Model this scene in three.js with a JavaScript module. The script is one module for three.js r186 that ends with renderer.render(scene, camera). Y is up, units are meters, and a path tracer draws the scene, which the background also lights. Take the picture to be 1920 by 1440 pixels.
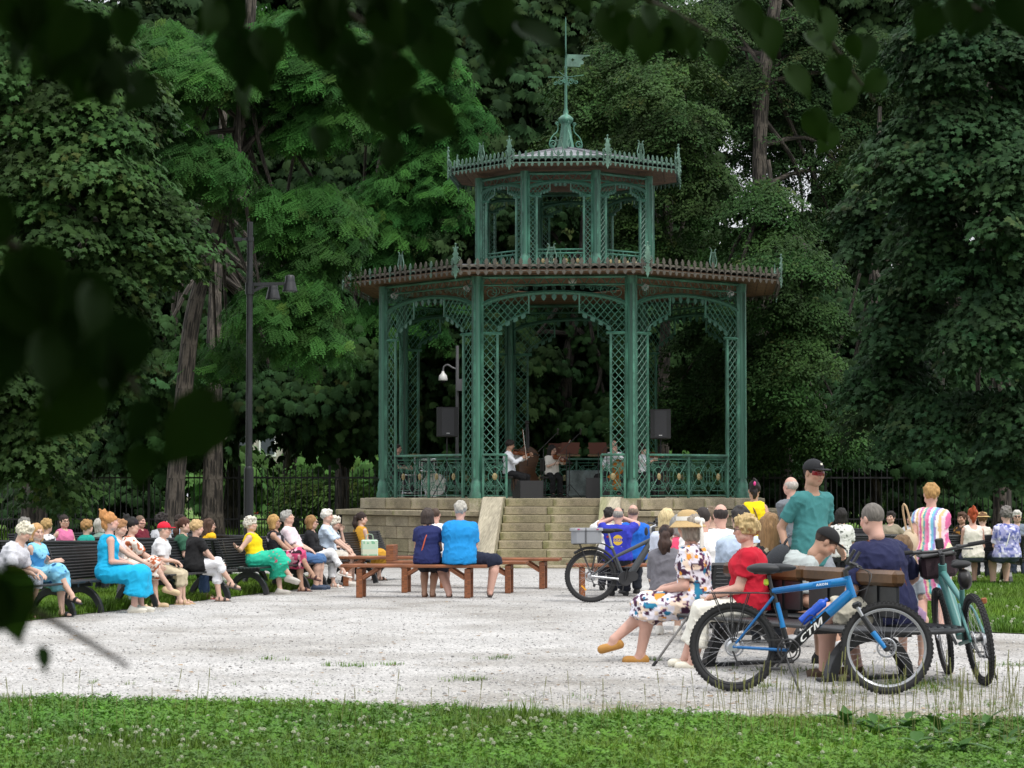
import * as THREE from 'three';
import { mergeGeometries, mergeVertices } from 'three/addons/utils/BufferGeometryUtils.js';

// ---------- camera, sky, sun, exposure ----------
const scene = new THREE.Scene();
const FPX = 4300, EYE = 1.6, PITCH = Math.atan((911 - 720) / FPX);
const camera = new THREE.PerspectiveCamera(2 * Math.atan(720 / FPX) * 180 / Math.PI, 4 / 3, 0.2, 600);
camera.position.set(0, EYE, 0);
camera.rotation.x = PITCH;
camera.focus = 30; camera.userData.fStop = 7.2;
const renderer = new THREE.WebGLRenderer({ antialias: true });
renderer.toneMapping = THREE.LinearToneMapping;
renderer.toneMappingExposure = 1.4;
renderer.shadowMap.enabled = true;
{
  const w = 512, h = 256, d = new Float32Array(w * h * 4);
  for (let j = 0; j < h; j++) for (let i = 0; i < w; i++) {
    const v = (j + 0.5) / h, el = (v - 0.5) * Math.PI, s = Math.max(0, Math.sin(el)), az = i / w * Math.PI * 2;
    const cl = 1 + 0.06 * Math.sin(az * 3 + Math.sin(el * 9)) + 0.05 * Math.sin(az * 7 + 4 * el) * Math.cos(el * 5);
    const L = 1.42 * (0.4 + 0.6 * s) * cl, k = (j * w + i) * 4;
    d[k] = L * 0.97; d[k + 1] = L * 1.0; d[k + 2] = L * 1.05; d[k + 3] = 1;
  }
  const sky = new THREE.DataTexture(d, w, h, THREE.RGBAFormat, THREE.FloatType);
  sky.mapping = THREE.EquirectangularReflectionMapping; sky.magFilter = THREE.LinearFilter; sky.needsUpdate = true;
  scene.background = sky; scene.environment = sky;
}
const sun = new THREE.DirectionalLight(new THREE.Color(1, 0.96, 0.9), 1.5);
sun.position.set(13, 30, 15); sun.target.position.set(0, 0, -30); sun.castShadow = true; sun.shadow.radius = 20;
sun.position.add(sun.target.position);
Object.assign(sun.shadow.camera, { left: -40, right: 40, top: 40, bottom: -40, near: 1, far: 120 });
sun.shadow.mapSize.set(4096, 4096);
scene.add(sun, sun.target);

// ---------- small tools ----------
const V = (x, y, z) => new THREE.Vector3(x, y, z), R = Math.PI / 180;
let seed = 7;
const rnd = () => { seed = (seed + 0x6d2b79f5) | 0; let t = Math.imul(seed ^ (seed >>> 15), 1 | seed); t = (t + Math.imul(t ^ (t >>> 7), 61 | t)) ^ t; return ((t ^ (t >>> 14)) >>> 0) / 4294967296; };
const rr = (a, b) => a + (b - a) * rnd(), gauss = () => (rnd() + rnd() + rnd() + rnd() - 2) * 1.2;
const clamp = (x, a, b) => Math.min(b, Math.max(a, x)), lerp = (a, b, t) => a + (b - a) * t, sm = (a, b, x) => { x = clamp((x - a) / (b - a), 0, 1); return x * x * (3 - 2 * x); };
const hash = (x, y, z) => { let h = Math.imul(x, 374761393) + Math.imul(y, 668265263) + Math.imul(z, 1274126177) | 0; h = Math.imul(h ^ (h >>> 13), 1274126177); return ((h ^ (h >>> 16)) >>> 0) / 4294967296; };
function noise(x, y, z = 0, per = 0) {
  const xi = Math.floor(x), yi = Math.floor(y), zi = Math.floor(z), fx = x - xi, fy = y - yi, fz = z - zi;
  const u = fx * fx * (3 - 2 * fx), v = fy * fy * (3 - 2 * fy), w = fz * fz * (3 - 2 * fz);
  const m = per ? (a) => ((a % per) + per) % per : (a) => a, x0 = m(xi), x1 = m(xi + 1), y0 = m(yi), y1 = m(yi + 1);
  const f = (z_) => lerp(lerp(hash(x0, y0, z_), hash(x1, y0, z_), u), lerp(hash(x0, y1, z_), hash(x1, y1, z_), u), v);
  return fz ? lerp(f(zi), f(zi + 1), w) : f(zi);
}
const fbm = (x, y, z = 0, o = 4) => { let s = 0, a = 0.5, t = 0; for (let i = 0; i < o; i++) { s += a * noise(x, y, z + i * 17); t += a; a *= 0.5; x *= 2; y *= 2; z *= 2; } return s / t; };
// the ground x of something that stands at depth D and is seen at picture column px
const X = (px, D, y = 0.8) => (px - 960) / FPX * (D * Math.cos(PITCH) + (y - EYE) * Math.sin(PITCH));
// the height of something seen at picture row py at depth D
const Y = (py, D) => { const t = (720 - py) / FPX, a = Math.atan(t) + PITCH; return EYE + D * Math.tan(a); };
const at = (px, py, D) => { const y = Y(py, D); return V(X(px, D, y), y, -D); };

const names = new Map();
function numbered(n) { const k = (names.get(n) ?? -1) + 1; names.set(n, k); return k ? n + '_' + String(k).padStart(3, '0') : n; }
function tag(o, label, category, group, kind) { o.userData.label = label; o.userData.category = category; if (group) o.userData.group = group; if (kind) o.userData.kind = kind; return o; }
function thing(name, label, category, pos, turn = 0, group) {
  const o = new THREE.Group(); o.name = numbered(name); scene.add(o);
  if (pos) o.position.copy(pos); o.rotation.y = turn; return tag(o, label, category, group);
}
function mesh(name, geo, mat, parent) {
  const m = new THREE.Mesh(geo, mat); m.name = parent === scene ? numbered(name) : name; m.castShadow = m.receiveShadow = true; parent.add(m); return m;
}
function group(name, parent) { const g = new THREE.Group(); g.name = name; parent.add(g); return g; }
function structure(name, geo, mat, label) { const m = mesh(name, geo, mat, scene); m.userData.kind = 'structure'; if (label) { m.userData.label = label; m.userData.category = name.split('_').pop(); } return m; }

// geometries: every one has position, normal, uv (metres) and an index
function fin(pos, nor, uv, idx, col) {
  const g = new THREE.BufferGeometry();
  g.setAttribute('position', new THREE.Float32BufferAttribute(pos, 3)); g.setAttribute('normal', new THREE.Float32BufferAttribute(nor, 3));
  g.setAttribute('uv', new THREE.Float32BufferAttribute(uv, 2)); if (col) g.setAttribute('color', new THREE.Float32BufferAttribute(col, 3));
  g.setIndex(idx); return g;
}
function box(w, h, d, x = 0, y = 0, z = 0) {   // uv in metres
  const g = new THREE.BoxGeometry(w, h, d), uv = g.attributes.uv, s = [[d, h], [d, h], [w, d], [w, d], [w, h], [w, h]];
  for (let f = 0; f < 6; f++) for (let k = 0; k < 4; k++) uv.setXY(f * 4 + k, uv.getX(f * 4 + k) * s[f][0] + x * 0.37 + y * 0.7, uv.getY(f * 4 + k) * s[f][1] + z * 0.31 + y);
  g.translate(x, y, z); g.clearGroups(); return g;
}
// box with chamfered long edges (for stones, timbers)
function cbox(w, h, d, c = 0.01) {
  const a = w / 2, b = h / 2, e = d / 2, P = [], N = [], U = [], I = [];
  const quad = (p) => { const n = V().subVectors(p[1], p[0]).cross(V().subVectors(p[2], p[0])).normalize(), k = P.length / 3; const ax = Math.abs(n.x), ay = Math.abs(n.y), az = Math.abs(n.z);
    for (const q of p) { P.push(q.x, q.y, q.z); N.push(n.x, n.y, n.z); ay > ax && ay > az ? U.push(q.x, q.z) : ax > az ? U.push(q.z, q.y) : U.push(q.x, q.y); } for (let i = 2; i < p.length; i++) I.push(k, k + i - 1, k + i); };
  for (const s of [1, -1]) {
    const o = (l) => s > 0 ? l : l.reverse();
    quad(o([V(s * a, -b + c, e - c), V(s * a, -b + c, -e + c), V(s * a, b - c, -e + c), V(s * a, b - c, e - c)]));
    quad(o([V(-a + c, s * b, e - c), V(a - c, s * b, e - c), V(a - c, s * b, -e + c), V(-a + c, s * b, -e + c)]));
    quad(o([V(-a + c, -b + c, s * e), V(a - c, -b + c, s * e), V(a - c, b - c, s * e), V(-a + c, b - c, s * e)]));
    for (const t of [1, -1]) {
      const q = (l) => s * t > 0 ? l : l.reverse();
      quad(q([V(s * a, t * (b - c), e - c), V(s * a, t * (b - c), -e + c), V(s * (a - c), t * b, -e + c), V(s * (a - c), t * b, e - c)]));
      quad(q([V(s * (a - c), -b + c, t * e), V(s * a, -b + c, t * (e - c)), V(s * a, b - c, t * (e - c)), V(s * (a - c), b - c, t * e)]));
      quad(q([V(a - c, s * (b - c), t * e), V(a - c, s * b, t * (e - c)), V(-a + c, s * b, t * (e - c)), V(-a + c, s * (b - c), t * e)]));
      for (const r of [1, -1]) { const l = [V(s * a, t * (b - c), r * (e - c)), V(s * (a - c), t * b, r * (e - c)), V(s * (a - c), t * (b - c), r * e)]; quad(s * t * r > 0 ? l : l.reverse()); }
    }
  }
  return fin(P, N, U, I);
}
const put = (g, x, y, z, ry = 0, rx = 0, rz = 0, s) => { const m = new THREE.Matrix4().compose(V(x, y, z), new THREE.Quaternion().setFromEuler(new THREE.Euler(rx, ry, rz, 'YXZ')), typeof s === 'number' ? V(s, s, s) : s || V(1, 1, 1)); return g.applyMatrix4(m); };
const UPV = V(0, 1, 0);
function bar(p, q, w, h = w, up = UPV) {   // rectangular bar from p to q, w across, h along up
  const d = V().subVectors(q, p), L = d.length(), g = box(w, h, L), z = d.normalize();
  let x = V().crossVectors(up, z); if (x.lengthSq() < 1e-6) x = V(1, 0, 0).cross(z).lengthSq() > 1e-6 ? V().crossVectors(V(1, 0, 0), z) : V(0, 0, 1);
  x.normalize(); const y = V().crossVectors(z, x);
  return g.applyMatrix4(new THREE.Matrix4().makeBasis(x, y, z).setPosition(V().addVectors(p, q).multiplyScalar(0.5)));
}
function rod(p, q, r, r2 = r, seg = 8) {
  const d = V().subVectors(q, p), L = d.length(), g = new THREE.CylinderGeometry(r2, r, L, seg, 1);
  scaleUV(g, r * 6.28, L);
  return g.applyMatrix4(new THREE.Matrix4().compose(V().addVectors(p, q).multiplyScalar(0.5), new THREE.Quaternion().setFromUnitVectors(UPV, d.normalize()), V(1, 1, 1)));
}
function scaleUV(g, a, b) { const u = g.attributes.uv; for (let i = 0; i < u.count; i++) u.setXY(i, u.getX(i) * a, u.getY(i) * b); return g; }
function pipe(pts, r, seg = 6, n, closed = false) { const c = new THREE.CatmullRomCurve3(pts, closed, 'centripetal'); const k = n || pts.length * 4; return scaleUV(new THREE.TubeGeometry(c, k, r, seg, closed), c.getLength(), r * 6.28); }
function lathe(pts, seg = 16) { return new THREE.LatheGeometry(pts.map(([r, y]) => new THREE.Vector2(r, y)), seg); }
function ball(r, x = 0, y = 0, z = 0, a = 10, b = 8) { return new THREE.SphereGeometry(r, a, b).translate(x, y, z); }
function join(list) {
  const l = list.flat().map((g) => { const o = g.index ? g : (g = mergeVertices(g)); for (const n of Object.keys(o.attributes)) if (!['position', 'normal', 'uv'].includes(n)) o.deleteAttribute(n); return o; });
  return mergeGeometries(l);
}
function extrude(pts, depth, bevel = 0, holes) {
  const s = new THREE.Shape(pts.map(([x, y]) => new THREE.Vector2(x, y))); if (holes) for (const h of holes) s.holes.push(new THREE.Path(h.map(([x, y]) => new THREE.Vector2(x, y))));
  return mergeVertices(new THREE.ExtrudeGeometry(s, { depth, bevelEnabled: bevel > 0, bevelSize: bevel, bevelThickness: bevel, bevelSegments: 1, curveSegments: 8 }), 1e-5);
}
// textures
function tex(n, metres, f, srgb = true) {
  const d = new Uint8Array(n * n * 4);
  for (let j = 0; j < n; j++) for (let i = 0; i < n; i++) { const c = f(i / n, j / n), k = (j * n + i) * 4; for (let q = 0; q < 3; q++) d[k + q] = clamp((c.length ? c[q] : c) * 255, 0, 255); d[k + 3] = 255; }
  const t = new THREE.DataTexture(d, n, n); t.wrapS = t.wrapT = THREE.RepeatWrapping; t.magFilter = THREE.LinearFilter; t.minFilter = THREE.LinearMipmapLinearFilter; t.repeat.set(1 / metres, 1 / metres);
  if (srgb) t.colorSpace = THREE.SRGBColorSpace; t.needsUpdate = true; return t;
}
const tn = (u, v, f, z = 0) => noise(u * f, v * f, z, f);   // tiles with period 1
const tf = (u, v, f, z = 0, o = 4) => { let s = 0, a = 0.5, t = 0; for (let i = 0; i < o; i++) { s += a * tn(u, v, f, z + i * 7); t += a; a *= 0.55; f *= 2; } return s / t; };
const lin = (r, g, b) => new THREE.Color().setRGB(r, g, b);
const std = (c, o = {}) => { const { map, bump, bs = 0.003, ...rest } = o; return new THREE.MeshStandardMaterial({ color: c, roughness: 0.7, ...(map ? { map } : {}), ...(bump ? { bumpMap: bump, bumpScale: bs } : {}), ...rest }); };
const T = {
  mottle: tex(256, 1.1, (u, v) => { const a = tf(u, v, 6, 1, 5), b = tn(u, v, 90, 5); return 0.72 + 0.36 * (a - 0.5) * 1.6 + 0.1 * (b - 0.5); }),
  fine: tex(256, 0.25, (u, v) => tf(u, v, 24, 3, 3), false),
  wood: tex(256, 0.8, (u, v) => { const g = tn(u * 1, v, 4, 2) * 0.5 + 0.5 * noise(u * 3, v * 60, 9, 0), s = noise(u * 6, v * 110, 4); return 0.6 + 0.32 * (g - 0.3) + 0.18 * (s - 0.5); }),
  bark: tex(256, 0.9, (u, v) => { const w = tf(u, v, 5, 8, 3) * 0.25, r = tn(u + w * 0.3, v * 0.2, 24, 3); return 0.35 + 0.55 * sm(0.2, 0.8, r) * (0.6 + 0.4 * tf(u, v, 16, 2, 3)); }),
  stone: tex(512, 1.7, (u, v) => { const a = tf(u, v, 4, 11, 5), m = sm(0.56, 0.75, tf(u, v, 5, 31, 5)), b = tn(u, v, 130, 6) - 0.5, s = 0.72 + 0.4 * (a - 0.5) + 0.16 * b; return [s * lerp(1, 0.8, m), s * lerp(0.97, 0.81, m), s * lerp(0.9, 0.66, m)]; }),
};
// ---------- ground ----------
const inPoly = (p, x, z) => { let c = false; for (let i = 0, j = p.length - 1; i < p.length; j = i++) { const [a, b] = p[i], [e, f] = p[j]; if ((b > z) !== (f > z) && x < (e - a) * (z - b) / (f - b) + a) c = !c; } return c; };
function smoothPoly(p, n = 6) { const c = new THREE.CatmullRomCurve3(p.map(([x, z]) => V(x, 0, z)), true, 'centripetal'); return c.getSpacedPoints(p.length * n).slice(0, -1).map((q) => [q.x + 0.14 * (noise(q.x * 2.3, q.z * 2.3, 5) - 0.5), q.z + 0.3 * (noise(q.x * 1.7, q.z * 1.7, 9) - 0.5)]); }
function sheet(poly, y) {   // a flat sheet cut to an outline, uv in metres (given as x, depth)
  const g = new THREE.ShapeGeometry(new THREE.Shape(poly.map(([x, D]) => new THREE.Vector2(x, D)))); g.rotateX(-Math.PI / 2); g.translate(0, y, 0);
  const u = g.attributes.uv, p = g.attributes.position; for (let i = 0; i < u.count; i++) u.setXY(i, p.getX(i), p.getZ(i)); return g;
}
T.gravel = tex(1024, 2.3, (u, v) => {
  const a = tn(u, v, 230, 1), b = tn(u, v, 120, 2), c = tf(u, v, 6, 3, 4), e = tn(u, v, 310, 8); let s = 0.72 + 0.2 * (a - 0.5) + 0.16 * (b - 0.5) + 0.12 * (c - 0.5);
  if (e > 0.9) s *= 0.7; return [s * 1.0, s * 0.985, s * 0.965]; });
T.gravelBump = tex(512, 1.15, (u, v) => 0.55 * tn(u, v, 128, 1) + 0.45 * tn(u, v, 60, 2), false);
T.patch = tex(512, 31, (u, v) => { const a = tf(u, v, 5, 44, 6), b = tf(u, v, 26, 12, 4), d = sm(0.5, 0.72, a) * 0.55 + sm(0.6, 0.8, b) * 0.3; return [1 - 0.3 * d, 1 - 0.36 * d, 1 - 0.46 * d]; });
const gravelMat = std(lin(0.95, 0.948, 0.95), { vertexColors: true, map: T.gravel, roughness: 0.95, bump: T.gravelBump, bs: 0.012 });
const soilMat = std(lin(0.5, 0.47, 0.36), { map: tex(512, 4, (u, v) => { const a = tf(u, v, 8, 4, 6), b = tn(u, v, 120, 9); return [0.26 + 0.2 * a + 0.1 * b, 0.29 + 0.2 * a + 0.08 * b, 0.16 + 0.12 * a + 0.05 * b]; }), roughness: 1 });
const turfMat = std(lin(0.42, 0.5, 0.22), { map: tex(512, 1.5, (u, v) => { const a = tf(u, v, 9, 4, 6), b = tn(u, v, 150, 9); return [0.3 + 0.25 * a + 0.1 * b, 0.42 + 0.25 * a + 0.12 * b, 0.18 + 0.14 * a]; }), roughness: 1 });
{
  const g = new THREE.PlaneGeometry(700, 700, 4, 4).rotateX(-Math.PI / 2).translate(0, -0.03, 0), u = g.attributes.uv, p = g.attributes.position; for (let i = 0; i < u.count; i++) u.setXY(i, p.getX(i), p.getZ(i));
  structure('ground', g, soilMat, 'dark earth and leaf litter under the park trees');
}
const POLY = {
  gravel: smoothPoly([[-26, 15], [-9, 15.5], [0, 15], [9, 14.2], [26, 14], [27, 30], [24, 49], [10, 49.5], [-1, 48.8], [-7, 48], [-11, 42], [-26, 34]]),
  front: smoothPoly([[-14, 4], [0, 4], [14, 4], [14, 15], [6, 15.05], [3.2, 15.1], [1.2, 15.6], [-0.6, 16.0], [-1.8, 16.55], [-3.7, 16.9], [-8, 17], [-14, 17]]),
  left: smoothPoly([[-6.5, 23], [-5.75, 27.2], [-4.8, 30.4], [-4.0, 33.2], [-3.25, 36.0], [-3.2, 37.8], [-4.2, 39.5], [-9, 40], [-16, 38], [-16, 24], [-9, 22]]),
  right: smoothPoly([[4.85, 25.2], [4.5, 28], [5.0, 33], [6.0, 40.2], [9, 41], [18, 41], [18, 24.6], [8, 24.4]]),
};
{
  const dense = (poly, y, step, fn) => {   // the gravel as one sheet with patches of dirt as vertex colours
    const x0 = -27, x1 = 28, d0 = 13.5, d1 = 50, nx = Math.round((x1 - x0) / step), nd = Math.round((d1 - d0) / step), P = [], N = [], U = [], C = [], I = [];
    for (let j = 0; j <= nd; j++) for (let i = 0; i <= nx; i++) { const x = lerp(x0, x1, i / nx), D = lerp(d0, d1, j / nd); P.push(x, y, -D); N.push(0, 1, 0); U.push(x, D); C.push(...fn(x, D)); }
    for (let j = 0; j < nd; j++) for (let i = 0; i < nx; i++) { const k = j * (nx + 1) + i; if (inPoly(poly, lerp(x0, x1, (i + 0.5) / nx), lerp(d0, d1, (j + 0.5) / nd))) I.push(k, k + 1, k + nx + 1, k + 1, k + nx + 2, k + nx + 1); }
    return fin(P, N, U, I, C); };
  structure('gravel_path', dense(POLY.gravel, 0, 0.16, (x, D) => { const a = fbm(x * 0.5 + 20, D * 0.35 + 20, 3, 5), b = fbm(x * 2.2 + 7, D * 1.6 + 7, 9, 4), m = sm(0.44, 0.76, a) * 0.24 + sm(0.45, 0.8, b) * 0.2, e = sm(17.6, 15.6, D) * sm(0.35, 0.65, b) * 0.25; return [1 - m - e * 0.7, 1 - m * 1.06 - e * 0.9, 1 - m * 1.16 - e * 1.4]; }), gravelMat, 'pale crushed gravel of the open plaza');
  structure('lawn_foreground', sheet(POLY.front, 0.012), turfMat, 'grass verge with white clover at the near edge');
  structure('lawn_left', sheet(POLY.left, 0.012), turfMat, 'lawn strip under the slatted benches on the left');
  structure('lawn_right', sheet(POLY.right, 0.012), turfMat, 'clover lawn beside the parked bicycles on the right');
  const far = smoothPoly([[-60, 58.5], [-20, 59], [20, 59], [60, 58.5], [70, 140], [-70, 140]], 3);
  structure('meadow', sheet(far, -0.018), turfMat, 'bright open meadow beyond the iron railings');
}
function scatter(name, geo, mat, list, label, category, tint) {   // list: [x, y, z, scale, turn, tilt, sy]
  const m = new THREE.InstancedMesh(geo, mat, list.length), M = new THREE.Matrix4(), q = new THREE.Quaternion(), e = new THREE.Euler(), c = new THREE.Color();
  list.forEach(([x, y, z, s, r = 0, t = 0, sy = 1], i) => { M.compose(V(x, y, z), q.setFromEuler(e.set(t, r, 0, 'YXZ')), V(s, s * sy, s)); m.setMatrixAt(i, M); if (tint) { tint(c, i, list[i]); m.setColorAt(i, c); } });
  m.name = numbered(name); m.userData.kind = 'stuff'; m.userData.label = label; m.userData.category = category; m.castShadow = m.receiveShadow = true; scene.add(m); return m;
}
function blades(n, h, spread, w, lean = 0.5) {
  const P = [], N = [], U = [], I = [];
  for (let b = 0; b < n; b++) {
    const a = rr(0, 6.28), r = spread * Math.sqrt(rnd()), hh = h * rr(0.55, 1.15), l = rr(0.1, lean) * hh, da = a + rr(-1, 1), bx = Math.cos(a) * r, bz = Math.sin(a) * r, fx = Math.cos(da), fz = Math.sin(da), tx = -fz * w / 2, tz = fx * w / 2, k = P.length / 3;
    for (let s = 0; s <= 3; s++) { const t = s / 3, ww = 1 - t * t, px = bx + fx * l * t * t, pz = bz + fz * l * t * t, y = hh * t * (1 - 0.15 * t);
      if (s < 3) { P.push(px - tx * ww, y, pz - tz * ww, px + tx * ww, y, pz + tz * ww); N.push(fx * 0.5, 0.8, fz * 0.5, fx * 0.5, 0.8, fz * 0.5); U.push(0, t, 1, t); } else { P.push(px, y, pz); N.push(fx * 0.5, 0.8, fz * 0.5); U.push(0.5, 1); } }
    I.push(k, k + 1, k + 2, k + 1, k + 3, k + 2, k + 2, k + 3, k + 4, k + 3, k + 5, k + 4, k + 4, k + 5, k + 6);
  }
  return fin(P, N, U, I);
}
function trefoils(n, spread, size, h) {
  const P = [], N = [], U = [], I = [];
  for (let b = 0; b < n; b++) {
    const a0 = rr(0, 6.28), r = spread * Math.sqrt(rnd()), cx = Math.cos(a0) * r, cz = Math.sin(a0) * r, y = h * rr(0.5, 1), rot = rr(0, 6.28), s = size * rr(0.7, 1.2), tx = rr(-0.4, 0.4), tz = rr(-0.4, 0.4);
    for (let l = 0; l < 3; l++) { const k = P.length / 3, a = rot + l * 2.094;
      for (const [d, w] of [[0.05, 0], [0.6, -0.45], [1, -0.2], [1, 0.2], [0.6, 0.45]]) { const dx = (Math.cos(a) * d - Math.sin(a) * w) * s, dz = (Math.sin(a) * d + Math.cos(a) * w) * s; P.push(cx + dx, y + dx * tx + dz * tz + d * s * 0.15, cz + dz); N.push(-tx, 1, -tz); U.push(d, w); }
      I.push(k, k + 2, k + 1, k, k + 3, k + 2, k, k + 4, k + 3); }
  }
  return fin(P, N, U, I);
}
const leafy = (c, o = {}) => new THREE.MeshPhysicalMaterial({ color: c, roughness: 0.7, transmission: 0.28, thickness: 0, specularIntensity: 0.3, side: THREE.DoubleSide, ...o });
const grassMat = leafy(lin(0.155, 0.285, 0.022)), cloverMat = leafy(lin(0.1, 0.23, 0.026));
const greenVar = (c, i, l) => { const n = fbm(l[0] * 0.9, l[2] * 0.9, 3), k = 0.6 + 0.75 * n + 0.25 * (hash(i, 3, 9) - 0.5); c.setRGB(k * (0.85 + 0.5 * (fbm(l[0] * 0.5, l[2] * 0.5, 21) - 0.3)), k, k * 0.85); };
{
  const spots = (poly, n, x0, x1, d0, d1, f) => { const out = []; for (let i = 0; i < n; i++) { const x = rr(x0, x1), D = rr(d0, d1); if (inPoly(poly, x, D)) f(out, x, D); } return out; };
  // foreground verge
  const tuft = blades(16, 0.1, 0.05, 0.0045), tuft2 = blades(10, 0.07, 0.07, 0.005, 0.9);
  scatter('grass_verge', tuft, grassMat, spots(POLY.front, 16000, -4, 4.2, 12.2, 17.2, (o, x, D) => { const n = fbm(x * 1.1, D * 1.1, 8); o.push([x, 0.01, -D, rr(0.5, 1.15) * (0.55 + 0.8 * n) * (rnd() < 0.06 ? 1.5 : 1), rr(0, 6.28)]); }), 'blades of grass on the near verge', 'grass', greenVar);
  scatter('clover_verge', trefoils(14, 0.09, 0.016, 0.055), cloverMat, spots(POLY.front, 10000, -4, 4.2, 12.2, 17, (o, x, D) => { if (fbm(x * 0.8, D * 0.8, 15) > 0.36) o.push([x, 0.008, -D, rr(0.8, 1.5), rr(0, 6.28), 0, rr(0.6, 1.3)]); }), 'clover leaves between the grass on the near verge', 'clover', greenVar);
  // clover heads
  const head = join([rod(V(0, 0, 0), V(0, 0.075, 0), 0.0012, 0.001, 4), ...Array.from({ length: 14 }, (_, i) => { const a = i * 2.4, e = (i + 0.5) / 14 * 2.1; return put(new THREE.ConeGeometry(0.0035, 0.011, 4, 1), Math.sin(e) * Math.cos(a) * 0.007, 0.08 + Math.cos(e) * 0.006, Math.sin(e) * Math.sin(a) * 0.007, -a, 0, -e + 3.14); })]);
  const flower = (poly, n, b, s) => spots(poly, n, ...b, (o, x, D) => { if (fbm(x * 0.7, D * 0.7, 15) + 0.25 * (rnd() - 0.5) > 0.46) o.push([x, 0.01, -D, rr(0.8, 1.35) * s, rr(0, 6.28), rr(-0.25, 0.25)]); });
  const flowerMat = std(lin(0.55, 0.57, 0.42), { roughness: 0.9 });
  scatter('clover_flowers', head, flowerMat, [...flower(POLY.front, 720, [-4, 0.4, 12.2, 16.9], 0.85), ...flower(POLY.front, 130, [0, 4, 12.2, 15.4], 0.85)], 'white clover heads in the near verge', 'clover');
  scatter('clover_flowers', head, flowerMat, flower(POLY.right, 900, [4, 10, 24.5, 41], 1.1), 'white clover heads in the lawn by the bicycles', 'clover');
  // lawns further back
  const far = blades(20, 0.13, 0.11, 0.009);
  scatter('grass_bench_strip', far, grassMat, spots(POLY.left, 17000, -9, -2.6, 23, 40, (o, x, D) => o.push([x, 0.01, -D, rr(0.5, 1.2), rr(0, 6.28)])), 'grass growing under the slatted benches', 'grass', greenVar);
  scatter('grass_bicycle_lawn', far, grassMat, spots(POLY.right, 15000, 4.3, 10.5, 24.4, 41, (o, x, D) => o.push([x, 0.01, -D, rr(0.45, 1.0), rr(0, 6.28)])), 'grass of the lawn beside the bicycles', 'grass', greenVar);
  scatter('grass_meadow', blades(14, 0.35, 0.3, 0.03), grassMat, spots([[-20, 58], [22, 58], [25, 75], [-22, 75]], 4000, -20, 22, 58, 75, (o, x, D) => o.push([x, -0.02, -D, rr(0.6, 1.4), rr(0, 6.28)])), 'long meadow grass beyond the railings', 'grass', greenVar);
  // weeds in the gravel
  const wd = []; for (const [px, D, rx, rz, n] of [[650, 20.5, 0.22, 0.15, 34], [735, 20.6, 0.14, 0.1, 14], [880, 19, 0.25, 0.2, 30], [930, 21.4, 0.2, 0.14, 26], [1730, 18.3, 0.42, 0.4, 150], [1700, 19, 0.5, 0.3, 70], [1420, 18.3, 0.2, 0.1, 24], [1225, 21.1, 0.12, 0.1, 20], [1450, 19.9, 0.5, 0.4, 50], [490, 21.2, 0.3, 0.2, 12], [1060, 17.3, 0.5, 0.3, 12], [1880, 20.5, 0.3, 0.1, 26], [1850, 16.6, 0.6, 0.4, 60], [1560, 17.8, 0.2, 0.2, 20], [300, 18.6, 0.7, 0.5, 10], [620, 18.3, 0.6, 0.5, 12]])
    for (let i = 0; i < n; i++) wd.push([X(px, D, 0) + gauss() * rx * 0.7, 0, -D + gauss() * rz * 0.9, rr(0.25, 0.75), rr(0, 6.28)]);
  for (let i = 0; i < 1500; i++) { const x = rr(-4, 4), D = 15.4 + 2.2 * rnd() * rnd(); if (!inPoly(POLY.front, x, D) && D < 16.1 + 0.5 * Math.cos(x)) wd.push([x, 0, -D, rr(0.15, 0.6), rr(0, 6.28)]); }
  scatter('gravel_weeds', tuft2, grassMat, wd, 'small weeds sprouting through the gravel', 'weeds', greenVar);
  // plantain stalks
  const stalk = join([pipe([V(0, 0, 0), V(0.006, 0.14, 0.004), V(0.016, 0.27, 0)], 0.0016, 4, 5), rod(V(0.016, 0.27, 0), V(0.02, 0.335, 0), 0.0034, 0.002, 5)]), st = [];
  for (let i = 0; i < 250; i++) { const px = i < 190 ? 1960 - 620 * Math.pow(rnd(), 1.3) : rr(20, 1500), D = rr(13.6, 16.2); st.push([X(px, D, 0), 0, -D, rr(0.6, 1.15) * (i < 190 ? 1.25 : 1), rr(0, 6.28), rr(-0.18, 0.18)]); }
  scatter('plantain_stalks', stalk, std(lin(0.2, 0.2, 0.07), { roughness: 0.9 }), st, 'thin brownish plantain stalks standing in the near verge', 'plantain');
  // loose stones and litter
  const stone = new THREE.IcosahedronGeometry(1, 0), peb = [];
  for (let i = 0; i < 34000; i++) { const D = 15.2 + 26 * Math.pow(rnd(), 1.6), x = rr(-0.26, 0.26) * D; if (inPoly(POLY.front, x, D) || inPoly(POLY.left, x, D) || inPoly(POLY.right, x, D)) continue; peb.push([x, 0.002, -D, rr(0.004, 0.011) * (rnd() < 0.07 ? 1.8 : 1), rr(0, 6.28), rr(-0.5, 0.5), rr(0.4, 0.8)]); }
  scatter('gravel_stones', mergeVertices(stone), std(lin(1, 1, 1), { roughness: 0.9, flatShading: true }), peb, 'loose gravel stones on the plaza', 'gravel', (c, i) => { const k = 0.16 + 0.42 * Math.pow(hash(i, 1, 5), 0.8); c.setRGB(k, k * 0.98, k * 0.95); });
  const chip = fin([-1, 0, -0.5, 1, 0.15, -0.6, 1.1, 0, 0.5, -0.8, 0.2, 0.6], [0, 1, 0, 0, 1, 0, 0, 1, 0, 0, 1, 0], [0, 0, 1, 0, 1, 1, 0, 1], [0, 2, 1, 0, 3, 2]), ch = [];
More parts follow.
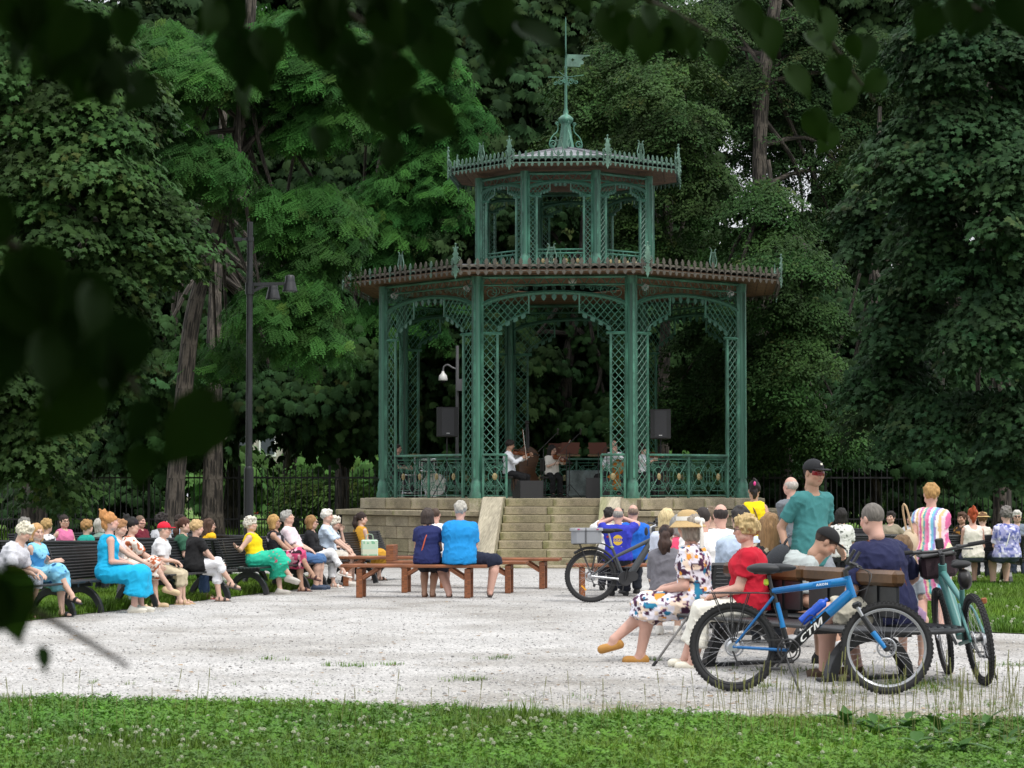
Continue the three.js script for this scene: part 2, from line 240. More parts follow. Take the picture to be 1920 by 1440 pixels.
  for (let i = 0; i < 900; i++) { const D = 15.5 + 20 * rnd() * rnd(), x = rr(-0.25, 0.25) * D; if (!inPoly(POLY.front, x, D)) ch.push([x, 0.008, -D, rr(0.008, 0.026), rr(0, 6.28), rr(-0.3, 0.3)]); }
  scatter('leaf_litter', chip, std(lin(0.22, 0.16, 0.09), { side: THREE.DoubleSide }), ch, 'dry leaf scraps lying on the gravel', 'litter', (c, i) => { const k = 0.5 + hash(i, 2, 3); c.setRGB(k, k * 0.9, k * 0.8); });
}
// broad-leaved weeds at the edge of the verge
function leafBlade(L, W, fold = 0.2, droop = 0.3) {
  const P = [], N = [], U = [], I = [], n = 6;
  for (let i = 0; i <= n; i++) { const t = i / n, w = W * Math.sin(Math.PI * Math.pow(t, 0.7)) * (1 - 0.3 * t) + 0.001, y = -droop * L * t * t;
    for (const s of [-1, 0, 1]) { P.push(s * w, y + Math.abs(s) * w * fold, L * t); N.push(-s * fold, 1, 0); U.push(s, t); } }
  for (let i = 0; i < n; i++) for (const s of [0, 1]) { const k = i * 3 + s; I.push(k, k + 3, k + 1, k + 1, k + 3, k + 4); }
  return fin(P, N, U, I);
}
{
  const lv = [leafBlade(0.16, 0.035), leafBlade(0.12, 0.03, 0.1, 0.5), leafBlade(0.2, 0.04, 0.3, 0.6)], m = leafy(lin(0.06, 0.15, 0.03), { roughness: 0.5 });
  [[1700, 14.6], [1760, 14.1], [1640, 14.3], [1800, 13.4], [1890, 13.9], [1720, 13.4], [1850, 14.5], [1590, 14.7]].forEach(([px, D], i) => {
    const t = thing('dock_weed', ['leafy weed below the front wheel of the blue bicycle, nearer the gravel', 'leafy weed on the verge below the end of the round bench', 'leafy weed on the verge below the front hub of the blue bicycle', 'leafy weed nearest the bottom edge below the teal bicycle', 'leafy weed closest to the right edge of the verge', 'leafy weed low on the verge below the blue bicycle', 'leafy weed on the verge straight below the teal rear wheel', 'leftmost leafy weed on the verge below the blue frame lettering'][i], 'weed', V(X(px, D, 0), 0.01, -D), rr(0, 6), 'broad-leaved weeds in the near verge');
    for (let k = 0; k < 9; k++) { const l = mesh('leaf', lv[k % 3], m, t); l.position.y = rr(0.02, 0.12); l.rotation.set(-rr(0.2, 1.0), k * 0.75 + rr(-0.3, 0.3), 0, 'YXZ'); l.scale.setScalar(rr(0.7, 1.3)); }
  });
}
// ---------- trees ----------
const lobe = {   // outlines of single leaves, from the stalk at 0,0 along +z; [x, z]
  maple: [[0, 0], [0.28, -0.06], [0.5, 0.12], [0.3, 0.24], [0.62, 0.5], [0.3, 0.52], [0.16, 0.68], [0, 1], [-0.16, 0.68], [-0.3, 0.52], [-0.62, 0.5], [-0.3, 0.24], [-0.5, 0.12], [-0.28, -0.06]],
  oval: [[0, 0], [0.26, 0.22], [0.3, 0.5], [0.16, 0.82], [0, 1], [-0.16, 0.82], [-0.3, 0.5], [-0.26, 0.22]],
  slim: [[0, 0], [0.2, 0.3], [0.17, 0.7], [0, 1], [-0.17, 0.7], [-0.2, 0.3]],
};
function leafInto(B, shape, size, M, curve = 0.18) {   // a leaf as a fan about its midrib, slightly cupped
  const k = B.P.length / 3, n = V(0, 1, 0).transformDirection(M), c = V(0, 0.03 * size, 0.45 * size).applyMatrix4(M); B.P.push(c.x, c.y, c.z); B.N.push(n.x, n.y, n.z); B.U.push(0, 0.5);
  for (const [x, z] of shape) { const p = V(x * size, -curve * size * (x * x * 1.6 + (z - 0.4) * (z - 0.4)), z * size).applyMatrix4(M); B.P.push(p.x, p.y, p.z); const m = V(x * 0.5, 1, (z - 0.4) * 0.4).transformDirection(M); B.N.push(m.x, m.y, m.z); B.U.push(x, z); }
  for (let i = 0; i < shape.length; i++) B.I.push(k, k + 1 + (i + 1) % shape.length, k + 1 + i);
}
const Mx = (x, y, z, ry, rx, rz = 0) => new THREE.Matrix4().compose(V(x, y, z), new THREE.Quaternion().setFromEuler(new THREE.Euler(rx, ry, rz, 'YXZ')), V(1, 1, 1));
function sprig(kind) {   // a spray of leaves lying roughly in the xz plane, growing along +z, y is its upper side
  const B = { P: [], N: [], U: [], I: [] };
  if (kind === 'robinia') for (let l = 0; l < 6; l++) { const A = Mx(rr(-0.12, 0.12), rr(-0.06, 0.06), rr(-0.05, 0.25), rr(-1.3, 1.3), rr(0.1, 0.6)); for (let i = 0; i < 8; i++) for (const s of i === 7 ? [0] : [-1, 1]) { const t = 0.06 + i * 0.036; leafInto(B, lobe.slim, 0.062, A.clone().multiply(Mx(s * 0.004, -0.5 * t * t, t, s * 1.25, rr(0, 0.35), s * rr(-0.1, 0.4)))); } }
  else if (kind === 'chestnut') for (let l = 0; l < 5; l++) { const A = Mx(rr(-0.25, 0.25), rr(-0.08, 0.08), rr(-0.2, 0.3), rr(-1.5, 1.5), rr(0, 0.5)); for (let i = -3; i <= 3; i++) leafInto(B, lobe.slim, 0.2 - 0.018 * Math.abs(i), A.clone().multiply(Mx(0, 0, 0, i * 0.5, 0.5, 0)), 0.3); }
  else if (kind === 'maple') for (let l = 0; l < 11; l++) leafInto(B, lobe.maple, rr(0.1, 0.15), Mx(rr(-0.2, 0.2), rr(-0.06, 0.05), rr(-0.2, 0.28), rr(-1.6, 1.6), rr(0.1, 0.9), rr(-0.3, 0.3)));
  else for (let l = 0; l < 20; l++) leafInto(B, lobe.oval, rr(0.065, 0.1), Mx(rr(-0.22, 0.22), rr(-0.08, 0.06), rr(-0.25, 0.3), rr(-1.8, 1.8), rr(0, 0.9), rr(-0.4, 0.4)));
  return fin(B.P, B.N, B.U, B.I);
}
const sprigs = {}; for (const k of ['robinia', 'chestnut', 'maple', 'hornbeam']) sprigs[k] = [sprig(k), sprig(k)];
const barkMat = std(lin(0.165, 0.14, 0.113), { map: T.bark, roughness: 0.95, bump: T.bark, bs: 0.03 });
function tapered(pts, r0, r1, seg = 10, rough = 0.06) {   // a trunk or limb: a tube whose radius shrinks and whose skin is uneven
  const c = new THREE.CatmullRomCurve3(pts, false, 'centripetal'), n = Math.max(6, pts.length * 5), L = c.getLength(), P = [], N = [], U = [], I = [];
  let x = V(1, 0, 0); for (let i = 0; i <= n; i++) { const t = i / n, p = c.getPointAt(t), d = c.getTangentAt(t), z = V().crossVectors(x, d).normalize(); x = V().crossVectors(d, z).normalize();
    const flare = 1 + 0.5 * Math.exp(-t * L / 0.35) * (r0 > 0.12 ? 1 : 0);
    for (let j = 0; j <= seg; j++) { const a = j / seg * 6.2832, r = lerp(r0, r1, Math.pow(t, 0.8)) * flare * (1 + rough * 2 * (noise(Math.cos(a) * 2 + 9, Math.sin(a) * 2 + 9, t * L * 0.8) - 0.5)), n2 = x.clone().multiplyScalar(Math.cos(a)).addScaledVector(z, Math.sin(a)); P.push(p.x + n2.x * r, p.y + n2.y * r, p.z + n2.z * r); N.push(n2.x, n2.y, n2.z); U.push(j / seg * Math.max(1, Math.round(r0 * 6.28 / 0.9)) * 0.9, t * L); } }
  for (let i = 0; i < n; i++) for (let j = 0; j < seg; j++) { const k = i * (seg + 1) + j; I.push(k, k + seg + 1, k + 1, k + 1, k + seg + 1, k + seg + 2); }
  return fin(P, N, U, I);
}
// lobes: [px, py, depth, half width px, half height px, half depth m] of one part of the crown
function tree(name, label, kind, trunk, r0, lobes, n, col, group_, o = {}) {
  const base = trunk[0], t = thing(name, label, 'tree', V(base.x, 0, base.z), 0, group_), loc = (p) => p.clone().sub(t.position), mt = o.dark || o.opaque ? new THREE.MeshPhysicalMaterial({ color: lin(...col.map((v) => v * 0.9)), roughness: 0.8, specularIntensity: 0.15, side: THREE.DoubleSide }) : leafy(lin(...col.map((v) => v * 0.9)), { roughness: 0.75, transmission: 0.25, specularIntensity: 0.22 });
  const bk = barkMat;
  if (r0) mesh('trunk', tapered(trunk.map(loc), r0, r0 * (o.taper ?? 0.3), 12), bk, t);
  const L = lobes.map(([px, py, D, w, h, d]) => { const c = at(px, py, D), k = D / FPX; return { c, r: V(Math.max(0.35, w * k - 0.5 * (o.bs ?? 0.85)), Math.max(0.25, h * k - 0.3 * (o.bs ?? 0.85)), d ?? (w + h) * 0.35 * k), a: w * h }; }), tot = L.reduce((s, l) => s + l.a, 0);
  if (r0) { const limbs = []; for (const l of L) { const s = trunk[Math.max(1, Math.floor(trunk.length * 0.55))], e = l.c; if (o.limbs !== false) { const f = trunk[Math.max(1, trunk.length - 2)]; for (let q = 0; q < 2; q++) { const ti = rr(o.l0 ?? 0.4, 0.97) * (trunk.length - 1), b = trunk[Math.floor(ti)].clone().lerp(trunk[Math.min(trunk.length - 1, Math.floor(ti) + 1)], ti % 1), m = b.clone().lerp(e, 0.5).add(V(rr(-0.5, 0.5), rr(0, 0.7), rr(-0.4, 0.4))), z = e.clone().add(V(gauss() * l.r.x * 0.5, gauss() * l.r.y * 0.4, gauss() * l.r.z * 0.4)); mesh('limb', tapered([b, m, z].map(loc), r0 * 0.32, 0.025, 7, 0.03), bk, t); } } } }
  const list = [[], []], M = new THREE.Matrix4(), q = new THREE.Quaternion(), up = V(), fw = V(), sd = V(), c = new THREE.Color();
  for (const l of L) {
    const nb = Math.max(5, Math.round((o.boughs ?? 46) * Math.sqrt(l.a / 60000)));
    const cnt = n * l.a / tot / nb;
    for (let b = 0; b < nb; b++) {
      // bough centre: mostly on the shell of the lobe, a little inside
      let d = V(gauss(), gauss() * 0.9, gauss()); d.normalize(); if (d.z < -0.1 && rnd() < 0.7) d.z *= -1;
      const rad = 0.45 + 0.55 * Math.pow(rnd(), 0.45), bc = V(l.c.x + d.x * l.r.x * rad, l.c.y + d.y * l.r.y * rad, l.c.z + d.z * l.r.z * rad), bs = rr(0.55, 1.15) * (o.bs ?? 0.85), out = V(d.x, 0.1, d.z).normalize(), tone = rr(0.6, 1.35), warm = rr(0.8, 1.08);
      for (let i = 0; i < cnt * rr(0.7, 1.3); i++) {
        const a = rnd() * 6.283, e = Math.sqrt(rnd()), lx = Math.cos(a) * e * bs * 1.15, lz = Math.sin(a) * e * bs, dome = (1 - e * e) * bs * 0.5 - e * e * bs * (o.droop ?? 0.28) + gauss() * 0.09;
        const p = V(bc.x + out.z * lx + out.x * lz, bc.y + dome, bc.z - out.x * lx + out.z * lz);
        fw.set(p.x - bc.x + out.x * 0.5 + gauss() * 0.25, -0.25 - 0.5 * e, p.z - bc.z + out.z * 0.5 + gauss() * 0.25).normalize();
        up.set(gauss() * 0.35 + fw.x * 0.35, 1, gauss() * 0.35 + fw.z * 0.35).normalize(); sd.crossVectors(up, fw).normalize(); up.crossVectors(fw, sd);
        const s = rr(0.75, 1.25) * (o.s ?? 1); M.makeBasis(sd, up, fw); M.scale(V(s, s, s)); M.setPosition(p.x - t.position.x, p.y, p.z - t.position.z);
        const k = tone * rr(0.75, 1.25); list[i % 2].push([M.clone(), k * warm * (rnd() < 0.03 ? 1.5 : 1), k, k * rr(0.8, 1.1)]);
      }
    }
  }
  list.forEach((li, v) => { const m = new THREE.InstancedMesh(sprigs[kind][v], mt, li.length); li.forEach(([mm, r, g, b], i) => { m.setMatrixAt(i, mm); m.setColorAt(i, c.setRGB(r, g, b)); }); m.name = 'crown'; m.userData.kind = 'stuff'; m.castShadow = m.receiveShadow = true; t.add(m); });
  return t;
}
const pxs = (...l) => l.map(([px, py, D]) => py === null ? V(X(px, D, 0), -0.05, -D) : at(px, py, D));
// near trees at either side of the clearing
tree('maple_tree', 'dark maple with broad jagged leaves hanging low behind the front left benches', 'maple', pxs([60, null, 43], [70, 800, 43], [80, 500, 43.5], [60, 150, 44]), 0.28,
  [[-20, 640, 40, 200, 260], [150, 420, 40.5, 190, 230], [60, 180, 41, 260, 220], [300, 450, 41, 100, 110], [60, 830, 40, 130, 100], [200, 650, 41.5, 80, 110], [110, 920, 41.5, 50, 28]], 7000, [0.042, 0.088, 0.022], 'trees round the clearing', { bs: 0.7 });
tree('robinia_tree', 'leaning robinia with feathery bright green leaves behind the lamp post', 'robinia', pxs([322, null, 46], [330, 900, 46], [345, 740, 46], [362, 592, 46], [392, 479, 46], [425, 360, 46], [447, 250, 46], [462, 120, 46], [475, -60, 46]), 0.215,
  [[330, 150, 45, 150, 120], [370, 300, 45, 70, 90], [560, 140, 46.5, 150, 160], [570, 420, 46.5, 110, 100], [550, 550, 46, 80, 60], [580, 630, 46, 60, 40], [500, 585, 45.2, 40, 30], [400, 660, 47, 40, 24]], 6800, [0.042, 0.125, 0.022], 'trees round the clearing', { bs: 0.75, droop: 0.4, boughs: 44, taper: 0.5, l0: 0.68 });
tree('robinia_tree', 'second robinia spreading feathery leaves behind the left side of the bandstand roofs', 'robinia', pxs([640, null, 60], [650, 700, 60], [690, 450, 60], [730, 200, 60]), 0.22,
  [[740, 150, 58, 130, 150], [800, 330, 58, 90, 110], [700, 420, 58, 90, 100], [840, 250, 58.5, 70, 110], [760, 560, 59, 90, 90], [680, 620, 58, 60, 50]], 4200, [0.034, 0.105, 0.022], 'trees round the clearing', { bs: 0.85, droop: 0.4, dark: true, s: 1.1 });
tree('maple_tree', 'tall blue-green maple filling the upper right corner above the striped dress', 'maple', pxs([1880, null, 48], [1876, 700, 48], [1860, 400, 48], [1850, 0, 48]), 0.22,
  [[1820, 120, 45, 190, 190], [1760, 300, 45, 150, 140], [1900, 380, 44.5, 130, 180], [1750, 480, 46, 110, 90], [1850, 620, 45, 130, 120], [1700, 600, 47, 90, 90], [1800, 800, 46.5, 150, 70], [1660, 740, 48, 80, 110], [1910, 790, 45, 60, 90], [1640, 430, 49, 80, 90], [1880, 890, 46, 90, 26]], 8000, [0.031, 0.07, 0.026], 'trees round the clearing', { bs: 0.8 });
tree('hornbeam_tree', 'bushy hornbeam with small leaves rising right of the bandstand', 'hornbeam', pxs([1470, null, 57], [1475, 800, 57], [1465, 500, 57], [1440, 300, 57]), 0.2,
  [[1480, 560, 55, 120, 110], [1500, 740, 54.5, 120, 110], [1400, 690, 56, 90, 120], [1540, 830, 55, 110, 60], [1430, 430, 57, 90, 90], [1330, 620, 57.5, 90, 130], [1420, 840, 56, 100, 60], [1280, 780, 58, 110, 90]], 6500, [0.04, 0.092, 0.022], 'trees round the clearing', { bs: 0.8, droop: 0.15 });
tree('hornbeam_tree', 'tall yellowish hornbeam directly behind the bandstand roof and weather vane', 'hornbeam', pxs([1240, null, 61], [1245, 700, 61], [1255, 400, 61], [1265, 100, 61]), 0.22,
  [[1250, 220, 59, 120, 130], [1180, 360, 59.5, 110, 120], [1300, 360, 59, 80, 100], [1190, 120, 61, 120, 110], [1290, 90, 61, 90, 90], [1090, 240, 60.5, 80, 120], [1240, 500, 60, 120, 80]], 5200, [0.044, 0.09, 0.022], 'trees round the clearing', { bs: 0.85, droop: 0.12 });
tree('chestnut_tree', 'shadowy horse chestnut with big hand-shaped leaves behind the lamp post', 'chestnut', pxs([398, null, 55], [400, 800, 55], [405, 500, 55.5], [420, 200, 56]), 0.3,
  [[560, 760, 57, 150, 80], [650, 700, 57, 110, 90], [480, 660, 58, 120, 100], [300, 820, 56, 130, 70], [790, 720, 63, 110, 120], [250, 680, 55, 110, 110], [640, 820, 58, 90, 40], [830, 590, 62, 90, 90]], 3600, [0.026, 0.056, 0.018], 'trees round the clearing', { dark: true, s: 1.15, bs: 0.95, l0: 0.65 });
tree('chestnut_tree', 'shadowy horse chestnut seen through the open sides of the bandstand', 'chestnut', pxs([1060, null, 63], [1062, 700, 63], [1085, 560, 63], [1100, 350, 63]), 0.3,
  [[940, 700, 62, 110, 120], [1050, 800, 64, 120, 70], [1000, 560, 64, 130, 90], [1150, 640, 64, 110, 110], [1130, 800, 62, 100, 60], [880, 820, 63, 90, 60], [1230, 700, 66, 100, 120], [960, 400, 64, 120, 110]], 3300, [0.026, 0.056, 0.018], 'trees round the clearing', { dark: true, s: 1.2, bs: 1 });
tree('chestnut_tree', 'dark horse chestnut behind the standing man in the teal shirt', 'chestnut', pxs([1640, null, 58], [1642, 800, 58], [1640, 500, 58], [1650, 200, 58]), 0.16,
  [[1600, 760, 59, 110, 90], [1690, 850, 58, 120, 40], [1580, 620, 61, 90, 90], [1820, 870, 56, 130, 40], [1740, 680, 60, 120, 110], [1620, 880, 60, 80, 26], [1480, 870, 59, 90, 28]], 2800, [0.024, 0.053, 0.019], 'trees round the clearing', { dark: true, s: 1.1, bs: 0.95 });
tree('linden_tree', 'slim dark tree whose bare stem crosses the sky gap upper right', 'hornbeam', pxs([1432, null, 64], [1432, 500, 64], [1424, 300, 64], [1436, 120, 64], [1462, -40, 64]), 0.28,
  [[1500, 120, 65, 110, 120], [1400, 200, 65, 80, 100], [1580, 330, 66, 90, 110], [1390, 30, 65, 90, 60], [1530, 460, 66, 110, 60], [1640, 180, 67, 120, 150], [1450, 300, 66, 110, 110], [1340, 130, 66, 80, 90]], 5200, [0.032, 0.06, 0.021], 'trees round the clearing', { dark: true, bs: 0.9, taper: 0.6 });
// the wood behind
[['dense tall tree at the back above the left maple', 150, 250, 74, 330, 330], ['dense tall tree at the back behind the lamp post arms', 430, 560, 72, 300, 260], ['dense tall tree at the back left of the upper bandstand roof', 780, 300, 74, 300, 340], ['dense tall tree at the back behind the bandstand columns', 900, 660, 71, 330, 240], ['dense tall tree at the back behind the weather vane', 1120, 330, 75, 240, 360], ['dense tall tree at the back right of the bandstand columns', 1260, 640, 72, 280, 230], ['dense tall tree at the back behind the teal-shirted man', 1560, 720, 72, 260, 190], ['dense tall tree at the back behind the right-hand maple', 1800, 400, 74, 270, 420], ['dense tall tree at the back behind the striped dress', 1830, 800, 70, 260, 120], ['dense tall tree at the back behind the left benches', 160, 760, 70, 300, 170], ['dense tall tree at the back reaching the top edge left of centre', 540, 60, 78, 300, 260], ['dense tall tree at the back reaching the top edge above the weather vane', 980, 40, 78, 260, 260], ['dense tall tree at the back behind the bare stem upper right', 1520, 60, 78, 230, 230], ['dark low tree just beyond the railings at the left edge', 130, 930, 62, 200, 55], ['dark low tree just beyond the railings right of the plinth', 1490, 925, 62, 130, 50], ['dark low tree just beyond the railings at the right edge', 1800, 930, 63, 190, 45], ['dark low tree behind the drum kit', 810, 890, 63, 110, 55], ['dark low tree behind the violinists', 1010, 890, 64, 150, 55], ['dark low tree behind the right-hand stage railing', 1270, 890, 63, 150, 55], ['dense tall tree at the back between maple and robinia', 330, 330, 76, 200, 300]].forEach(([label, px, py, D, w, h], i) =>
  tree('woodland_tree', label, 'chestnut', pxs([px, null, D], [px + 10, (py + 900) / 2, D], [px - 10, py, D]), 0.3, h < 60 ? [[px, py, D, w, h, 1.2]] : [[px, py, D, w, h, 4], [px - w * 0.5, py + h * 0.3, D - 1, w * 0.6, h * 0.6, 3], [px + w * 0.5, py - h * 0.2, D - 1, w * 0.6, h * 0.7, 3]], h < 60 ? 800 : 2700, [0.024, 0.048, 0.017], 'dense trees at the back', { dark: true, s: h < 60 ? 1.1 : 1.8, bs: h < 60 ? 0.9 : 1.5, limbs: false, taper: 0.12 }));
// sunlit bushes beyond the railings
[['bright green bush beyond the railings right of the lamp post', 570, 925, 64, 60, 45], ['rounded bush beyond the railings left of the plinth', 655, 945, 63, 50, 40], ['low bush beyond the railings behind the leaning trunk', 250, 965, 66, 90, 30], ['bush beyond the railings left of the striped dress', 1690, 955, 64, 70, 30], ['low bush beyond the railings behind the red-haired woman', 1850, 970, 66, 90, 25]].forEach(([label, px, py, D, w, h]) =>
  { const t = tree('garden_bush', label, 'hornbeam', pxs([px, null, D], [px, 960, D]), 0.05, [[px, py, D, w, h, 1.2]], 420, [0.075, 0.15, 0.03], 'bushes beyond the railings', { bs: 0.6, s: 1.3 }); t.userData.category = 'bush'; });
// ---------- the bandstand ----------
const STAGE = 1.34, BS = V(X(1061, 51.9, 9), 0, -51.9), BTURN = -5 * R;
const paint = (c, o = {}) => std(c, { map: T.mottle, roughness: 0.42, bump: T.fine, bs: 0.0015, ...o });
const MG = paint(lin(0.115, 0.345, 0.24)), MGd = paint(lin(0.1, 0.33, 0.23)), MRust = paint(lin(0.24, 0.215, 0.175), { roughness: 0.85 }), MCrest = paint(lin(0.19, 0.36, 0.27), { roughness: 0.6 }),
  MBrown = std(lin(0.42, 0.2, 0.11), { map: T.wood, roughness: 0.7 }), MGold = std(lin(0.62, 0.5, 0.24), { roughness: 0.6, map: T.mottle }), MZinc = std(lin(0.42, 0.43, 0.46), { map: T.mottle, roughness: 0.5, metalness: 0.35 }),
  MStoneA = [lin(0.68, 0.62, 0.5), lin(0.76, 0.69, 0.56), lin(0.62, 0.56, 0.44), lin(0.8, 0.74, 0.63)].map((c) => std(c, { map: T.stone, roughness: 0.95, bump: T.stone, bs: 0.006 })),
  MMossy = std(lin(0.62, 0.58, 0.43), { map: T.stone, roughness: 1, bump: T.stone, bs: 0.006 }), MPale = std(lin(0.86, 0.82, 0.72), { map: T.stone, roughness: 0.95 }), MBlack = std(lin(0.018, 0.018, 0.02), { roughness: 0.5, map: T.mottle });
const R1 = 4.26, A1 = R1 * Math.cos(22.5 * R), S1 = 2 * R1 * Math.sin(22.5 * R), R2 = 2.06, A2 = R2 * Math.cos(22.5 * R), S2 = 2 * R2 * Math.sin(22.5 * R), E1 = 6.05, E2 = 8.6;
const seg = (x1, y1, x2, y2, w = 0.014, z = 0, d = w) => bar(V(x1, y1, z), V(x2, y2, z), d, w, V(0.001, 0.7, 0.7));
function lattice(x0, x1, y0, y1, inside, px, py, w = 0.014) {   // crossing diagonals inside a region
  const out = [];
  for (const s of [1, -1]) for (let k = Math.floor(x0 / px - Math.abs(y1) / py) - 2; k < x1 / px + Math.abs(y1) / py + 3; k++) {
    let from = null, last = null; const n = Math.ceil((y1 - y0) / 0.008);
    for (let i = 0; i <= n + 1; i++) { const y = y0 + (y1 - y0) * i / n, x = (k + s * y / py) * px, ok = i <= n && x >= x0 && x <= x1 && inside(x, y);
      if (ok) { if (!from) from = [x, y]; last = [x, y]; } else if (from) { if (Math.hypot(last[0] - from[0], last[1] - from[1]) > 0.02) out.push(seg(...from, ...last, w, s * 0.006, 0.01)); from = null; } }
  }
  return out;
}
const curl = (cx, cy, r, a0, turns, dir = 1, rad = 0.008, r1 = 0.25) => { const p = []; for (let i = 0; i <= 14; i++) { const t = i / 14, a = a0 + dir * t * turns * 6.283, q = r * lerp(1, r1, t); p.push(V(cx + Math.cos(a) * q, cy + Math.sin(a) * q, 0)); } return pipe(p, rad, 4, 18); };
const ring2 = (cx, cy, rx, ry, rad = 0.008, a0 = 0, a1 = 6.2832, n = 20) => { const p = []; for (let i = 0; i <= n; i++) { const a = lerp(a0, a1, i / n); p.push(V(cx + rx * Math.cos(a), cy + ry * Math.sin(a), 0)); } return pipe(p, rad, 4, n); };
const leafShape = (h, w) => { const p = [], q = []; for (let i = 0; i <= 9; i++) { const t = i / 9, b = w * Math.sin(Math.PI * Math.pow(t, 0.8)) * (i % 2 ? 1 : 0.55) + 0.004; p.push([b, h * t]); q.unshift([-b, h * t]); } return [...p, ...q]; };
const bandstand = thing('bandstand', 'octagonal two-tier green cast-iron bandstand with lattice arches, weather vane and stone plinth', 'bandstand', BS, BTURN);
const spin = (m, k) => { m.rotation.y = k * R; return m; };
// columns
function columnGeo(r, y0, y1) {
  const s = [[r * 1.75, 0], [r * 1.75, 0.1], [r * 1.45, 0.14], [r * 1.4, 0.3], [r * 1.15, 0.36], [r, 0.42]].map(([a, b]) => [a, y0 + b]);
  return join([lathe([...s, [r, y1 - 0.2], [r * 1.25, y1 - 0.14], [r * 1.3, y1]], 14), box(r * 0.5, y1 - y0 - 0.42, r * 2.3, 0, (y0 + y1 + 0.42) / 2, 0), ...[1, -1].map((q) => put(box(r * 0.55, y1 - y0 - 0.42, r * 0.7), q * r * 1.18, (y0 + y1 + 0.42) / 2, -r * 0.3, -q * 22.5 * R))]);
}
const colG = columnGeo(0.09, STAGE, 6.0).translate(0, 0, R1), colG2 = columnGeo(0.075, 6.28, 8.5).translate(0, 0, R2);
for (let k = 0; k < 8; k++) { spin(mesh('column', colG, MG, bandstand), k * 45 + 22.5); spin(mesh('upper_column', colG2, MG, bandstand), k * 45 + 22.5); }
// one face of lattice, arch and scrolls: x from -S/2 to S/2
function archFace(S, y0, yl, ys, yc, ye, strip, br, drop, px, py, w) {
  const h = S / 2 - 0.1, low = (x) => { const d = h - Math.abs(x); return d < strip ? yl : d > br ? 99 : yl + (ys - yl) * (0.12 + 0.75 * Math.pow((d - strip) / (br - strip), 0.65)); };
  const top = (x) => { const t = Math.abs(x) / h; return ys + (yc - ys) * Math.sqrt(Math.max(0, 1 - t * t * 0.92)) - 0.02 * t; };
  const frame = [], lats = [], orn = [];
  for (const s of [1, -1]) {
    const lat = []; lats.push(lat);
    lat.push(...lattice(s > 0 ? h - strip : -h, s > 0 ? h : -h + strip, y0, yl, () => true, px, py, w));
    lat.push(...lattice(s > 0 ? h - br : -h, s > 0 ? h : -h + br, yl, yc, (x, y) => y > low(x) && y < top(x), px, py, w));
    frame.push(seg(s * (h - strip), y0, s * (h - strip), yl, 0.04, 0, 0.05), seg(s * (h + 0.0), y0, s * h, yl, 0.03, 0, 0.03), seg(s * h, yl, s * (h - strip - 0.1), yl, 0.045, 0, 0.05), seg(s * (h - br), top(h - br), s * (h - br), low(h - br + 0.001) - 0.04, 0.03, 0, 0.03));
    let p = null; for (let i = 0; i <= 8; i++) { const d = lerp(strip, br - 0.001, i / 8), q = [s * (h - d), low(h - d)]; if (p) frame.push(seg(...p, ...q, 0.028, 0, 0.03)); p = q; if (i > 0 && i < 8 && i % 2) orn.push(put(extrude(leafShape(drop, drop * 0.45), 0.012), q[0], q[1] - 0.01, 0, 0, 0, Math.PI + s * 0.6)); }
  }
  let p = null; for (let i = 0; i <= 28; i++) { const x = lerp(-h, h, i / 28), q = [x, top(x)]; if (p) frame.push(seg(...p, ...q, 0.065, 0, 0.06)); p = q; if (Math.abs(x) < h - br - 0.04 && i % 2 === 0) orn.push(put(extrude(leafShape(drop * 1.1, drop * 0.45), 0.012), x, q[1] - 0.03, 0, 0, 0, Math.PI), ring2(x, q[1] - 0.06, 0.045, 0.045, 0.007, Math.PI, 6.283, 6)); }
  frame.push(seg(-h, ye, h, ye, 0.05, 0, 0.06), seg(-h, ye - 0.17, h, ye - 0.17, 0.025, 0, 0.03));
  for (let i = 0; i < Math.round(2 * h / 0.12); i++) { const x = -h + i * 0.12; orn.push(seg(x, i % 2 ? ye : ye - 0.17, x + 0.12, i % 2 ? ye - 0.17 : ye, 0.014)); }
  return { frame: join(frame), lat: lats.map(join), orn, top };
}
{
  const f = archFace(S1, STAGE, 4.8, 5.32, 5.66, 5.99, 0.34, 1.0, 0.13, 0.15, 0.17, 0.014);
  const sc = []; for (const s of [1, -1]) for (const [x, y, r] of [[1.33, 5.66, 0.15], [1.05, 5.7, 0.1], [0.8, 5.74, 0.07], [1.36, 5.46, 0.07]]) sc.push(curl(s * x, y, r, s > 0 ? 0.4 : 2.7, 1.6, s), curl(s * (x - 0.1), y + 0.04, r * 0.7, 3.6, 1.5, -s));
  for (let x = -0.6; x <= 0.61; x += 0.2) sc.push(curl(x, 5.755, 0.055, 1, 1.4, x > 0 ? 1 : -1, 0.006));
  const orn = join([...f.orn, ...sc]);
  const g = archFace(S2, 6.3, 7.95, 8.12, 8.27, 8.45, 0.17, 0.46, 0.07, 0.1, 0.115, 0.012), orn2 = join(g.orn);
  for (const q of [f.frame, ...f.lat, orn]) q.translate(0, 0, A1); for (const q of [g.frame, ...g.lat, orn2]) q.translate(0, 0, A2);
  for (let k = 0; k < 8; k++) {
    const a = spin(mesh('arch_frame', f.frame, MG, bandstand), k * 45); for (const l of f.lat) mesh('lattice', l, MG, a); mesh('scrollwork', orn, MGd, a).userData.kind = 'stuff';
    const b = spin(mesh('upper_arch_frame', g.frame, MG, bandstand), k * 45); for (const l of g.lat) mesh('lattice', l, MG, b); mesh('scrollwork', orn2, MGd, b).userData.kind = 'stuff';
  }
}
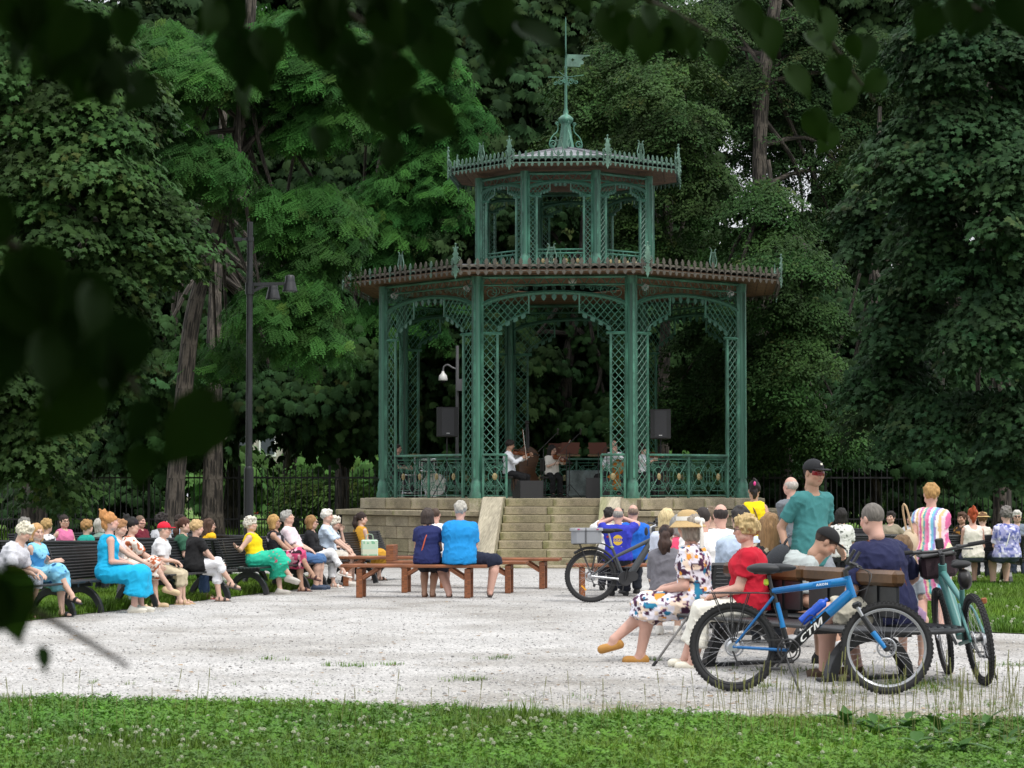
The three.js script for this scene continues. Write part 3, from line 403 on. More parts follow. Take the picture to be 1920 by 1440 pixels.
// railings
function grille(w, h) {   // one motif around a medallion, centred at 0, from y 0 to h
  const c = h / 2, x = w / 2, o = [seg(-x, 0.05, x, 0.05, 0.012), seg(-x, h - 0.09, x, h - 0.09, 0.012), ring2(0, c, 0.15 * w / 0.55, 0.2, 0.009)];
  for (const s of [1, -1]) for (const t of [1, -1]) {
    const y = (d) => c + t * d; o.push(seg(0, y(0.2), 0, y(h / 2 - 0.02), 0.01), seg(s * 0.15 * w / 0.55, c, s * x, c, 0.01), seg(0, c, s * x, y(0.38), 0.012), seg(s * x, y(0.12), s * x * 0.55, y(0.3), 0.01), seg(0, y(0.3), s * x * 0.55, y(0.3), 0.01), seg(0, y(0.22), s * x * 0.5, y(0.22), 0.008),
      curl(s * x * 0.62, y(0.16), 0.05, 0.5, 1.3, s * t, 0.007), curl(s * x * 0.42, y(0.23), 0.045, 2, 1.3, -s * t, 0.007), seg(s * x * 0.86, c, s * x * 0.86, y(0.2), 0.008));
  }
  return o;
}
const medal = join([new THREE.SphereGeometry(0.055, 10, 8).scale(0.85, 1.15, 0.5), new THREE.TorusGeometry(0.05, 0.012, 5, 12).scale(0.9, 1.2, 1)]);
function railFace(x0, x1, A, y0, h, k, n) {
  const g = group('railing', bandstand); spin(g, k * 45); const L = x1 - x0, w = L / n, parts = [];
  for (let i = 0; i < n; i++) { parts.push(...grille(w, h).map((q) => q.translate(x0 + w * (i + 0.5), y0, A))); const m = mesh('medallion', medal, MGold, g); m.position.set(x0 + w * (i + 0.5), y0 + h / 2, A + 0.02); }
  mesh('grille', join(parts), MG, g); mesh('top_rail', put(cbox(L, 0.05, 0.09, 0.012), (x0 + x1) / 2, y0 + h, A), MG, g);
  for (const x of n > 2 ? [x0, (x0 + x1) / 2, x1] : [x0, x1]) mesh('post', put(box(0.045, h, 0.045), x, y0 + h / 2, A), MG, g);
}
for (let k = 0; k < 8; k++) { const h = S1 / 2 - 0.46; if (k) railFace(-h, h, A1, STAGE, 0.91, k, 4); else { railFace(-S1 / 2 + 0.15, -0.99, A1 + 0.12, STAGE, 0.91, 0, 1); railFace(0.99, S1 / 2 - 0.15, A1 + 0.12, STAGE, 0.91, 0, 1); } }
for (let k = 0; k < 8; k++) { const g = group('upper_railing', bandstand), h = S2 / 2 - 0.28, o = []; spin(g, k * 45);
  for (let i = 0; i < 4; i++) { const x = lerp(-h, h, (i + 0.5) / 4); o.push(ring2(x, 6.52, 0.11, 0.16, 0.008).translate(0, 0, A2), seg(x - 0.12, 6.36, x + 0.12, 6.7, 0.01, A2), seg(x + 0.12, 6.36, x - 0.12, 6.7, 0.01, A2), seg(x, 6.7, x, 6.76, 0.01, A2)); const m = mesh('medallion', medal, MGold, g); m.position.set(x, 6.52, A2 + 0.02); m.scale.setScalar(0.7); }
  for (const y of [6.36, 6.69, 6.77]) o.push(seg(-h, y, h, y, 0.022, A2, 0.03)); for (const x of [-h, 0, h]) o.push(seg(x, 6.3, x, 6.77, 0.022, A2, 0.022)); mesh('grille', join(o), MG, g); }
// roofs: boards below, sheet metal above, cresting round the edge
function ringFace(ri, yi, ro, yo, half = 22.5 * R) {   // a trapezoid of one face between two apothems, seen from below and above
  const wi = ri * Math.tan(half), wo = ro * Math.tan(half), t = 0.025, P = [[-wi, yi, ri], [wi, yi, ri], [wo, yo, ro], [-wo, yo, ro]], pos = [], nor = [], uv = [], ix = [];
  for (const [dy, s] of [[0, -1], [t, 1]]) { const k = pos.length / 3; for (const [x, y, z] of P) { pos.push(x, y + dy, z); nor.push(0, s, 0); uv.push(x, z + yi); } s > 0 ? ix.push(k, k + 3, k + 2, k, k + 2, k + 1) : ix.push(k, k + 2, k + 3, k, k + 1, k + 2); }
  const side = (a, b, n) => { const k = pos.length / 3; for (const [q, dy] of [[a, 0], [b, 0], [b, t], [a, t]]) { pos.push(P[q][0], P[q][1] + dy, P[q][2]); nor.push(...n); uv.push(P[q][0], dy); } ix.push(k, k + 1, k + 2, k, k + 2, k + 3); };
  side(3, 2, [0, 0, 1]); side(1, 0, [0, 0, -1]); return fin(pos, nor, uv, ix);
}
const AE1 = A1 + 0.82, AE2 = A2 + 0.63, plankMats = [[0.48, 0.27, 0.165], [0.41, 0.225, 0.135], [0.55, 0.32, 0.2]].map((c) => std(lin(...c), { map: T.wood, roughness: 0.7 }));
const roof1 = group('lower_roof', bandstand), roof2 = group('upper_roof', bandstand);
{
  const pl = []; for (let i = 0; i < 17; i++) { const a = lerp(1.2, AE1 - 0.03, i / 17), b = lerp(1.2, AE1 - 0.03, (i + 1) / 17) - 0.012; pl.push(ringFace(a, 6.055, b, 6.055)); }
  const pl2 = []; for (let i = 0; i < 9; i++) { const a = lerp(0.05, AE2 - 0.03, i / 9), b = lerp(0.05, AE2 - 0.03, (i + 1) / 9) - 0.012; pl2.push(ringFace(a, 8.6, b, 8.6)); }
  const s1 = ringFace(1.6, 6.42, AE1, 6.13), s2 = ringFace(0.1, 9.24, AE2, 8.68);
  for (let k = 0; k < 8; k++) {
    pl.forEach((g, i) => spin(mesh('plank', g, plankMats[(i * 7 + k) % 3], roof1), k * 45)); pl2.forEach((g, i) => spin(mesh('plank', g, plankMats[(i * 5 + k) % 3], roof2), k * 45));
    spin(mesh('metal_sheet', s1, MZinc, roof1), k * 45); spin(mesh('metal_sheet', s2, MZinc, roof2), k * 45);
    const rib = (a, y, b, y2) => bar(V(0, y, a / Math.cos(22.5 * R)), V(0, y2, b / Math.cos(22.5 * R)), 0.05, 0.04); spin(mesh('ridge', rib(0.15, 9.27, AE2, 8.71), MZinc, roof2), k * 45 + 22.5); spin(mesh('ridge', rib(1.6, 6.46, AE1, 6.17), MZinc, roof1), k * 45 + 22.5);
  }
  const pieceGeo = (up, dn, p) => join([extrude(leafShape(up, p * 0.27), 0.014), put(extrude(leafShape(dn, p * 0.26), 0.014), 0, -0.11, 0, 0, 0, Math.PI), put(box(0.016, 0.12, 0.012), 0, -0.06, 0.006), ring2(p / 2, -0.07, p * 0.4, 0.045, 0.008, 0, Math.PI, 6)]);
  for (const [rf, A, y, n, up, dn, mat] of [[roof1, AE1, 6.16, 22, 0.15, 0.1, MRust], [roof2, AE2, 8.72, 15, 0.14, 0.1, MCrest]]) {
    const w = A * Math.tan(22.5 * R), p = 2 * w / n, pg = pieceGeo(up, dn, p), corner = join([extrude(leafShape(0.42, 0.07), 0.02), put(extrude(leafShape(0.3, 0.06), 0.02), 0, 0.02, 0, 0, 0, Math.PI), ...[1, -1].flatMap((s) => [curl(s * 0.06, 0.12, 0.06, 0, 1.3, s), curl(s * 0.05, -0.1, 0.05, 0, 1.3, -s), ball(0.022, s * 0.05, 0.36, 0.01, 6, 5)]), ball(0.025, 0, 0.44, 0.01, 6, 5)]);
    const lyre = join([pipe([V(-0.09, 0.42, 0), V(-0.05, 0.4, 0), V(-0.07, 0.28, 0), V(-0.1, 0.15, 0), V(-0.05, 0.04, 0), V(0.05, 0.04, 0), V(0.1, 0.15, 0), V(0.07, 0.28, 0), V(0.05, 0.4, 0), V(0.09, 0.42, 0)], 0.013, 5, 30), ...[-0.03, 0, 0.03].map((x) => seg(x, 0.05, x, 0.36, 0.008)), seg(-0.08, 0.34, 0.08, 0.34, 0.016), seg(0, -0.02, 0, 0.05, 0.03)]);
    const band = join([box(2 * w, 0.035, 0.03, 0, 0, 0), box(2 * w, 0.02, 0.02, 0, -0.12, 0)]).translate(0, y, A + 0.01);
    for (let k = 0; k < 8; k++) {
      const back = k >= 3 && k <= 5; spin(mesh('eave_band', band, mat, rf), k * 45);
      for (let i = 0; i < n; i++) { const m = mesh('crest_leaf', pg, (rf === roof1 && k > 5 && i % 4 === 1) ? MCrest : mat, rf), a = k * 45 * R, x = -w + p * (i + 0.5); m.position.set(Math.sin(a) * (A + 0.03) + Math.cos(a) * x, y, Math.cos(a) * (A + 0.03) - Math.sin(a) * x); m.rotation.set((hash(i, k, 5) - 0.5) * 0.12, a, (hash(i, k, 2) - 0.5) * 0.09); }
      const c = mesh('corner_ornament', corner, MCrest, rf), a = (k * 45 + 22.5) * R; c.position.set(Math.sin(a) * (A / Math.cos(22.5 * R) + 0.03), y, Math.cos(a) * (A / Math.cos(22.5 * R) + 0.03)); c.rotation.y = a;
      const l = mesh('lyre_ornament', lyre, MCrest, rf), b = k * 45 * R; l.position.set(Math.sin(b) * (A - 0.05), y + 0.02, Math.cos(b) * (A - 0.05)); l.rotation.y = b;
    }
  }
}
// spire and weather vane
{
  const sp = group('spire', bandstand);
  mesh('spire_base', lathe([[0.24, 9.2], [0.2, 9.26], [0.15, 9.5], [0.105, 9.82], [0.13, 9.85], [0.17, 9.9], [0.17, 9.96], [0.1, 10.02], [0.05, 10.05], [0.06, 10.1], [0.035, 10.2], [0.03, 10.75], [0.045, 10.8], [0.045, 10.92], [0.028, 10.95], [0.028, 11.1], [0.04, 11.13], [0.022, 11.16], [0.018, 11.5], [0.012, 12.25], [0, 12.3]], 14), MG, sp);
  for (let k = 0; k < 4; k++) { const g = join([curl(0.3, 9.36, 0.1, -1.2, 1.5, 1, 0.014), pipe([V(0.3, 9.26, 0), V(0.38, 9.36, 0), V(0.33, 9.52, 0), V(0.2, 9.66, 0), V(0.19, 9.78, 0), V(0.24, 9.84, 0)], 0.014, 5, 22), curl(0.2, 9.83, 0.045, 0, 1.4, 1, 0.01)]); spin(mesh('bracket_scroll', g, MG, sp), k * 90 + 20); }
  for (let k = 0; k < 4; k++) { const g = join([rod(V(0, 10.9, 0), V(0.42 + 0.2 * (k % 2), 10.93, 0), 0.012, 0.006, 5), curl(0.12, 10.8, 0.07, 1.8, 1.4, -1, 0.01), curl(0.25, 10.78, 0.05, 1.8, 1.3, 1, 0.009)]); spin(mesh('compass_arm', g, MG, sp), k * 90 - 12); }
  const q = []; for (let i = 0; i < 16; i++) { const a = i / 16 * 6.283, r = 0.032 + 0.012 * Math.cos(a * 4); q.push([0.16 + r * Math.cos(a), 11.3 + r * Math.sin(a)]); }
  const fl = [[0.02, 11.15], [0.33, 11.14], [0.34, 11.2], [0.4, 11.2], [0.41, 11.26], [0.36, 11.31], [0.42, 11.37], [0.55, 11.39], [0.55, 11.41], [0.02, 11.43]];
  mesh('vane_flag', extrude(fl, 0.012, 0, [q]).rotateY(-BTURN), MCrest, sp);
  mesh('pendant_lamp', join([ball(0.09, 0.35, 5.93, A1 - 0.6, 12, 9).scale(1, 1, 1), rod(V(0.35, 6.0, A1 - 0.6), V(0.35, 6.1, A1 - 0.6), 0.02)]), std(lin(0.7, 0.7, 0.66), { roughness: 0.3 }), bandstand);
  for (const x of [-1.25, 1.3]) for (const k of [1, 7]) spin(mesh('floodlight', join([put(lathe([[0.03, 0], [0.05, 0.05], [0.08, 0.14], [0.08, 0.16]], 10), x, 5.86, A1 - 0.1, 0, 2.3), rod(V(x, 5.98, A1 - 0.1), V(x, 5.88, A1 - 0.1), 0.012)]), std(lin(0.7, 0.7, 0.7)), bandstand), k * 45);
}
// stone plinth: two tiers of blocks, stairs with cheek slabs
{
  const pl = group('plinth', bandstand), tan = Math.tan(22.5 * R);
  const oct = (A, y0, y1) => { const p = []; for (let k = 0; k < 8; k++) { const a = (k * 45 + 22.5) * R; p.push([Math.sin(a) * A / Math.cos(22.5 * R), Math.cos(a) * A / Math.cos(22.5 * R)]); } const g = extrude(p, y1 - y0); g.rotateX(Math.PI / 2); g.scale(1, 1, 1); g.translate(0, y1, 0); return g; };
  mesh('core', oct(4.68, 0, 0.95), MStoneA[2], pl); mesh('stage_floor', oct(4.32, 0.9, STAGE), MPale, pl);
  const face = (k, A, y0, y1, n, dep, mats, nm, skip) => { const w = A * tan; for (let i = 0; i < n; i++) { const off = 0; const x0 = lerp(-w, w, i / n) + off, x1 = lerp(-w, w, (i + 1) / n); if (skip && (x0 + x1) / 2 > -1.38 && (x0 + x1) / 2 < 1.38) continue;
      const m = mesh(nm, put(cbox(x1 - x0 - 0.01, y1 - y0 - 0.008, dep, 0.012), 0, 0, 0), mats[Math.floor(hash(i, k, Math.round(y0 * 50)) * mats.length)], pl), a = k * 45 * R, z = A - dep / 2 + (hash(i, k, 7) - 0.5) * 0.008, x = (x0 + x1) / 2; m.position.set(Math.sin(a) * z + Math.cos(a) * x, (y0 + y1) / 2, Math.cos(a) * z - Math.sin(a) * x); m.rotation.y = a; } };
  for (const k of [0, 1, 2, 6, 7]) {
    face(k, 4.82, 0, 0.2, 5, 0.26, [MMossy, MStoneA[2]], 'stone_block'); face(k, 4.8, 0.2, 0.48, 5, 0.22, [MMossy, MStoneA[0], MStoneA[2]], 'stone_block'); face(k, 4.8, 0.48, 0.74, 6, 0.22, MStoneA, 'stone_block'); face(k, 4.8, 0.74, 0.97, 5, 0.22, MStoneA, 'stone_block');
    face(k, 4.93, 0.97, 1.09, 4, 0.62, [MStoneA[1], MStoneA[0]], 'cornice_stone', k === 0); face(k, 4.42, 1.1, 1.335, 4, 0.3, [MStoneA[1], MStoneA[3], MStoneA[0]], 'kerb_stone', k === 0);
  }
  const st = group('stairs', bandstand), hw = 0.99;
  for (let i = 0; i < 8; i++) { const y1 = STAGE - i * 0.1675, z = 4.2 + i * 0.31; for (const s of [-1, 1]) { const m = mesh('step', cbox(hw * 1.0 - 0.006 + (s * (i % 2) ? 0.1 * s : 0), 0.163, 0.36, 0.012), [MMossy, MStoneA[2], MMossy, MStoneA[0]][(i * 3 + (s > 0 ? 1 : 0)) % 4], st); m.position.set(s * hw / 2 - (i % 2) * 0.05, y1 - 0.0835, z); } 
    mesh('step_fill', box(2 * hw, Math.max(0.02, y1 - 0.17), 0.3, 0, Math.max(0.01, (y1 - 0.17) / 2), z), MStoneA[2], st); }
  for (const s of [-1, 1]) { const p = [[4.1, 0], [6.95, 0], [6.95, 0.16], [4.75, STAGE + 0.02], [4.1, STAGE + 0.02]]; const g = extrude(p, 0.4, 0.01); g.rotateY(-Math.PI / 2); g.translate(s > 0 ? hw + 0.42 : -hw - 0.02, 0, 0); const u = g.attributes.uv, q = g.attributes.position; for (let i = 0; i < u.count; i++) u.setXY(i, q.getX(i) + q.getZ(i) * 0.2, q.getY(i) + q.getZ(i) * 0.7); mesh('cheek_slab', g, MPale, st); }
  mesh('landing_slab', put(cbox(3.6, 0.05, 0.6, 0.012), 0, 0.02, 7.0), MStoneA[1], st);
}
// ---------- benches, railings, lamps ----------
const MSteel = std(lin(0.03, 0.032, 0.036), { roughness: 0.38, map: T.mottle }), MOak = [[0.5, 0.17, 0.06], [0.43, 0.145, 0.055], [0.56, 0.2, 0.08]].map((c) => std(lin(...c), { map: T.wood, roughness: 0.6, bump: T.wood, bs: 0.002 }));
const slatG = {};
const arcPts = (r0, r1, a0, a1, n = 14) => { const p = []; for (let i = 0; i <= n; i++) { const a = lerp(a0, a1, i / n); p.push([Math.cos(a) * r1, Math.sin(a) * r1]); } for (let i = n; i >= 0; i--) { const a = lerp(a0, a1, i / n); p.push([Math.cos(a) * r0, Math.sin(a) * r0]); } return p; };
const archLeg = extrude(arcPts(0.23, 0.29, 0.12, Math.PI - 0.12), 0.05, 0.004).rotateY(-Math.PI / 2).scale(1, 1.28, 1.12).translate(0.025, -0.03, 0.16);
const backPost = join([bar(V(0, 0.36, -0.06), V(0, 0.8, -0.21), 0.03, 0.05), bar(V(0, 0.36, -0.08), V(0, 0.37, 0.42), 0.04, 0.05)]);
function bench(x, D, yaw, L, label, group_ = 'black steel slat benches') {   // sitters look along the bench's own +z
  const b = thing('slat_bench', label, 'bench', V(x, 0, -D), yaw * R, group_);
  const g = slatG[L] ??= put(cbox(L, 0.028, 0.036, 0.006), 0, 0, 0);
  for (let i = 0; i < 9; i++) { const m = mesh('seat_slat', g, MSteel, b); m.position.set(0, 0.405 - 0.012 * Math.sin(i / 8 * Math.PI) + (i === 8 ? -0.01 : 0), 0.44 - i * 0.056); }
  for (let i = 0; i < 11; i++) { const t = i / 10, m = mesh('back_slat', g, MSteel, b); m.position.set(0, 0.43 + 0.38 * t, -0.06 - 0.15 * t); m.rotation.x = -1.2; }
  for (const s of [-1, 1]) { const l = mesh('arch_leg', archLeg, MSteel, b); l.position.x = s * (L / 2 - 0.3); mesh('back_support', backPost, MSteel, b).position.x = s * (L / 2 - 0.12); }
  return b;
}
const row = (s, off = 0) => [-6.0 + 0.316 * s + 0.949 * off, 27.5 + 0.949 * s - 0.316 * off];   // metres along the front left row of seats
[[0.2, 'steel bench at the lower left, under the white-haired woman in grey'], [2.4, 'steel bench under the woman in the turquoise dress'], [4.6, 'steel bench under the woman in black and white and the red cap'], [7.4, 'steel bench under the woman in the yellow top and green skirt'], [9.6, 'steel bench under the white-haired man in pale blue'], [11.7, 'steel bench under the woman in mustard by the plinth']].forEach(([s, l]) => { const [x, D] = row(s, -0.13); bench(x, D, 71.6, 2.1, l); });
[[130, 32.7, 168, 2.2, 'steel bench seen from behind under the swirl-patterned top'], [300, 34.4, 160, 2.2, 'steel bench seen from behind past the dark cap and red cap'], [405, 36.6, 150, 1.9, 'steel bench under the long-haired woman in the yellow shirt'], [130, 37.6, 40, 2.0, 'steel bench under the woman in pink facing the plaza'], [300, 38.6, 50, 2.0, 'steel bench under the man in maroon with folded arms'],
  [1795, 36.6, 183, 2.25, 'steel bench seen from behind at the right edge under the red-haired woman'], [1590, 36.9, 178, 2.0, 'steel bench seen from behind under the black bob haircut'], [1690, 41.2, -12, 2.2, 'steel bench under the woman in beige with the red bag'], [1850, 41.0, -14, 2.2, 'steel bench under the woman in sunglasses at the right edge'], [1375, 27.9, 178, 1.3, 'steel bench under the bald man in white in the crowd'], [1425, 23.4, 190, 1.3, 'short steel bench under the long-haired girl']].forEach(([px, D, yaw, L, l]) => bench(X(px, D, 0.4), D, yaw, L, l));
// wooden benches in the middle
const plankG = cbox(2.1, 0.045, 0.13, 0.008), legG = cbox(0.085, 0.42, 0.085, 0.008);
function woodBench(px, D, yaw, label, k = 1, post = 0) {
  const b = thing('wooden_bench', label, 'bench', V(X(px, D, 0.4), 0, -D), yaw * R, 'red-brown wooden benches'); b.scale.x = k;
  for (let i = 0; i < 3; i++) { const m = mesh('plank', plankG, MOak[i], b); m.position.set(0, 0.455, (i - 1) * 0.145); }
  for (const s of [-1, 1]) { for (const z of [-0.15, 0.15]) { const l = mesh('leg', legG, MOak[(s + 1) / 2], b); l.position.set(s * 0.78, 0.21, z); const r = mesh('brace', bar(V(s * 0.74, 0.28, z), V(s * 0.52, 0.42, z), 0.045, 0.05), MOak[2], b); } mesh('cross_rail', put(cbox(0.08, 0.06, 0.2, 0.006), s * 0.78, 0.39, 0), MOak[1], b); }
  if (post) mesh('end_post', put(cbox(0.11, 0.24, 0.42, 0.008), post * 1.0, 0.595, 0), MOak[0], b);
}
woodBench(778, 33.0, -6, 'wooden bench carrying the couple in navy and bright blue'); woodBench(858, 34.5, -7, 'wooden bench directly behind the couple in blue', 1, -1); woodBench(926, 36.0, -8, 'rearmost wooden bench in front of the stairs'); woodBench(742, 36.8, -6, 'wooden bench behind the shopping bag'); woodBench(1172, 33.3, 2, 'wooden bench under the two men in royal blue shirts', 0.8);
// iron railings
function railings(px0, px1, D, label, n) {
  const x0 = X(px0, D), x1 = X(px1, D), f = thing('iron_fence', label, 'fence', V(x0, 0, -D), 0, 'iron railings behind the plaza'), g = join([box(0.022, 1.95, 0.022, 0, 1.0, 0), put(new THREE.ConeGeometry(0.02, 0.08, 4), 0, 2.01, 0)]), short = box(0.018, 0.75, 0.018, 0, 0.4, 0), p = box(0.06, 2.1, 0.06, 0, 1.05, 0), st = (x1 - x0) / n;
  for (let i = 0; i <= n; i++) { mesh(i % 16 ? 'bar' : 'post', i % 16 ? g : p, MBlack, f).position.x = i * st; if (i < n) mesh('short_bar', short, MBlack, f).position.x = (i + 0.5) * st; }
  for (const y of [0.15, 0.78, 1.8]) mesh('rail', put(box(x1 - x0, 0.04, 0.03), (x1 - x0) / 2, y, 0.027), MBlack, f);
}
railings(-60, 745, 56.5, 'black iron railings left of the bandstand', 76); railings(1380, 1990, 56.5, 'black iron railings right of the bandstand', 58);
// lamp post
{
  const D = 41, t = thing('lamp_post', 'tall black lamp post with two bell lamps left of the bandstand', 'lamp post', V(X(466, D), 0, -D)), y = (p) => Y(p, D), k = D / FPX;
  mesh('sleeve', lathe([[0.1, 0], [0.1, 0.05], [0.086, 0.08], [0.086, y(880)], [0.06, y(874)]], 18), MSteel, t); mesh('pole', rod(V(0, y(880), 0), V(0, y(416), 0), 0.062, 0.052, 16), MSteel, t);
  mesh('collar', join([rod(V(0, y(552), 0), V(0, y(530), 0), 0.078, 0.078, 14), rod(V(0, y(452), 0), V(0, y(445), 0), 0.07, 0.07, 12)]), MSteel, t);
  mesh('bracket', join([bar(V(0, y(449), 0), V(-30 * k, y(448), 0), 0.05, 0.04), box(0.12, 0.07, 0.09, -22 * k, y(449), 0)]), MSteel, t);
  const bell = lathe([[0.05, 0.17], [0.085, 0.15], [0.09, 0.06], [0.1, 0.03], [0.13, -0.1], [0.14, -0.13], [0.125, -0.13]], 16), glass = std(lin(0.2, 0.21, 0.23), { roughness: 0.2 });
  for (const [px, py, z] of [[543, 535, 0.15], [506, 545, -0.35]]) { const m = mesh('lamp_head', bell, MSteel, t); m.position.set((px - 466) * k, y(py), z); mesh('lens', new THREE.CylinderGeometry(0.12, 0.12, 0.01, 16), glass, m).position.y = -0.125; mesh('arm', join([bar(V(0, y(533), 0), V((px - 466) * k, y(533), z), 0.04, 0.055), bar(V(0, y(550), 0), V((px - 466) * k * 0.45, y(535), z * 0.45), 0.03, 0.03)]), MSteel, t); }
}
// camera post behind the bandstand
{
  const D = 58, t = thing('camera_post', 'grey post with white dome camera seen between the bandstand columns', 'camera post', V(X(857, D), 0, -D)), y = (p) => Y(p, D), k = D / FPX, w = std(lin(0.78, 0.78, 0.76), { roughness: 0.35 }), g = std(lin(0.16, 0.16, 0.17), { roughness: 0.5 });
  mesh('pole', rod(V(0, 0, 0), V(0, y(648), 0), 0.045, 0.04, 12), g, t); mesh('arm', pipe([V(0, y(692), 0), V(-0.1, y(690), 0), V(-0.25, y(684), 0), V(-0.34, y(688), 0), V(-0.36, y(696), 0)], 0.025, 6, 20), g, t);
  const c = mesh('camera_housing', lathe([[0, 0.16], [0.03, 0.16], [0.04, 0.12], [0.1, 0.05], [0.115, -0.02], [0.115, -0.07], [0.1, -0.08], [0, -0.08]], 16), w, t); c.position.set(-0.36, y(708), 0.02); const d = mesh('dome', ball(0.085, 0, -0.08, 0, 12, 8), std(lin(0.02, 0.02, 0.025), { roughness: 0.1 }), c);
  mesh('junction_box', box(0.16, 0.3, 0.14, 0.06, y(722), 0.03), g, t);
}
// pale house far beyond the railings
{
  const D = 130, t = thing('pale_house', 'pale plastered house glimpsed beyond the railings beside the lamp post', 'building', V(X(512, D), 0, -D)), w = std(lin(0.62, 0.58, 0.5), { map: T.mottle }), g = std(lin(0.05, 0.06, 0.07), { roughness: 0.2 });
  mesh('wall', box(5, 5.5, 6, 0, 2.75, 0), w, t); mesh('roof', extrude([[-2.9, 5.5], [2.9, 5.5], [0, 7.6]], 6.4).translate(0, 0, -3.2), std(lin(0.3, 0.12, 0.08), { map: T.mottle }), t);
  for (const x of [-1.5, 0, 1.5]) for (const y of [1.5, 3.9]) { const f = mesh('window', put(box(0.95, 1.35, 0.1), x, y, 3.02), std(lin(0.7, 0.7, 0.68)), t); mesh('pane', put(box(0.75, 1.15, 0.06), x, y, 3.06), g, f); }
  const c = thing('parked_car', 'red car glimpsed far beyond the railings beside the lamp post', 'car', V(X(506, 110), 0, -110)), red = std(lin(0.4, 0.03, 0.03), { roughness: 0.3 });
  mesh('body', extrude([[-2, 0.3], [2, 0.3], [2.05, 0.8], [1.2, 0.95], [0.6, 1.45], [-1.0, 1.45], [-1.6, 0.98], [-2.05, 0.9]], 1.7, 0.05).translate(0, 0, -0.85), red, c); mesh('side_window', extrude([[-1.35, 1.0], [1.0, 1.0], [0.55, 1.38], [-0.95, 1.38]], 0.02).translate(0, 0, 0.9), g, c); for (const x of [-1.3, 1.3]) mesh('wheel', put(new THREE.CylinderGeometry(0.31, 0.31, 0.2, 18), x, 0.31, 0.8, 0, Math.PI / 2), MBlack, c);
}
// far trees beyond the meadow
[[40, 905, 100, 120, 70], [230, 900, 104, 120, 70], [420, 890, 100, 100, 70], [620, 880, 108, 110, 80], [760, 880, 100, 90, 60], [1440, 890, 100, 100, 60], [1620, 895, 104, 130, 70], [1800, 895, 100, 120, 70], [1940, 895, 104, 90, 70], [1000, 860, 104, 150, 70], [1220, 860, 100, 150, 70]].forEach(([px, py, D, w, h], i) => tree('distant_tree', ['far leafy tree beyond the meadow at the left edge', 'far leafy tree beyond the meadow behind the turquoise dress', 'far leafy tree beyond the meadow behind the lamp post', 'far leafy tree beyond the meadow left of the plinth', 'far leafy tree beyond the meadow behind the drummer', 'far leafy tree beyond the meadow behind the yellow sleeveless top', 'far leafy tree beyond the meadow behind the teal shirt', 'far leafy tree beyond the meadow behind the striped dress', 'far leafy tree beyond the meadow at the right edge', 'far leafy tree beyond the meadow behind the musicians', 'far leafy tree beyond the meadow behind the right speaker'][i], 'chestnut', pxs([px, null, D], [px, 900, D], [px, 860, D]), 0.2, [[px, py, D, w, h, 2.5]], 420, [0.055, 0.115, 0.03], 'far trees beyond the meadow', { s: 2.2, bs: 1.5, limbs: false, opaque: true }));
// ---------- on the stage ----------
const onStage = (px, D, dy = 0) => V(X(px, D, STAGE), STAGE + dy, -D);
const MViolin = std(lin(0.42, 0.11, 0.025), { roughness: 0.22, map: T.wood }), MBass = std(lin(0.2, 0.085, 0.03), { roughness: 0.3, map: T.wood }), MEbony = std(lin(0.015, 0.013, 0.012), { roughness: 0.4 });
function fiddleShape(L) { const w = [[0, 0.24], [0.08, 0.29], [0.2, 0.3], [0.32, 0.25], [0.45, 0.18], [0.55, 0.18], [0.66, 0.22], [0.78, 0.25], [0.9, 0.22], [1, 0.08]], a = w.map(([t, h]) => [h * L * 0.98, t * L]), p = new THREE.CatmullRomCurve3([V(0, 0, 0), ...a.map(([x, y]) => V(x, y, 0)), V(0, L, 0)], false, 'centripetal').getPoints(30); return [...p.map((q) => [q.x, q.y]), ...p.reverse().map((q) => [-q.x, q.y]).slice(1, -1)]; }
function fiddle(name, label, L, depth, mt, pos, quat, group_) {   // body from 0 to L along +y, belly to +z
  const t = thing(name, label, name.split('_').pop(), pos, 0, group_); t.quaternion.copy(quat);
  mesh('sound_box', extrude(fiddleShape(L), depth, 0.006 * L / 0.36).translate(0, 0, -depth), mt, t); mesh('neck', join([bar(V(0, L * 0.98, 0), V(0, L * 1.42, -depth * 0.2), 0.025 * L / 0.36, 0.02 * L / 0.36), bar(V(0, L * 0.6, 0.012), V(0, L * 1.4, 0.012), 0.02 * L / 0.36, 0.008), ball(0.02 * L / 0.36, 0, L * 1.55, -depth * 0.3, 8, 6), bar(V(0, L * 1.42, -depth * 0.2), V(0, L * 1.55, -depth * 0.3), 0.018 * L / 0.36)]), MEbony, t);
  mesh('bridge', put(box(L * 0.12, 0.012, 0.03 * L / 0.36), 0, L * 0.42, 0.02), mt, t); mesh('tailpiece', bar(V(0, L * 0.06, 0.02), V(0, L * 0.34, 0.025), 0.03 * L / 0.36, 0.008), MEbony, t);
  for (const s of [-1, 1]) mesh('sound_hole', put(box(L * 0.012, L * 0.17, 0.004), s * L * 0.13, L * 0.43, 0.008, 0, 0, s * 0.15), MEbony, t);
  return t;
}
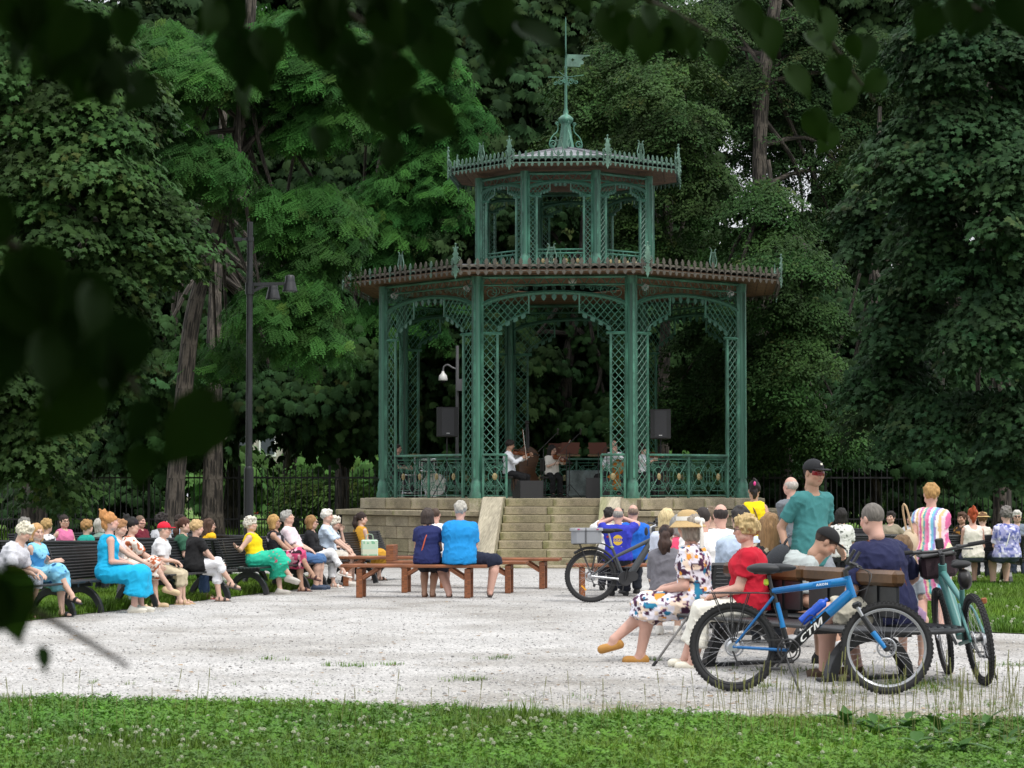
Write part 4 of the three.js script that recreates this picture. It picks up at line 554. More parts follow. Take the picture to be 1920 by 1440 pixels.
function speakerBox(name, label, pos, yaw, w, h, d, wedge) {
  const t = thing(name, label, 'speaker', pos, yaw * R), body = wedge ? extrude([[-d / 2, 0], [d / 2, 0], [d / 2, h * 0.35], [-d * 0.1, h], [-d / 2, h]], w, 0.01).rotateY(-Math.PI / 2).translate(w / 2, 0, 0) : extrude([[-w / 2, -d / 2], [w / 2, -d / 2], [w / 2, d * 0.2], [w * 0.32, d / 2], [-w * 0.32, d / 2], [-w / 2, d * 0.2]], h, 0.012).rotateX(-Math.PI / 2);
  mesh('cabinet', body, std(lin(0.02, 0.02, 0.022), { roughness: 0.6, bump: T.fine, bs: 0.002 }), t); const gm = std(lin(0.035, 0.035, 0.04), { roughness: 0.5, bump: T.fine, bs: 0.004 });
  if (wedge) { const g = mesh('grille', put(box(w * 0.92, h * 0.82, 0.012), 0, h * 0.66, d * 0.23, 0, -0.7), gm, t); } else { mesh('grille', put(box(w * 0.62, h * 0.94, 0.02), 0, h / 2, d / 2 + 0.012), gm, t); mesh('badge', put(box(0.07, 0.014, 0.006), 0, h * 0.1, d / 2 + 0.026), std(lin(0.7, 0.7, 0.7), { roughness: 0.3 }), t); }
  return t;
}
function standPole(name, label, pos, h) { const t = thing(name, label, 'stand', pos), m = MBlack; mesh('pole', rod(V(0, 0.2, 0), V(0, h, 0), 0.018), m, t); for (let k = 0; k < 3; k++) { const a = k * 2.09 + 0.4; mesh('leg', rod(V(0, 0.6, 0), V(Math.cos(a) * 0.4, 0, Math.sin(a) * 0.4), 0.013), m, t); } return t; }
{
  const DS = 49.6, sp = (px, D) => V(X(px, D, 3), 0, -D);
  let h = Y(818, 49.8) - STAGE; standPole('speaker_stand', 'black speaker stand left of the violinist', onStage(838, 49.8), h); speakerBox('loudspeaker', 'black loudspeaker on a stand between the left columns', onStage(838, 49.8, h), 8, 0.42, 0.62, 0.36);
  h = Y(822, 50) - STAGE; standPole('speaker_stand', 'black speaker stand right of the bandstand stairs', onStage(1239, 50), h); speakerBox('loudspeaker', 'black loudspeaker on a stand beside the right lattice', onStage(1239, 50, h), -4, 0.42, 0.62, 0.36);
  speakerBox('stage_monitor', 'black wedge monitor lying at the feet of the violinist', onStage(990, 48.4), 200, 0.5, 0.36, 0.42, true); speakerBox('stage_monitor', 'black wedge monitor lying right of the woman violinist', onStage(1122, 48.5), 170, 0.46, 0.42, 0.4, true);
  const cab = thing('equipment_cabinet', 'pale grey-green metal cabinet at the back of the stage', 'cabinet', onStage(1098, 53.3)); mesh('box', put(cbox(0.86, 0.62, 0.5, 0.02), 0, 0.31, 0), std(lin(0.3, 0.38, 0.38), { roughness: 0.5, map: T.mottle }), cab); mesh('door', put(cbox(0.8, 0.54, 0.02, 0.006), 0, 0.31, 0.262), std(lin(0.33, 0.41, 0.41), { roughness: 0.5, map: T.mottle }), cab);
  // music stands
  [[1068, 49.4, 20, 'music stand right of the woman violinist'], [1122, 49.5, -25, 'music stand in front of the cellist'], [1046, 50.4, 5, 'music stand behind the woman violinist']].forEach(([px, D, yaw, l]) => { const t = thing('music_stand', l, 'music stand', onStage(px, D), yaw * R, 'folding music stands on the stage'); mesh('pole', rod(V(0, 0.15, 0), V(0, 0.98, 0), 0.01), MBlack, t); for (let k = 0; k < 3; k++) { const a = k * 2.09; mesh('leg', rod(V(0, 0.3, 0), V(Math.cos(a) * 0.28, 0, Math.sin(a) * 0.28), 0.007), MBlack, t); }
    mesh('desk', put(join([box(0.52, 0.012, 0.012, 0, 0, 0), box(0.52, 0.03, 0.05, 0, -0.17, 0), bar(V(-0.26, 0, 0), V(0.2, -0.17, 0), 0.012), bar(V(0.26, 0, 0), V(-0.2, -0.17, 0), 0.012), bar(V(0, 0.08, 0), V(0, -0.17, 0), 0.014), bar(V(-0.26, 0.0, 0), V(0, 0.08, 0), 0.01), bar(V(0.26, 0, 0), V(0, 0.08, 0), 0.01)]), 0, 1.08, 0, 0, 0.35), std(lin(0.16, 0.1, 0.06), { roughness: 0.5 }), t); mesh('score', put(box(0.42, 0.26, 0.004), 0, 1.07, 0.022, 0, 0.35), std(lin(0.1, 0.035, 0.025), { roughness: 0.8 }), t); });
  // microphone stands
  [[1019, 48.8, 'microphone stand left of the woman violinist'], [1062, 48.9, 'microphone stand right of the woman violinist'], [1138, 49, 'microphone stand in front of the cellist']].forEach(([px, D, l]) => { const t = thing('microphone_stand', l, 'microphone stand', onStage(px, D), 0, 'microphone stands on the stage'); mesh('pole', rod(V(0, 0.02, 0), V(0, 1.05, 0), 0.009), MBlack, t); mesh('foot', lathe([[0, 0], [0.13, 0], [0.12, 0.02], [0.02, 0.03]], 14), MBlack, t); mesh('boom', rod(V(-0.12, 0.98, 0), V(0.3, 1.4, -0.1), 0.007), MBlack, t); mesh('microphone', put(join([ball(0.024, 0, 0.05, 0, 8, 6), rod(V(0, -0.08, 0), V(0, 0.04, 0), 0.012, 0.016)]), 0.31, 1.42, -0.1, 0, 0.5), MEbony, t); });
  // double bass on its side stand
  fiddle('double_bass', 'brown double bass standing behind the man playing the violin', 1.02, 0.18, MBass, onStage(988, 50.6, 0.1), new THREE.Quaternion().setFromEuler(new THREE.Euler(-0.12, 0.3, -0.05, 'YXZ')));
  // drum kit
  const dr = (px, D, y) => onStage(px, D, y), chrome = std(lin(0.7, 0.7, 0.72), { roughness: 0.15, metalness: 0.9 }), skin = std(lin(0.75, 0.74, 0.7)), shell = std(lin(0.02, 0.02, 0.025), { roughness: 0.2 });
  const drum = (name, label, px, D, y, r, h, tilt, side) => { const t = thing(name, label, 'drum', dr(px, D, y), 0, 'drum kit behind the left railing'); const q = group('drum_body', t); q.rotation.x = side ? Math.PI / 2 : tilt; mesh('shell', new THREE.CylinderGeometry(r, r, h, 22, 1, true), shell, q); mesh('skin', new THREE.CylinderGeometry(r * 0.98, r * 0.98, h * 0.98, 22), skin, q); for (const s of [-1, 1]) mesh('hoop', put(new THREE.TorusGeometry(r, 0.014, 6, 24), 0, s * h / 2, 0, 0, Math.PI / 2), chrome, q); for (let k = 0; k < 8; k++) mesh('lug', put(box(0.018, h * 0.7, 0.02), Math.cos(k * 0.785) * r, 0, Math.sin(k * 0.785) * r), chrome, q); for (let k = 0; k < 3; k++) mesh('leg', rod(V(Math.cos(k * 2.1 + 0.3) * r * 0.9, 0, Math.sin(k * 2.1 + 0.3) * r * 0.9), V(Math.cos(k * 2.1 + 0.3) * r * 1.1, -y, Math.sin(k * 2.1 + 0.3) * r * 1.1), 0.009), chrome, t); };
  drum('snare_drum', 'white-headed snare drum behind the left railing', 803, 50.8, 0.72, 0.19, 0.24, 0.1); drum('floor_tom', 'floor tom standing on the stage behind the left railing', 768, 51.4, 0.3, 0.2, 0.4, 0); drum('bass_drum', 'small bass drum facing the plaza behind the left railing', 815, 51.2, 0.28, 0.26, 0.3, 0, true);
  const cy = thing('cymbal', 'brass cymbal on a stand beside the drummer', 'cymbal', dr(778, 51.2, 0), 0); mesh('stand', rod(V(0, 0, 0), V(0, 0.95, 0), 0.012), chrome, cy); mesh('plate', put(lathe([[0, 0.03], [0.04, 0.025], [0.06, 0.008], [0.21, -0.01], [0.21, -0.012]], 24), 0, 0.95, 0, 0, 0.2), std(lin(0.6, 0.42, 0.15), { roughness: 0.25, metalness: 0.9 }), cy);
  // chairs for the players
  [[948, 49.1, 80, 'black stage chair under the man playing the violin'], [1034, 50, 15, 'black stage chair under the woman playing the violin'], [1150, 50.2, -30, 'black stage chair under the cellist'], [738, 51.8, 70, 'black stool under the drummer']].forEach(([px, D, yaw, l]) => { const t = thing('stage_chair', l, 'chair', onStage(px, D), yaw * R, 'black chairs on the stage'); mesh('seat', put(cbox(0.42, 0.05, 0.4, 0.012), 0, 0.44, 0), MEbony, t); mesh('backrest', put(cbox(0.4, 0.28, 0.03, 0.01), 0, 0.72, -0.21), MEbony, t); for (const s of [-1, 1]) for (const z of [-1, 1]) mesh('leg', rod(V(s * 0.18, 0.42, z * 0.16), V(s * 0.2, 0, z * 0.2), 0.012), MBlack, t); for (const s of [-1, 1]) mesh('upright', rod(V(s * 0.18, 0.44, -0.19), V(s * 0.18, 0.8, -0.22), 0.011), MBlack, t); });
}
// ---------- figures: fields of tapered capsules and ellipsoids, meshed with surface nets ----------
const cap = (a, b, ra, rb = ra, k = 0.03) => ({ a, b, ra, rb, k }), flat = (p) => { const d = p.b.clone().sub(p.a).normalize(), e = p.b.clone().addScaledVector(d, p.rb * 0.9); p.cut = [d.x, d.y, d.z, d.dot(p.b)]; p.rb += (p.rb - p.ra) * 0.5 * p.rb / (p.b.distanceTo(p.a) + 1e-3); p.b = e; return p; }, ell = (c, r, q = null, k = 0.02) => ({ c, r, q: q ? q.clone().invert() : null, k });
function field(prims, cell, sub = []) {
  const lo = V(1e9, 1e9, 1e9), hi = V(-1e9, -1e9, -1e9);
  for (const p of prims) { if (p.a) { lo.min(V(p.a.x - p.ra, p.a.y - p.ra, p.a.z - p.ra)).min(V(p.b.x - p.rb, p.b.y - p.rb, p.b.z - p.rb)); hi.max(V(p.a.x + p.ra, p.a.y + p.ra, p.a.z + p.ra)).max(V(p.b.x + p.rb, p.b.y + p.rb, p.b.z + p.rb)); } else { const m = p.q ? Math.max(p.r.x, p.r.y, p.r.z) : 0, r = p.q ? V(m, m, m) : p.r; lo.min(p.c.clone().sub(r)); hi.max(p.c.clone().add(r)); } }
  lo.subScalar(cell * 3 + 0.01); hi.addScalar(cell * 3 + 0.01);
  const nx = Math.ceil((hi.x - lo.x) / cell) + 1, ny = Math.ceil((hi.y - lo.y) / cell) + 1, nz = Math.ceil((hi.z - lo.z) / cell) + 1, F = new Float32Array(nx * ny * nz).fill(0.2), tmp = V();
  const run = (p, neg) => {
    let x0, x1, y0, y1, z0, z1; const mg = p.k + cell * 2 + 0.01;
    if (p.a) { x0 = Math.min(p.a.x - p.ra, p.b.x - p.rb); x1 = Math.max(p.a.x + p.ra, p.b.x + p.rb); y0 = Math.min(p.a.y - p.ra, p.b.y - p.rb); y1 = Math.max(p.a.y + p.ra, p.b.y + p.rb); z0 = Math.min(p.a.z - p.ra, p.b.z - p.rb); z1 = Math.max(p.a.z + p.ra, p.b.z + p.rb); }
    else { const m = p.q ? Math.max(p.r.x, p.r.y, p.r.z) : 0, rx = m || p.r.x, ry = m || p.r.y, rz = m || p.r.z; x0 = p.c.x - rx; x1 = p.c.x + rx; y0 = p.c.y - ry; y1 = p.c.y + ry; z0 = p.c.z - rz; z1 = p.c.z + rz; }
    const i0 = Math.max(0, Math.floor((x0 - mg - lo.x) / cell)), i1 = Math.min(nx - 1, Math.ceil((x1 + mg - lo.x) / cell)), j0 = Math.max(0, Math.floor((y0 - mg - lo.y) / cell)), j1 = Math.min(ny - 1, Math.ceil((y1 + mg - lo.y) / cell)), k0 = Math.max(0, Math.floor((z0 - mg - lo.z) / cell)), k1 = Math.min(nz - 1, Math.ceil((z1 + mg - lo.z) / cell));
    let bx, by, bz, bb; if (p.a) { bx = p.b.x - p.a.x; by = p.b.y - p.a.y; bz = p.b.z - p.a.z; bb = bx * bx + by * by + bz * bz + 1e-9; }
    for (let kz = k0; kz <= k1; kz++) for (let j = j0; j <= j1; j++) { let o = (kz * ny + j) * nx + i0; for (let i = i0; i <= i1; i++, o++) {
      let x = lo.x + i * cell, y = lo.y + j * cell, z = lo.z + kz * cell, d;
      if (p.a) { x -= p.a.x; y -= p.a.y; z -= p.a.z; let t = (x * bx + y * by + z * bz) / bb; t = t < 0 ? 0 : t > 1 ? 1 : t; x -= bx * t; y -= by * t; z -= bz * t; d = Math.sqrt(x * x + y * y + z * z) - (p.ra + (p.rb - p.ra) * t); }
      else { tmp.set(x - p.c.x, y - p.c.y, z - p.c.z); if (p.q) tmp.applyQuaternion(p.q); const a = tmp.x / p.r.x, b = tmp.y / p.r.y, c = tmp.z / p.r.z, q0 = Math.sqrt(a * a + b * b + c * c), q1 = Math.sqrt((a / p.r.x) ** 2 + (b / p.r.y) ** 2 + (c / p.r.z) ** 2) || 1e-6; d = q0 * (q0 - 1) / q1; }
      if (p.cut) { const e = (lo.x + i * cell) * p.cut[0] + (lo.y + j * cell) * p.cut[1] + (lo.z + kz * cell) * p.cut[2] - p.cut[3]; if (e > d) d = e; }
      if (neg) { if (-d > F[o]) F[o] = -d; continue; }
      const f = F[o], h = Math.max(p.k - Math.abs(f - d), 0) / p.k; F[o] = Math.min(f, d) - h * h * p.k * 0.25;
    } }
  };
  for (const p of prims) run(p); for (const p of sub) run(p, true);
  return { F, nx, ny, nz, lo, cell };
}
function net({ F, nx, ny, nz, lo, cell }, colour, push) {
  const P = [], N = [], U = [], I = [], C = colour ? [] : null, id = new Int32Array(nx * ny * nz).fill(-1), sy = nx, sz = nx * ny, c = [0, 1, sy, sy + 1, sz, sz + 1, sz + sy, sz + sy + 1], p = V(), n = V(), col = [1, 1, 1];
  const E = [[0, 1], [2, 3], [4, 5], [6, 7], [0, 2], [1, 3], [4, 6], [5, 7], [0, 4], [1, 5], [2, 6], [3, 7]];
  for (let k = 0; k < nz - 1; k++) for (let j = 0; j < ny - 1; j++) for (let i = 0; i < nx - 1; i++) {
    const o = (k * ny + j) * nx + i; let m = 0; for (let q = 0; q < 8; q++) if (F[o + c[q]] < 0) m |= 1 << q; if (m === 0 || m === 255) continue;
    let x = 0, y = 0, z = 0, w = 0; for (const [a, b] of E) { const fa = F[o + c[a]], fb = F[o + c[b]]; if (fa < 0 === fb < 0) continue; const t = fa / (fa - fb); x += (a & 1) + t * ((b & 1) - (a & 1)); y += (a >> 1 & 1) + t * ((b >> 1 & 1) - (a >> 1 & 1)); z += (a >> 2 & 1) + t * ((b >> 2 & 1) - (a >> 2 & 1)); w++; }
    const g = (q) => F[o + c[q]]; n.set(g(1) + g(3) + g(5) + g(7) - g(0) - g(2) - g(4) - g(6), g(2) + g(3) + g(6) + g(7) - g(0) - g(1) - g(4) - g(5), g(4) + g(5) + g(6) + g(7) - g(0) - g(1) - g(2) - g(3)).normalize();
    p.set(lo.x + (i + x / w) * cell, lo.y + (j + y / w) * cell, lo.z + (k + z / w) * cell); if (push) p.addScaledVector(n, push(p, n));
    id[o] = P.length / 3; P.push(p.x, p.y, p.z); N.push(n.x, n.y, n.z); U.push(p.x + p.z * 0.6, p.y); if (C) { colour(p, n, col); C.push(col[0], col[1], col[2]); }
  }
  for (let k = 1; k < nz - 1; k++) for (let j = 1; j < ny - 1; j++) for (let i = 1; i < nx - 1; i++) {
    const o = (k * ny + j) * nx + i, f = F[o] < 0; let a, b, e, d;
    const quad = (s) => { a = id[o]; if (a < 0 || b < 0 || e < 0 || d < 0) return; s ? I.push(a, b, e, a, e, d) : I.push(a, e, b, a, d, e); };
    if (f !== F[o + 1] < 0) { b = id[o - sy]; e = id[o - sy - sz]; d = id[o - sz]; quad(f); }
    if (f !== F[o + sy] < 0) { b = id[o - sz]; e = id[o - 1 - sz]; d = id[o - 1]; quad(f); }
    if (f !== F[o + sz] < 0) { b = id[o - 1]; e = id[o - 1 - sy]; d = id[o - sy]; quad(f); }
  }
  if (push) { const q = fin(P, N, U, I, C); q.computeVertexNormals(); return q; }
  return fin(P, N, U, I, C);
}
// heads (chin at about y -0.115, crown at 0.125; the face looks along +z)
function headGeo(male) {
  const pr = [ell(V(0, 0.03, -0.015), V(0.076, 0.095, 0.095)), ell(V(0, -0.035, 0.02), V(0.06, 0.08, 0.07), null, 0.03), ell(V(0, -0.088, 0.042), V(male ? 0.034 : 0.028, 0.026, 0.03), null, 0.03), cap(V(0, 0.012, 0.083), V(0, -0.028, 0.103), 0.009, 0.013, 0.016), ell(V(0, 0.028, 0.076), V(0.05, 0.012, 0.016), null, 0.02), ell(V(0, -0.058, 0.082), V(0.022, 0.008, 0.012), null, 0.01),
    cap(V(0, -0.14, -0.03), V(0, -0.06, -0.02), male ? 0.056 : 0.047, 0.055, 0.04), ...[1, -1].flatMap((s) => [ell(V(s * 0.079, -0.002, -0.012), V(0.011, 0.031, 0.019), null, 0.006), ell(V(s * 0.042, -0.02, 0.062), V(0.024, 0.022, 0.02), null, 0.03), ell(V(s * 0.045, -0.065, 0.02), V(0.028, 0.03, 0.04), null, 0.03)])];
  return net(field(pr, 0.0065, [1, -1].map((s) => ell(V(s * 0.031, 0.008, 0.098), V(0.02, 0.011, 0.016), null, 0.01))), (p, n, c) => {
    c[0] = c[1] = c[2] = 1; const ex = Math.abs(p.x) - 0.031, ey = p.y - 0.008;
    if (p.z > 0.05 && ex * ex / 3e-4 + ey * ey / 6e-5 < 1) { const d = Math.abs(ex) < 0.007; c[0] = c[1] = c[2] = d ? 0.06 : 0.85; }
    else if (p.z > 0.05 && Math.abs(p.y - 0.032) < 0.007 && Math.abs(ex) < 0.022) { c[0] = 0.4; c[1] = 0.33; c[2] = 0.3; }
    else if (p.z > 0.06 && Math.abs(p.y + 0.058) < 0.009 && Math.abs(p.x) < 0.024) { c[0] = 0.9; c[1] = 0.66; c[2] = 0.66; }
    else if (p.z > 0.03 && p.y < -0.0 && p.y > -0.05 && Math.abs(p.x) > 0.03) { c[0] = 1.02; c[1] = 0.9; c[2] = 0.88; }
  });
}
// hands: wrist at 0, fingers along -y, palm faces +z, thumb to +x
function handGeo(curlA, cell) {
  const pr = [ell(V(0, -0.05, 0), V(0.04, 0.052, 0.016)), cap(V(0, 0.02, 0), V(0, -0.02, 0), 0.025, 0.028)];
  [[0.03, 0.072], [0.011, 0.08], [-0.009, 0.074], [-0.027, 0.06]].forEach(([x, L], i) => { let p = V(x, -0.088 + Math.abs(i - 1) * 0.006, 0.002), a = curlA * 0.5; for (let s = 0; s < 3; s++) { const l = L * [0.45, 0.31, 0.24][s], q = p.clone().add(V(x * 0.06, -Math.cos(a) * l, Math.sin(a) * l)); pr.push(cap(p, q, 0.0098 - s * 0.0008, 0.009 - s * 0.0008, 0.006)); p = q; a += curlA; } });
  let p = V(0.03, -0.02, 0.006); for (const [dx, dy, dz] of [[0.03, -0.026, 0.012], [0.012, -0.03, 0.012], [0.002, -0.024, 0.01]]) { const q = p.clone().add(V(dx, dy, dz)); pr.push(cap(p, q, 0.0125, 0.0105, 0.01)); p = q; }
  return net(field(pr, cell));
}
const HANDS = { relax: handGeo(0.3, 0.0055), grip: handGeo(0.95, 0.0055) };
const HEADS = { m: headGeo(true), f: headGeo(false) };
// hair in the head's own frame
const HAIRS = {};
function hairGeo(style) {
  if (HAIRS[style]) return HAIRS[style];
  let pr = [ell(V(0, 0.042, -0.022), V(0.086, 0.1, 0.103))], sub = [ell(V(0, -0.062, 0.115), V(0.075, 0.105, 0.075)), cap(V(-0.05, -0.16, 0.03), V(0.05, -0.16, 0.03), 0.09, 0.09)], amp = 0.008, fr = [60, 14], streak = 0.5;
  const bob = (y, w) => [ell(V(0, 0.035, -0.03), V(0.098, 0.105, 0.108)), ...[1, -1].map((s) => cap(V(s * 0.062, 0.02, -0.02), V(s * w, y, -0.02), 0.042, 0.036, 0.04)), cap(V(0, 0.0, -0.07), V(0, y, -0.07), 0.06, 0.05, 0.05)];
  if (style === 'crop') { pr = [ell(V(0, 0.036, -0.02), V(0.08, 0.096, 0.1))]; amp = 0.003; sub.push(ell(V(0, -0.01, 0.12), V(0.1, 0.09, 0.08)), ...[1, -1].map((q) => ell(V(q * 0.09, -0.022, -0.004), V(0.035, 0.045, 0.034)))); }
  if (style === 'fringe') { pr = [ell(V(0, 0.018, -0.024), V(0.084, 0.078, 0.098))]; sub.push(ell(V(0, 0.13, 0.02), V(0.09, 0.08, 0.13))); amp = 0.003; }
  if (style === 'short') { pr = [ell(V(0, 0.04, -0.025), V(0.092, 0.104, 0.106)), ell(V(0, 0.1, 0.03), V(0.07, 0.035, 0.06), null, 0.03)]; amp = 0.014; fr = [34, 26]; }
  if (style === 'curly') { pr = [ell(V(0, 0.042, -0.025), V(0.1, 0.11, 0.112)), ell(V(0, 0.1, 0.035), V(0.075, 0.04, 0.055), null, 0.03)]; amp = 0.02; fr = [38, 38]; }
  if (style === 'bob') { pr = bob(-0.1, 0.075); sub = [ell(V(0, -0.05, 0.118), V(0.062, 0.125, 0.08))]; amp = 0.01; fr = [48, 7]; }
  if (style === 'long') { pr = [...bob(-0.12, 0.075), cap(V(0, -0.05, -0.08), V(0, -0.38, -0.1), 0.075, 0.06, 0.05), cap(V(-0.04, -0.1, -0.08), V(-0.06, -0.36, -0.09), 0.05, 0.035, 0.04), cap(V(0.04, -0.1, -0.08), V(0.06, -0.36, -0.09), 0.05, 0.035, 0.04)]; sub = [ell(V(0, -0.05, 0.118), V(0.062, 0.125, 0.08))]; amp = 0.014; fr = [44, 5]; }
  if (style === 'ponytail') { pr.push(ell(V(0, 0.03, -0.125), V(0.025, 0.025, 0.025), null, 0.02), cap(V(0, 0.02, -0.14), V(0, -0.1, -0.15), 0.038, 0.046, 0.03), cap(V(0, -0.1, -0.15), V(0, -0.26, -0.12), 0.046, 0.018, 0.03)); amp = 0.012; fr = [44, 6]; }
  if (style === 'bushytail') { pr.push(cap(V(0, 0.0, -0.12), V(0.01, -0.1, -0.14), 0.05, 0.075, 0.03), cap(V(0.01, -0.1, -0.14), V(0.0, -0.24, -0.12), 0.075, 0.04, 0.03)); amp = 0.02; fr = [30, 10]; }
  if (style === 'bun') { pr.push(ell(V(0, 0.1, -0.1), V(0.055, 0.06, 0.055), null, 0.03), cap(V(0, 0.15, -0.11), V(0.01, 0.19, -0.15), 0.035, 0.012, 0.04), cap(V(0, -0.02, -0.09), V(0, -0.11, -0.08), 0.04, 0.02, 0.03)); amp = 0.02; fr = [34, 16]; }
  const cell = 0.006;
  const g = net(field(pr, cell, sub), (p, n, c) => { const s = 0.6 * noise(p.x * fr[0] * 2.6 + 40, p.y * fr[1] * 1.3 + 40, p.z * fr[0] * 2.6 + 40) + 0.4 * noise(p.x * 190 + 9, p.y * 30 + 9, p.z * 190 + 9), k = 1 - streak + 2 * streak * s; c[0] = c[1] = c[2] = k; }, (p) => amp * 2 * (noise(p.x * fr[0] + 20, p.y * fr[1] + 20, p.z * fr[0] + 20) - 0.42));
  return (HAIRS[style] = g);
}
function capGeo() { return join([put(new THREE.SphereGeometry(0.104, 18, 9, 0, 6.2832, 0, 1.62), 0, 0.043, -0.016, 0, -0.12, 0, V(0.92, 0.92, 1.06)), put(extrude([[-0.075, 0], [0.075, 0], [0.078, 0.04], [0.06, 0.08], [0, 0.1], [-0.06, 0.08], [-0.078, 0.04]], 0.005, 0.002), 0, 0.055, 0.075, 0, Math.PI / 2 - 0.02), ball(0.008, 0, 0.138, -0.02, 6, 5)]); }
function glassesGeo(dark) { const o = []; for (const s of [1, -1]) { o.push(put(dark ? new THREE.SphereGeometry(0.024, 10, 6).scale(1, 0.72, 0.2) : new THREE.TorusGeometry(0.021, 0.0026, 5, 14).scale(1, 0.8, 1), s * 0.031, 0.006, 0.098, s * 0.18), rod(V(s * 0.054, 0.01, 0.09), V(s * 0.083, 0.012, -0.01), 0.0024, 0.0024, 4)); } o.push(rod(V(-0.012, 0.01, 0.102), V(0.012, 0.01, 0.102), 0.0024, 0.0024, 4)); return join(o); }
// feet: ankle at 0, sole at y -0.075, toes along +z
const SHOES = {
  shoe: [[join0([ell(V(0, -0.04, 0.05), V(0.045, 0.036, 0.125)), cap(V(0, -0.01, -0.01), V(0, -0.045, -0.02), 0.043, 0.04), cap(V(0, -0.066, -0.045), V(0.004, -0.066, 0.125), 0.034, 0.038, 0.01)]), 0]],
  sandal: [[join0([cap(V(0, -0.07, -0.04), V(0.005, -0.07, 0.13), 0.036, 0.042, 0.01)], V(1, 0.4, 1), -0.045), 0], [join0([ell(V(0, -0.045, 0.075), V(0.05, 0.038, 0.022)), ell(V(0, -0.03, 0.0), V(0.044, 0.045, 0.016))]), 0]],
  pump: [[join0([cap(V(0, -0.062, -0.045), V(0.004, -0.064, 0.13), 0.036, 0.038, 0.01), ell(V(0, -0.05, 0.1), V(0.042, 0.03, 0.06)), ell(V(0, -0.04, -0.04), V(0.036, 0.034, 0.03))]), 0]],
};
function join0(pr, s, dy = 0) { const g = net(field(pr, 0.009)); if (s) g.scale(s.x, s.y, s.z), g.translate(0, dy, 0); return g; }
const skinMats = {}, clothMats = new Map(), hairMat = (c) => cached('h' + c, () => std(new THREE.Color(c), { roughness: 0.75, vertexColors: true }));
function cached(k, f) { if (!clothMats.has(k)) clothMats.set(k, f()); return clothMats.get(k); }
T.cloth = tex(256, 0.12, (u, v) => 0.5 + 0.25 * (tn(u, v, 64, 1) - 0.5) + 0.5 * (tf(u, v, 8, 3, 3) - 0.5), false);
const clothMat = (c) => cached('c' + c, () => new THREE.MeshPhysicalMaterial({ color: new THREE.Color(c), roughness: 0.92, sheen: 0.25, sheenRoughness: 0.6, bumpMap: T.cloth, bumpScale: 0.002, vertexColors: true }));
const plainMat = (c, r = 0.6) => cached('p' + c + r, () => std(new THREE.Color(c), { roughness: r }));
const SKIN = { pale: lin(0.6, 0.385, 0.295), tan: lin(0.46, 0.265, 0.18), pink: lin(0.6, 0.35, 0.275) };
const skinMat = (k) => cached('s' + k, () => new THREE.MeshPhysicalMaterial({ color: SKIN[k], roughness: 0.55, vertexColors: true, sheen: 0.15 }));
function ik(a, b, l1, l2, hint) { const d = V().subVectors(b, a); let L = d.length(); const mx = (l1 + l2) * 0.995; if (L > mx) { d.multiplyScalar(mx / L); b.copy(a).add(d); L = mx; } d.divideScalar(L || 1); const x = clamp((l1 * l1 - l2 * l2 + L * L) / (2 * L), -l1, l1), h = Math.sqrt(Math.max(0, l1 * l1 - x * x)), p = hint.clone().addScaledVector(d, -hint.dot(d)).normalize(); return a.clone().addScaledVector(d, x).addScaledVector(p, h); }
const white3 = (p, n, c) => { c[0] = c[1] = c[2] = 1; };
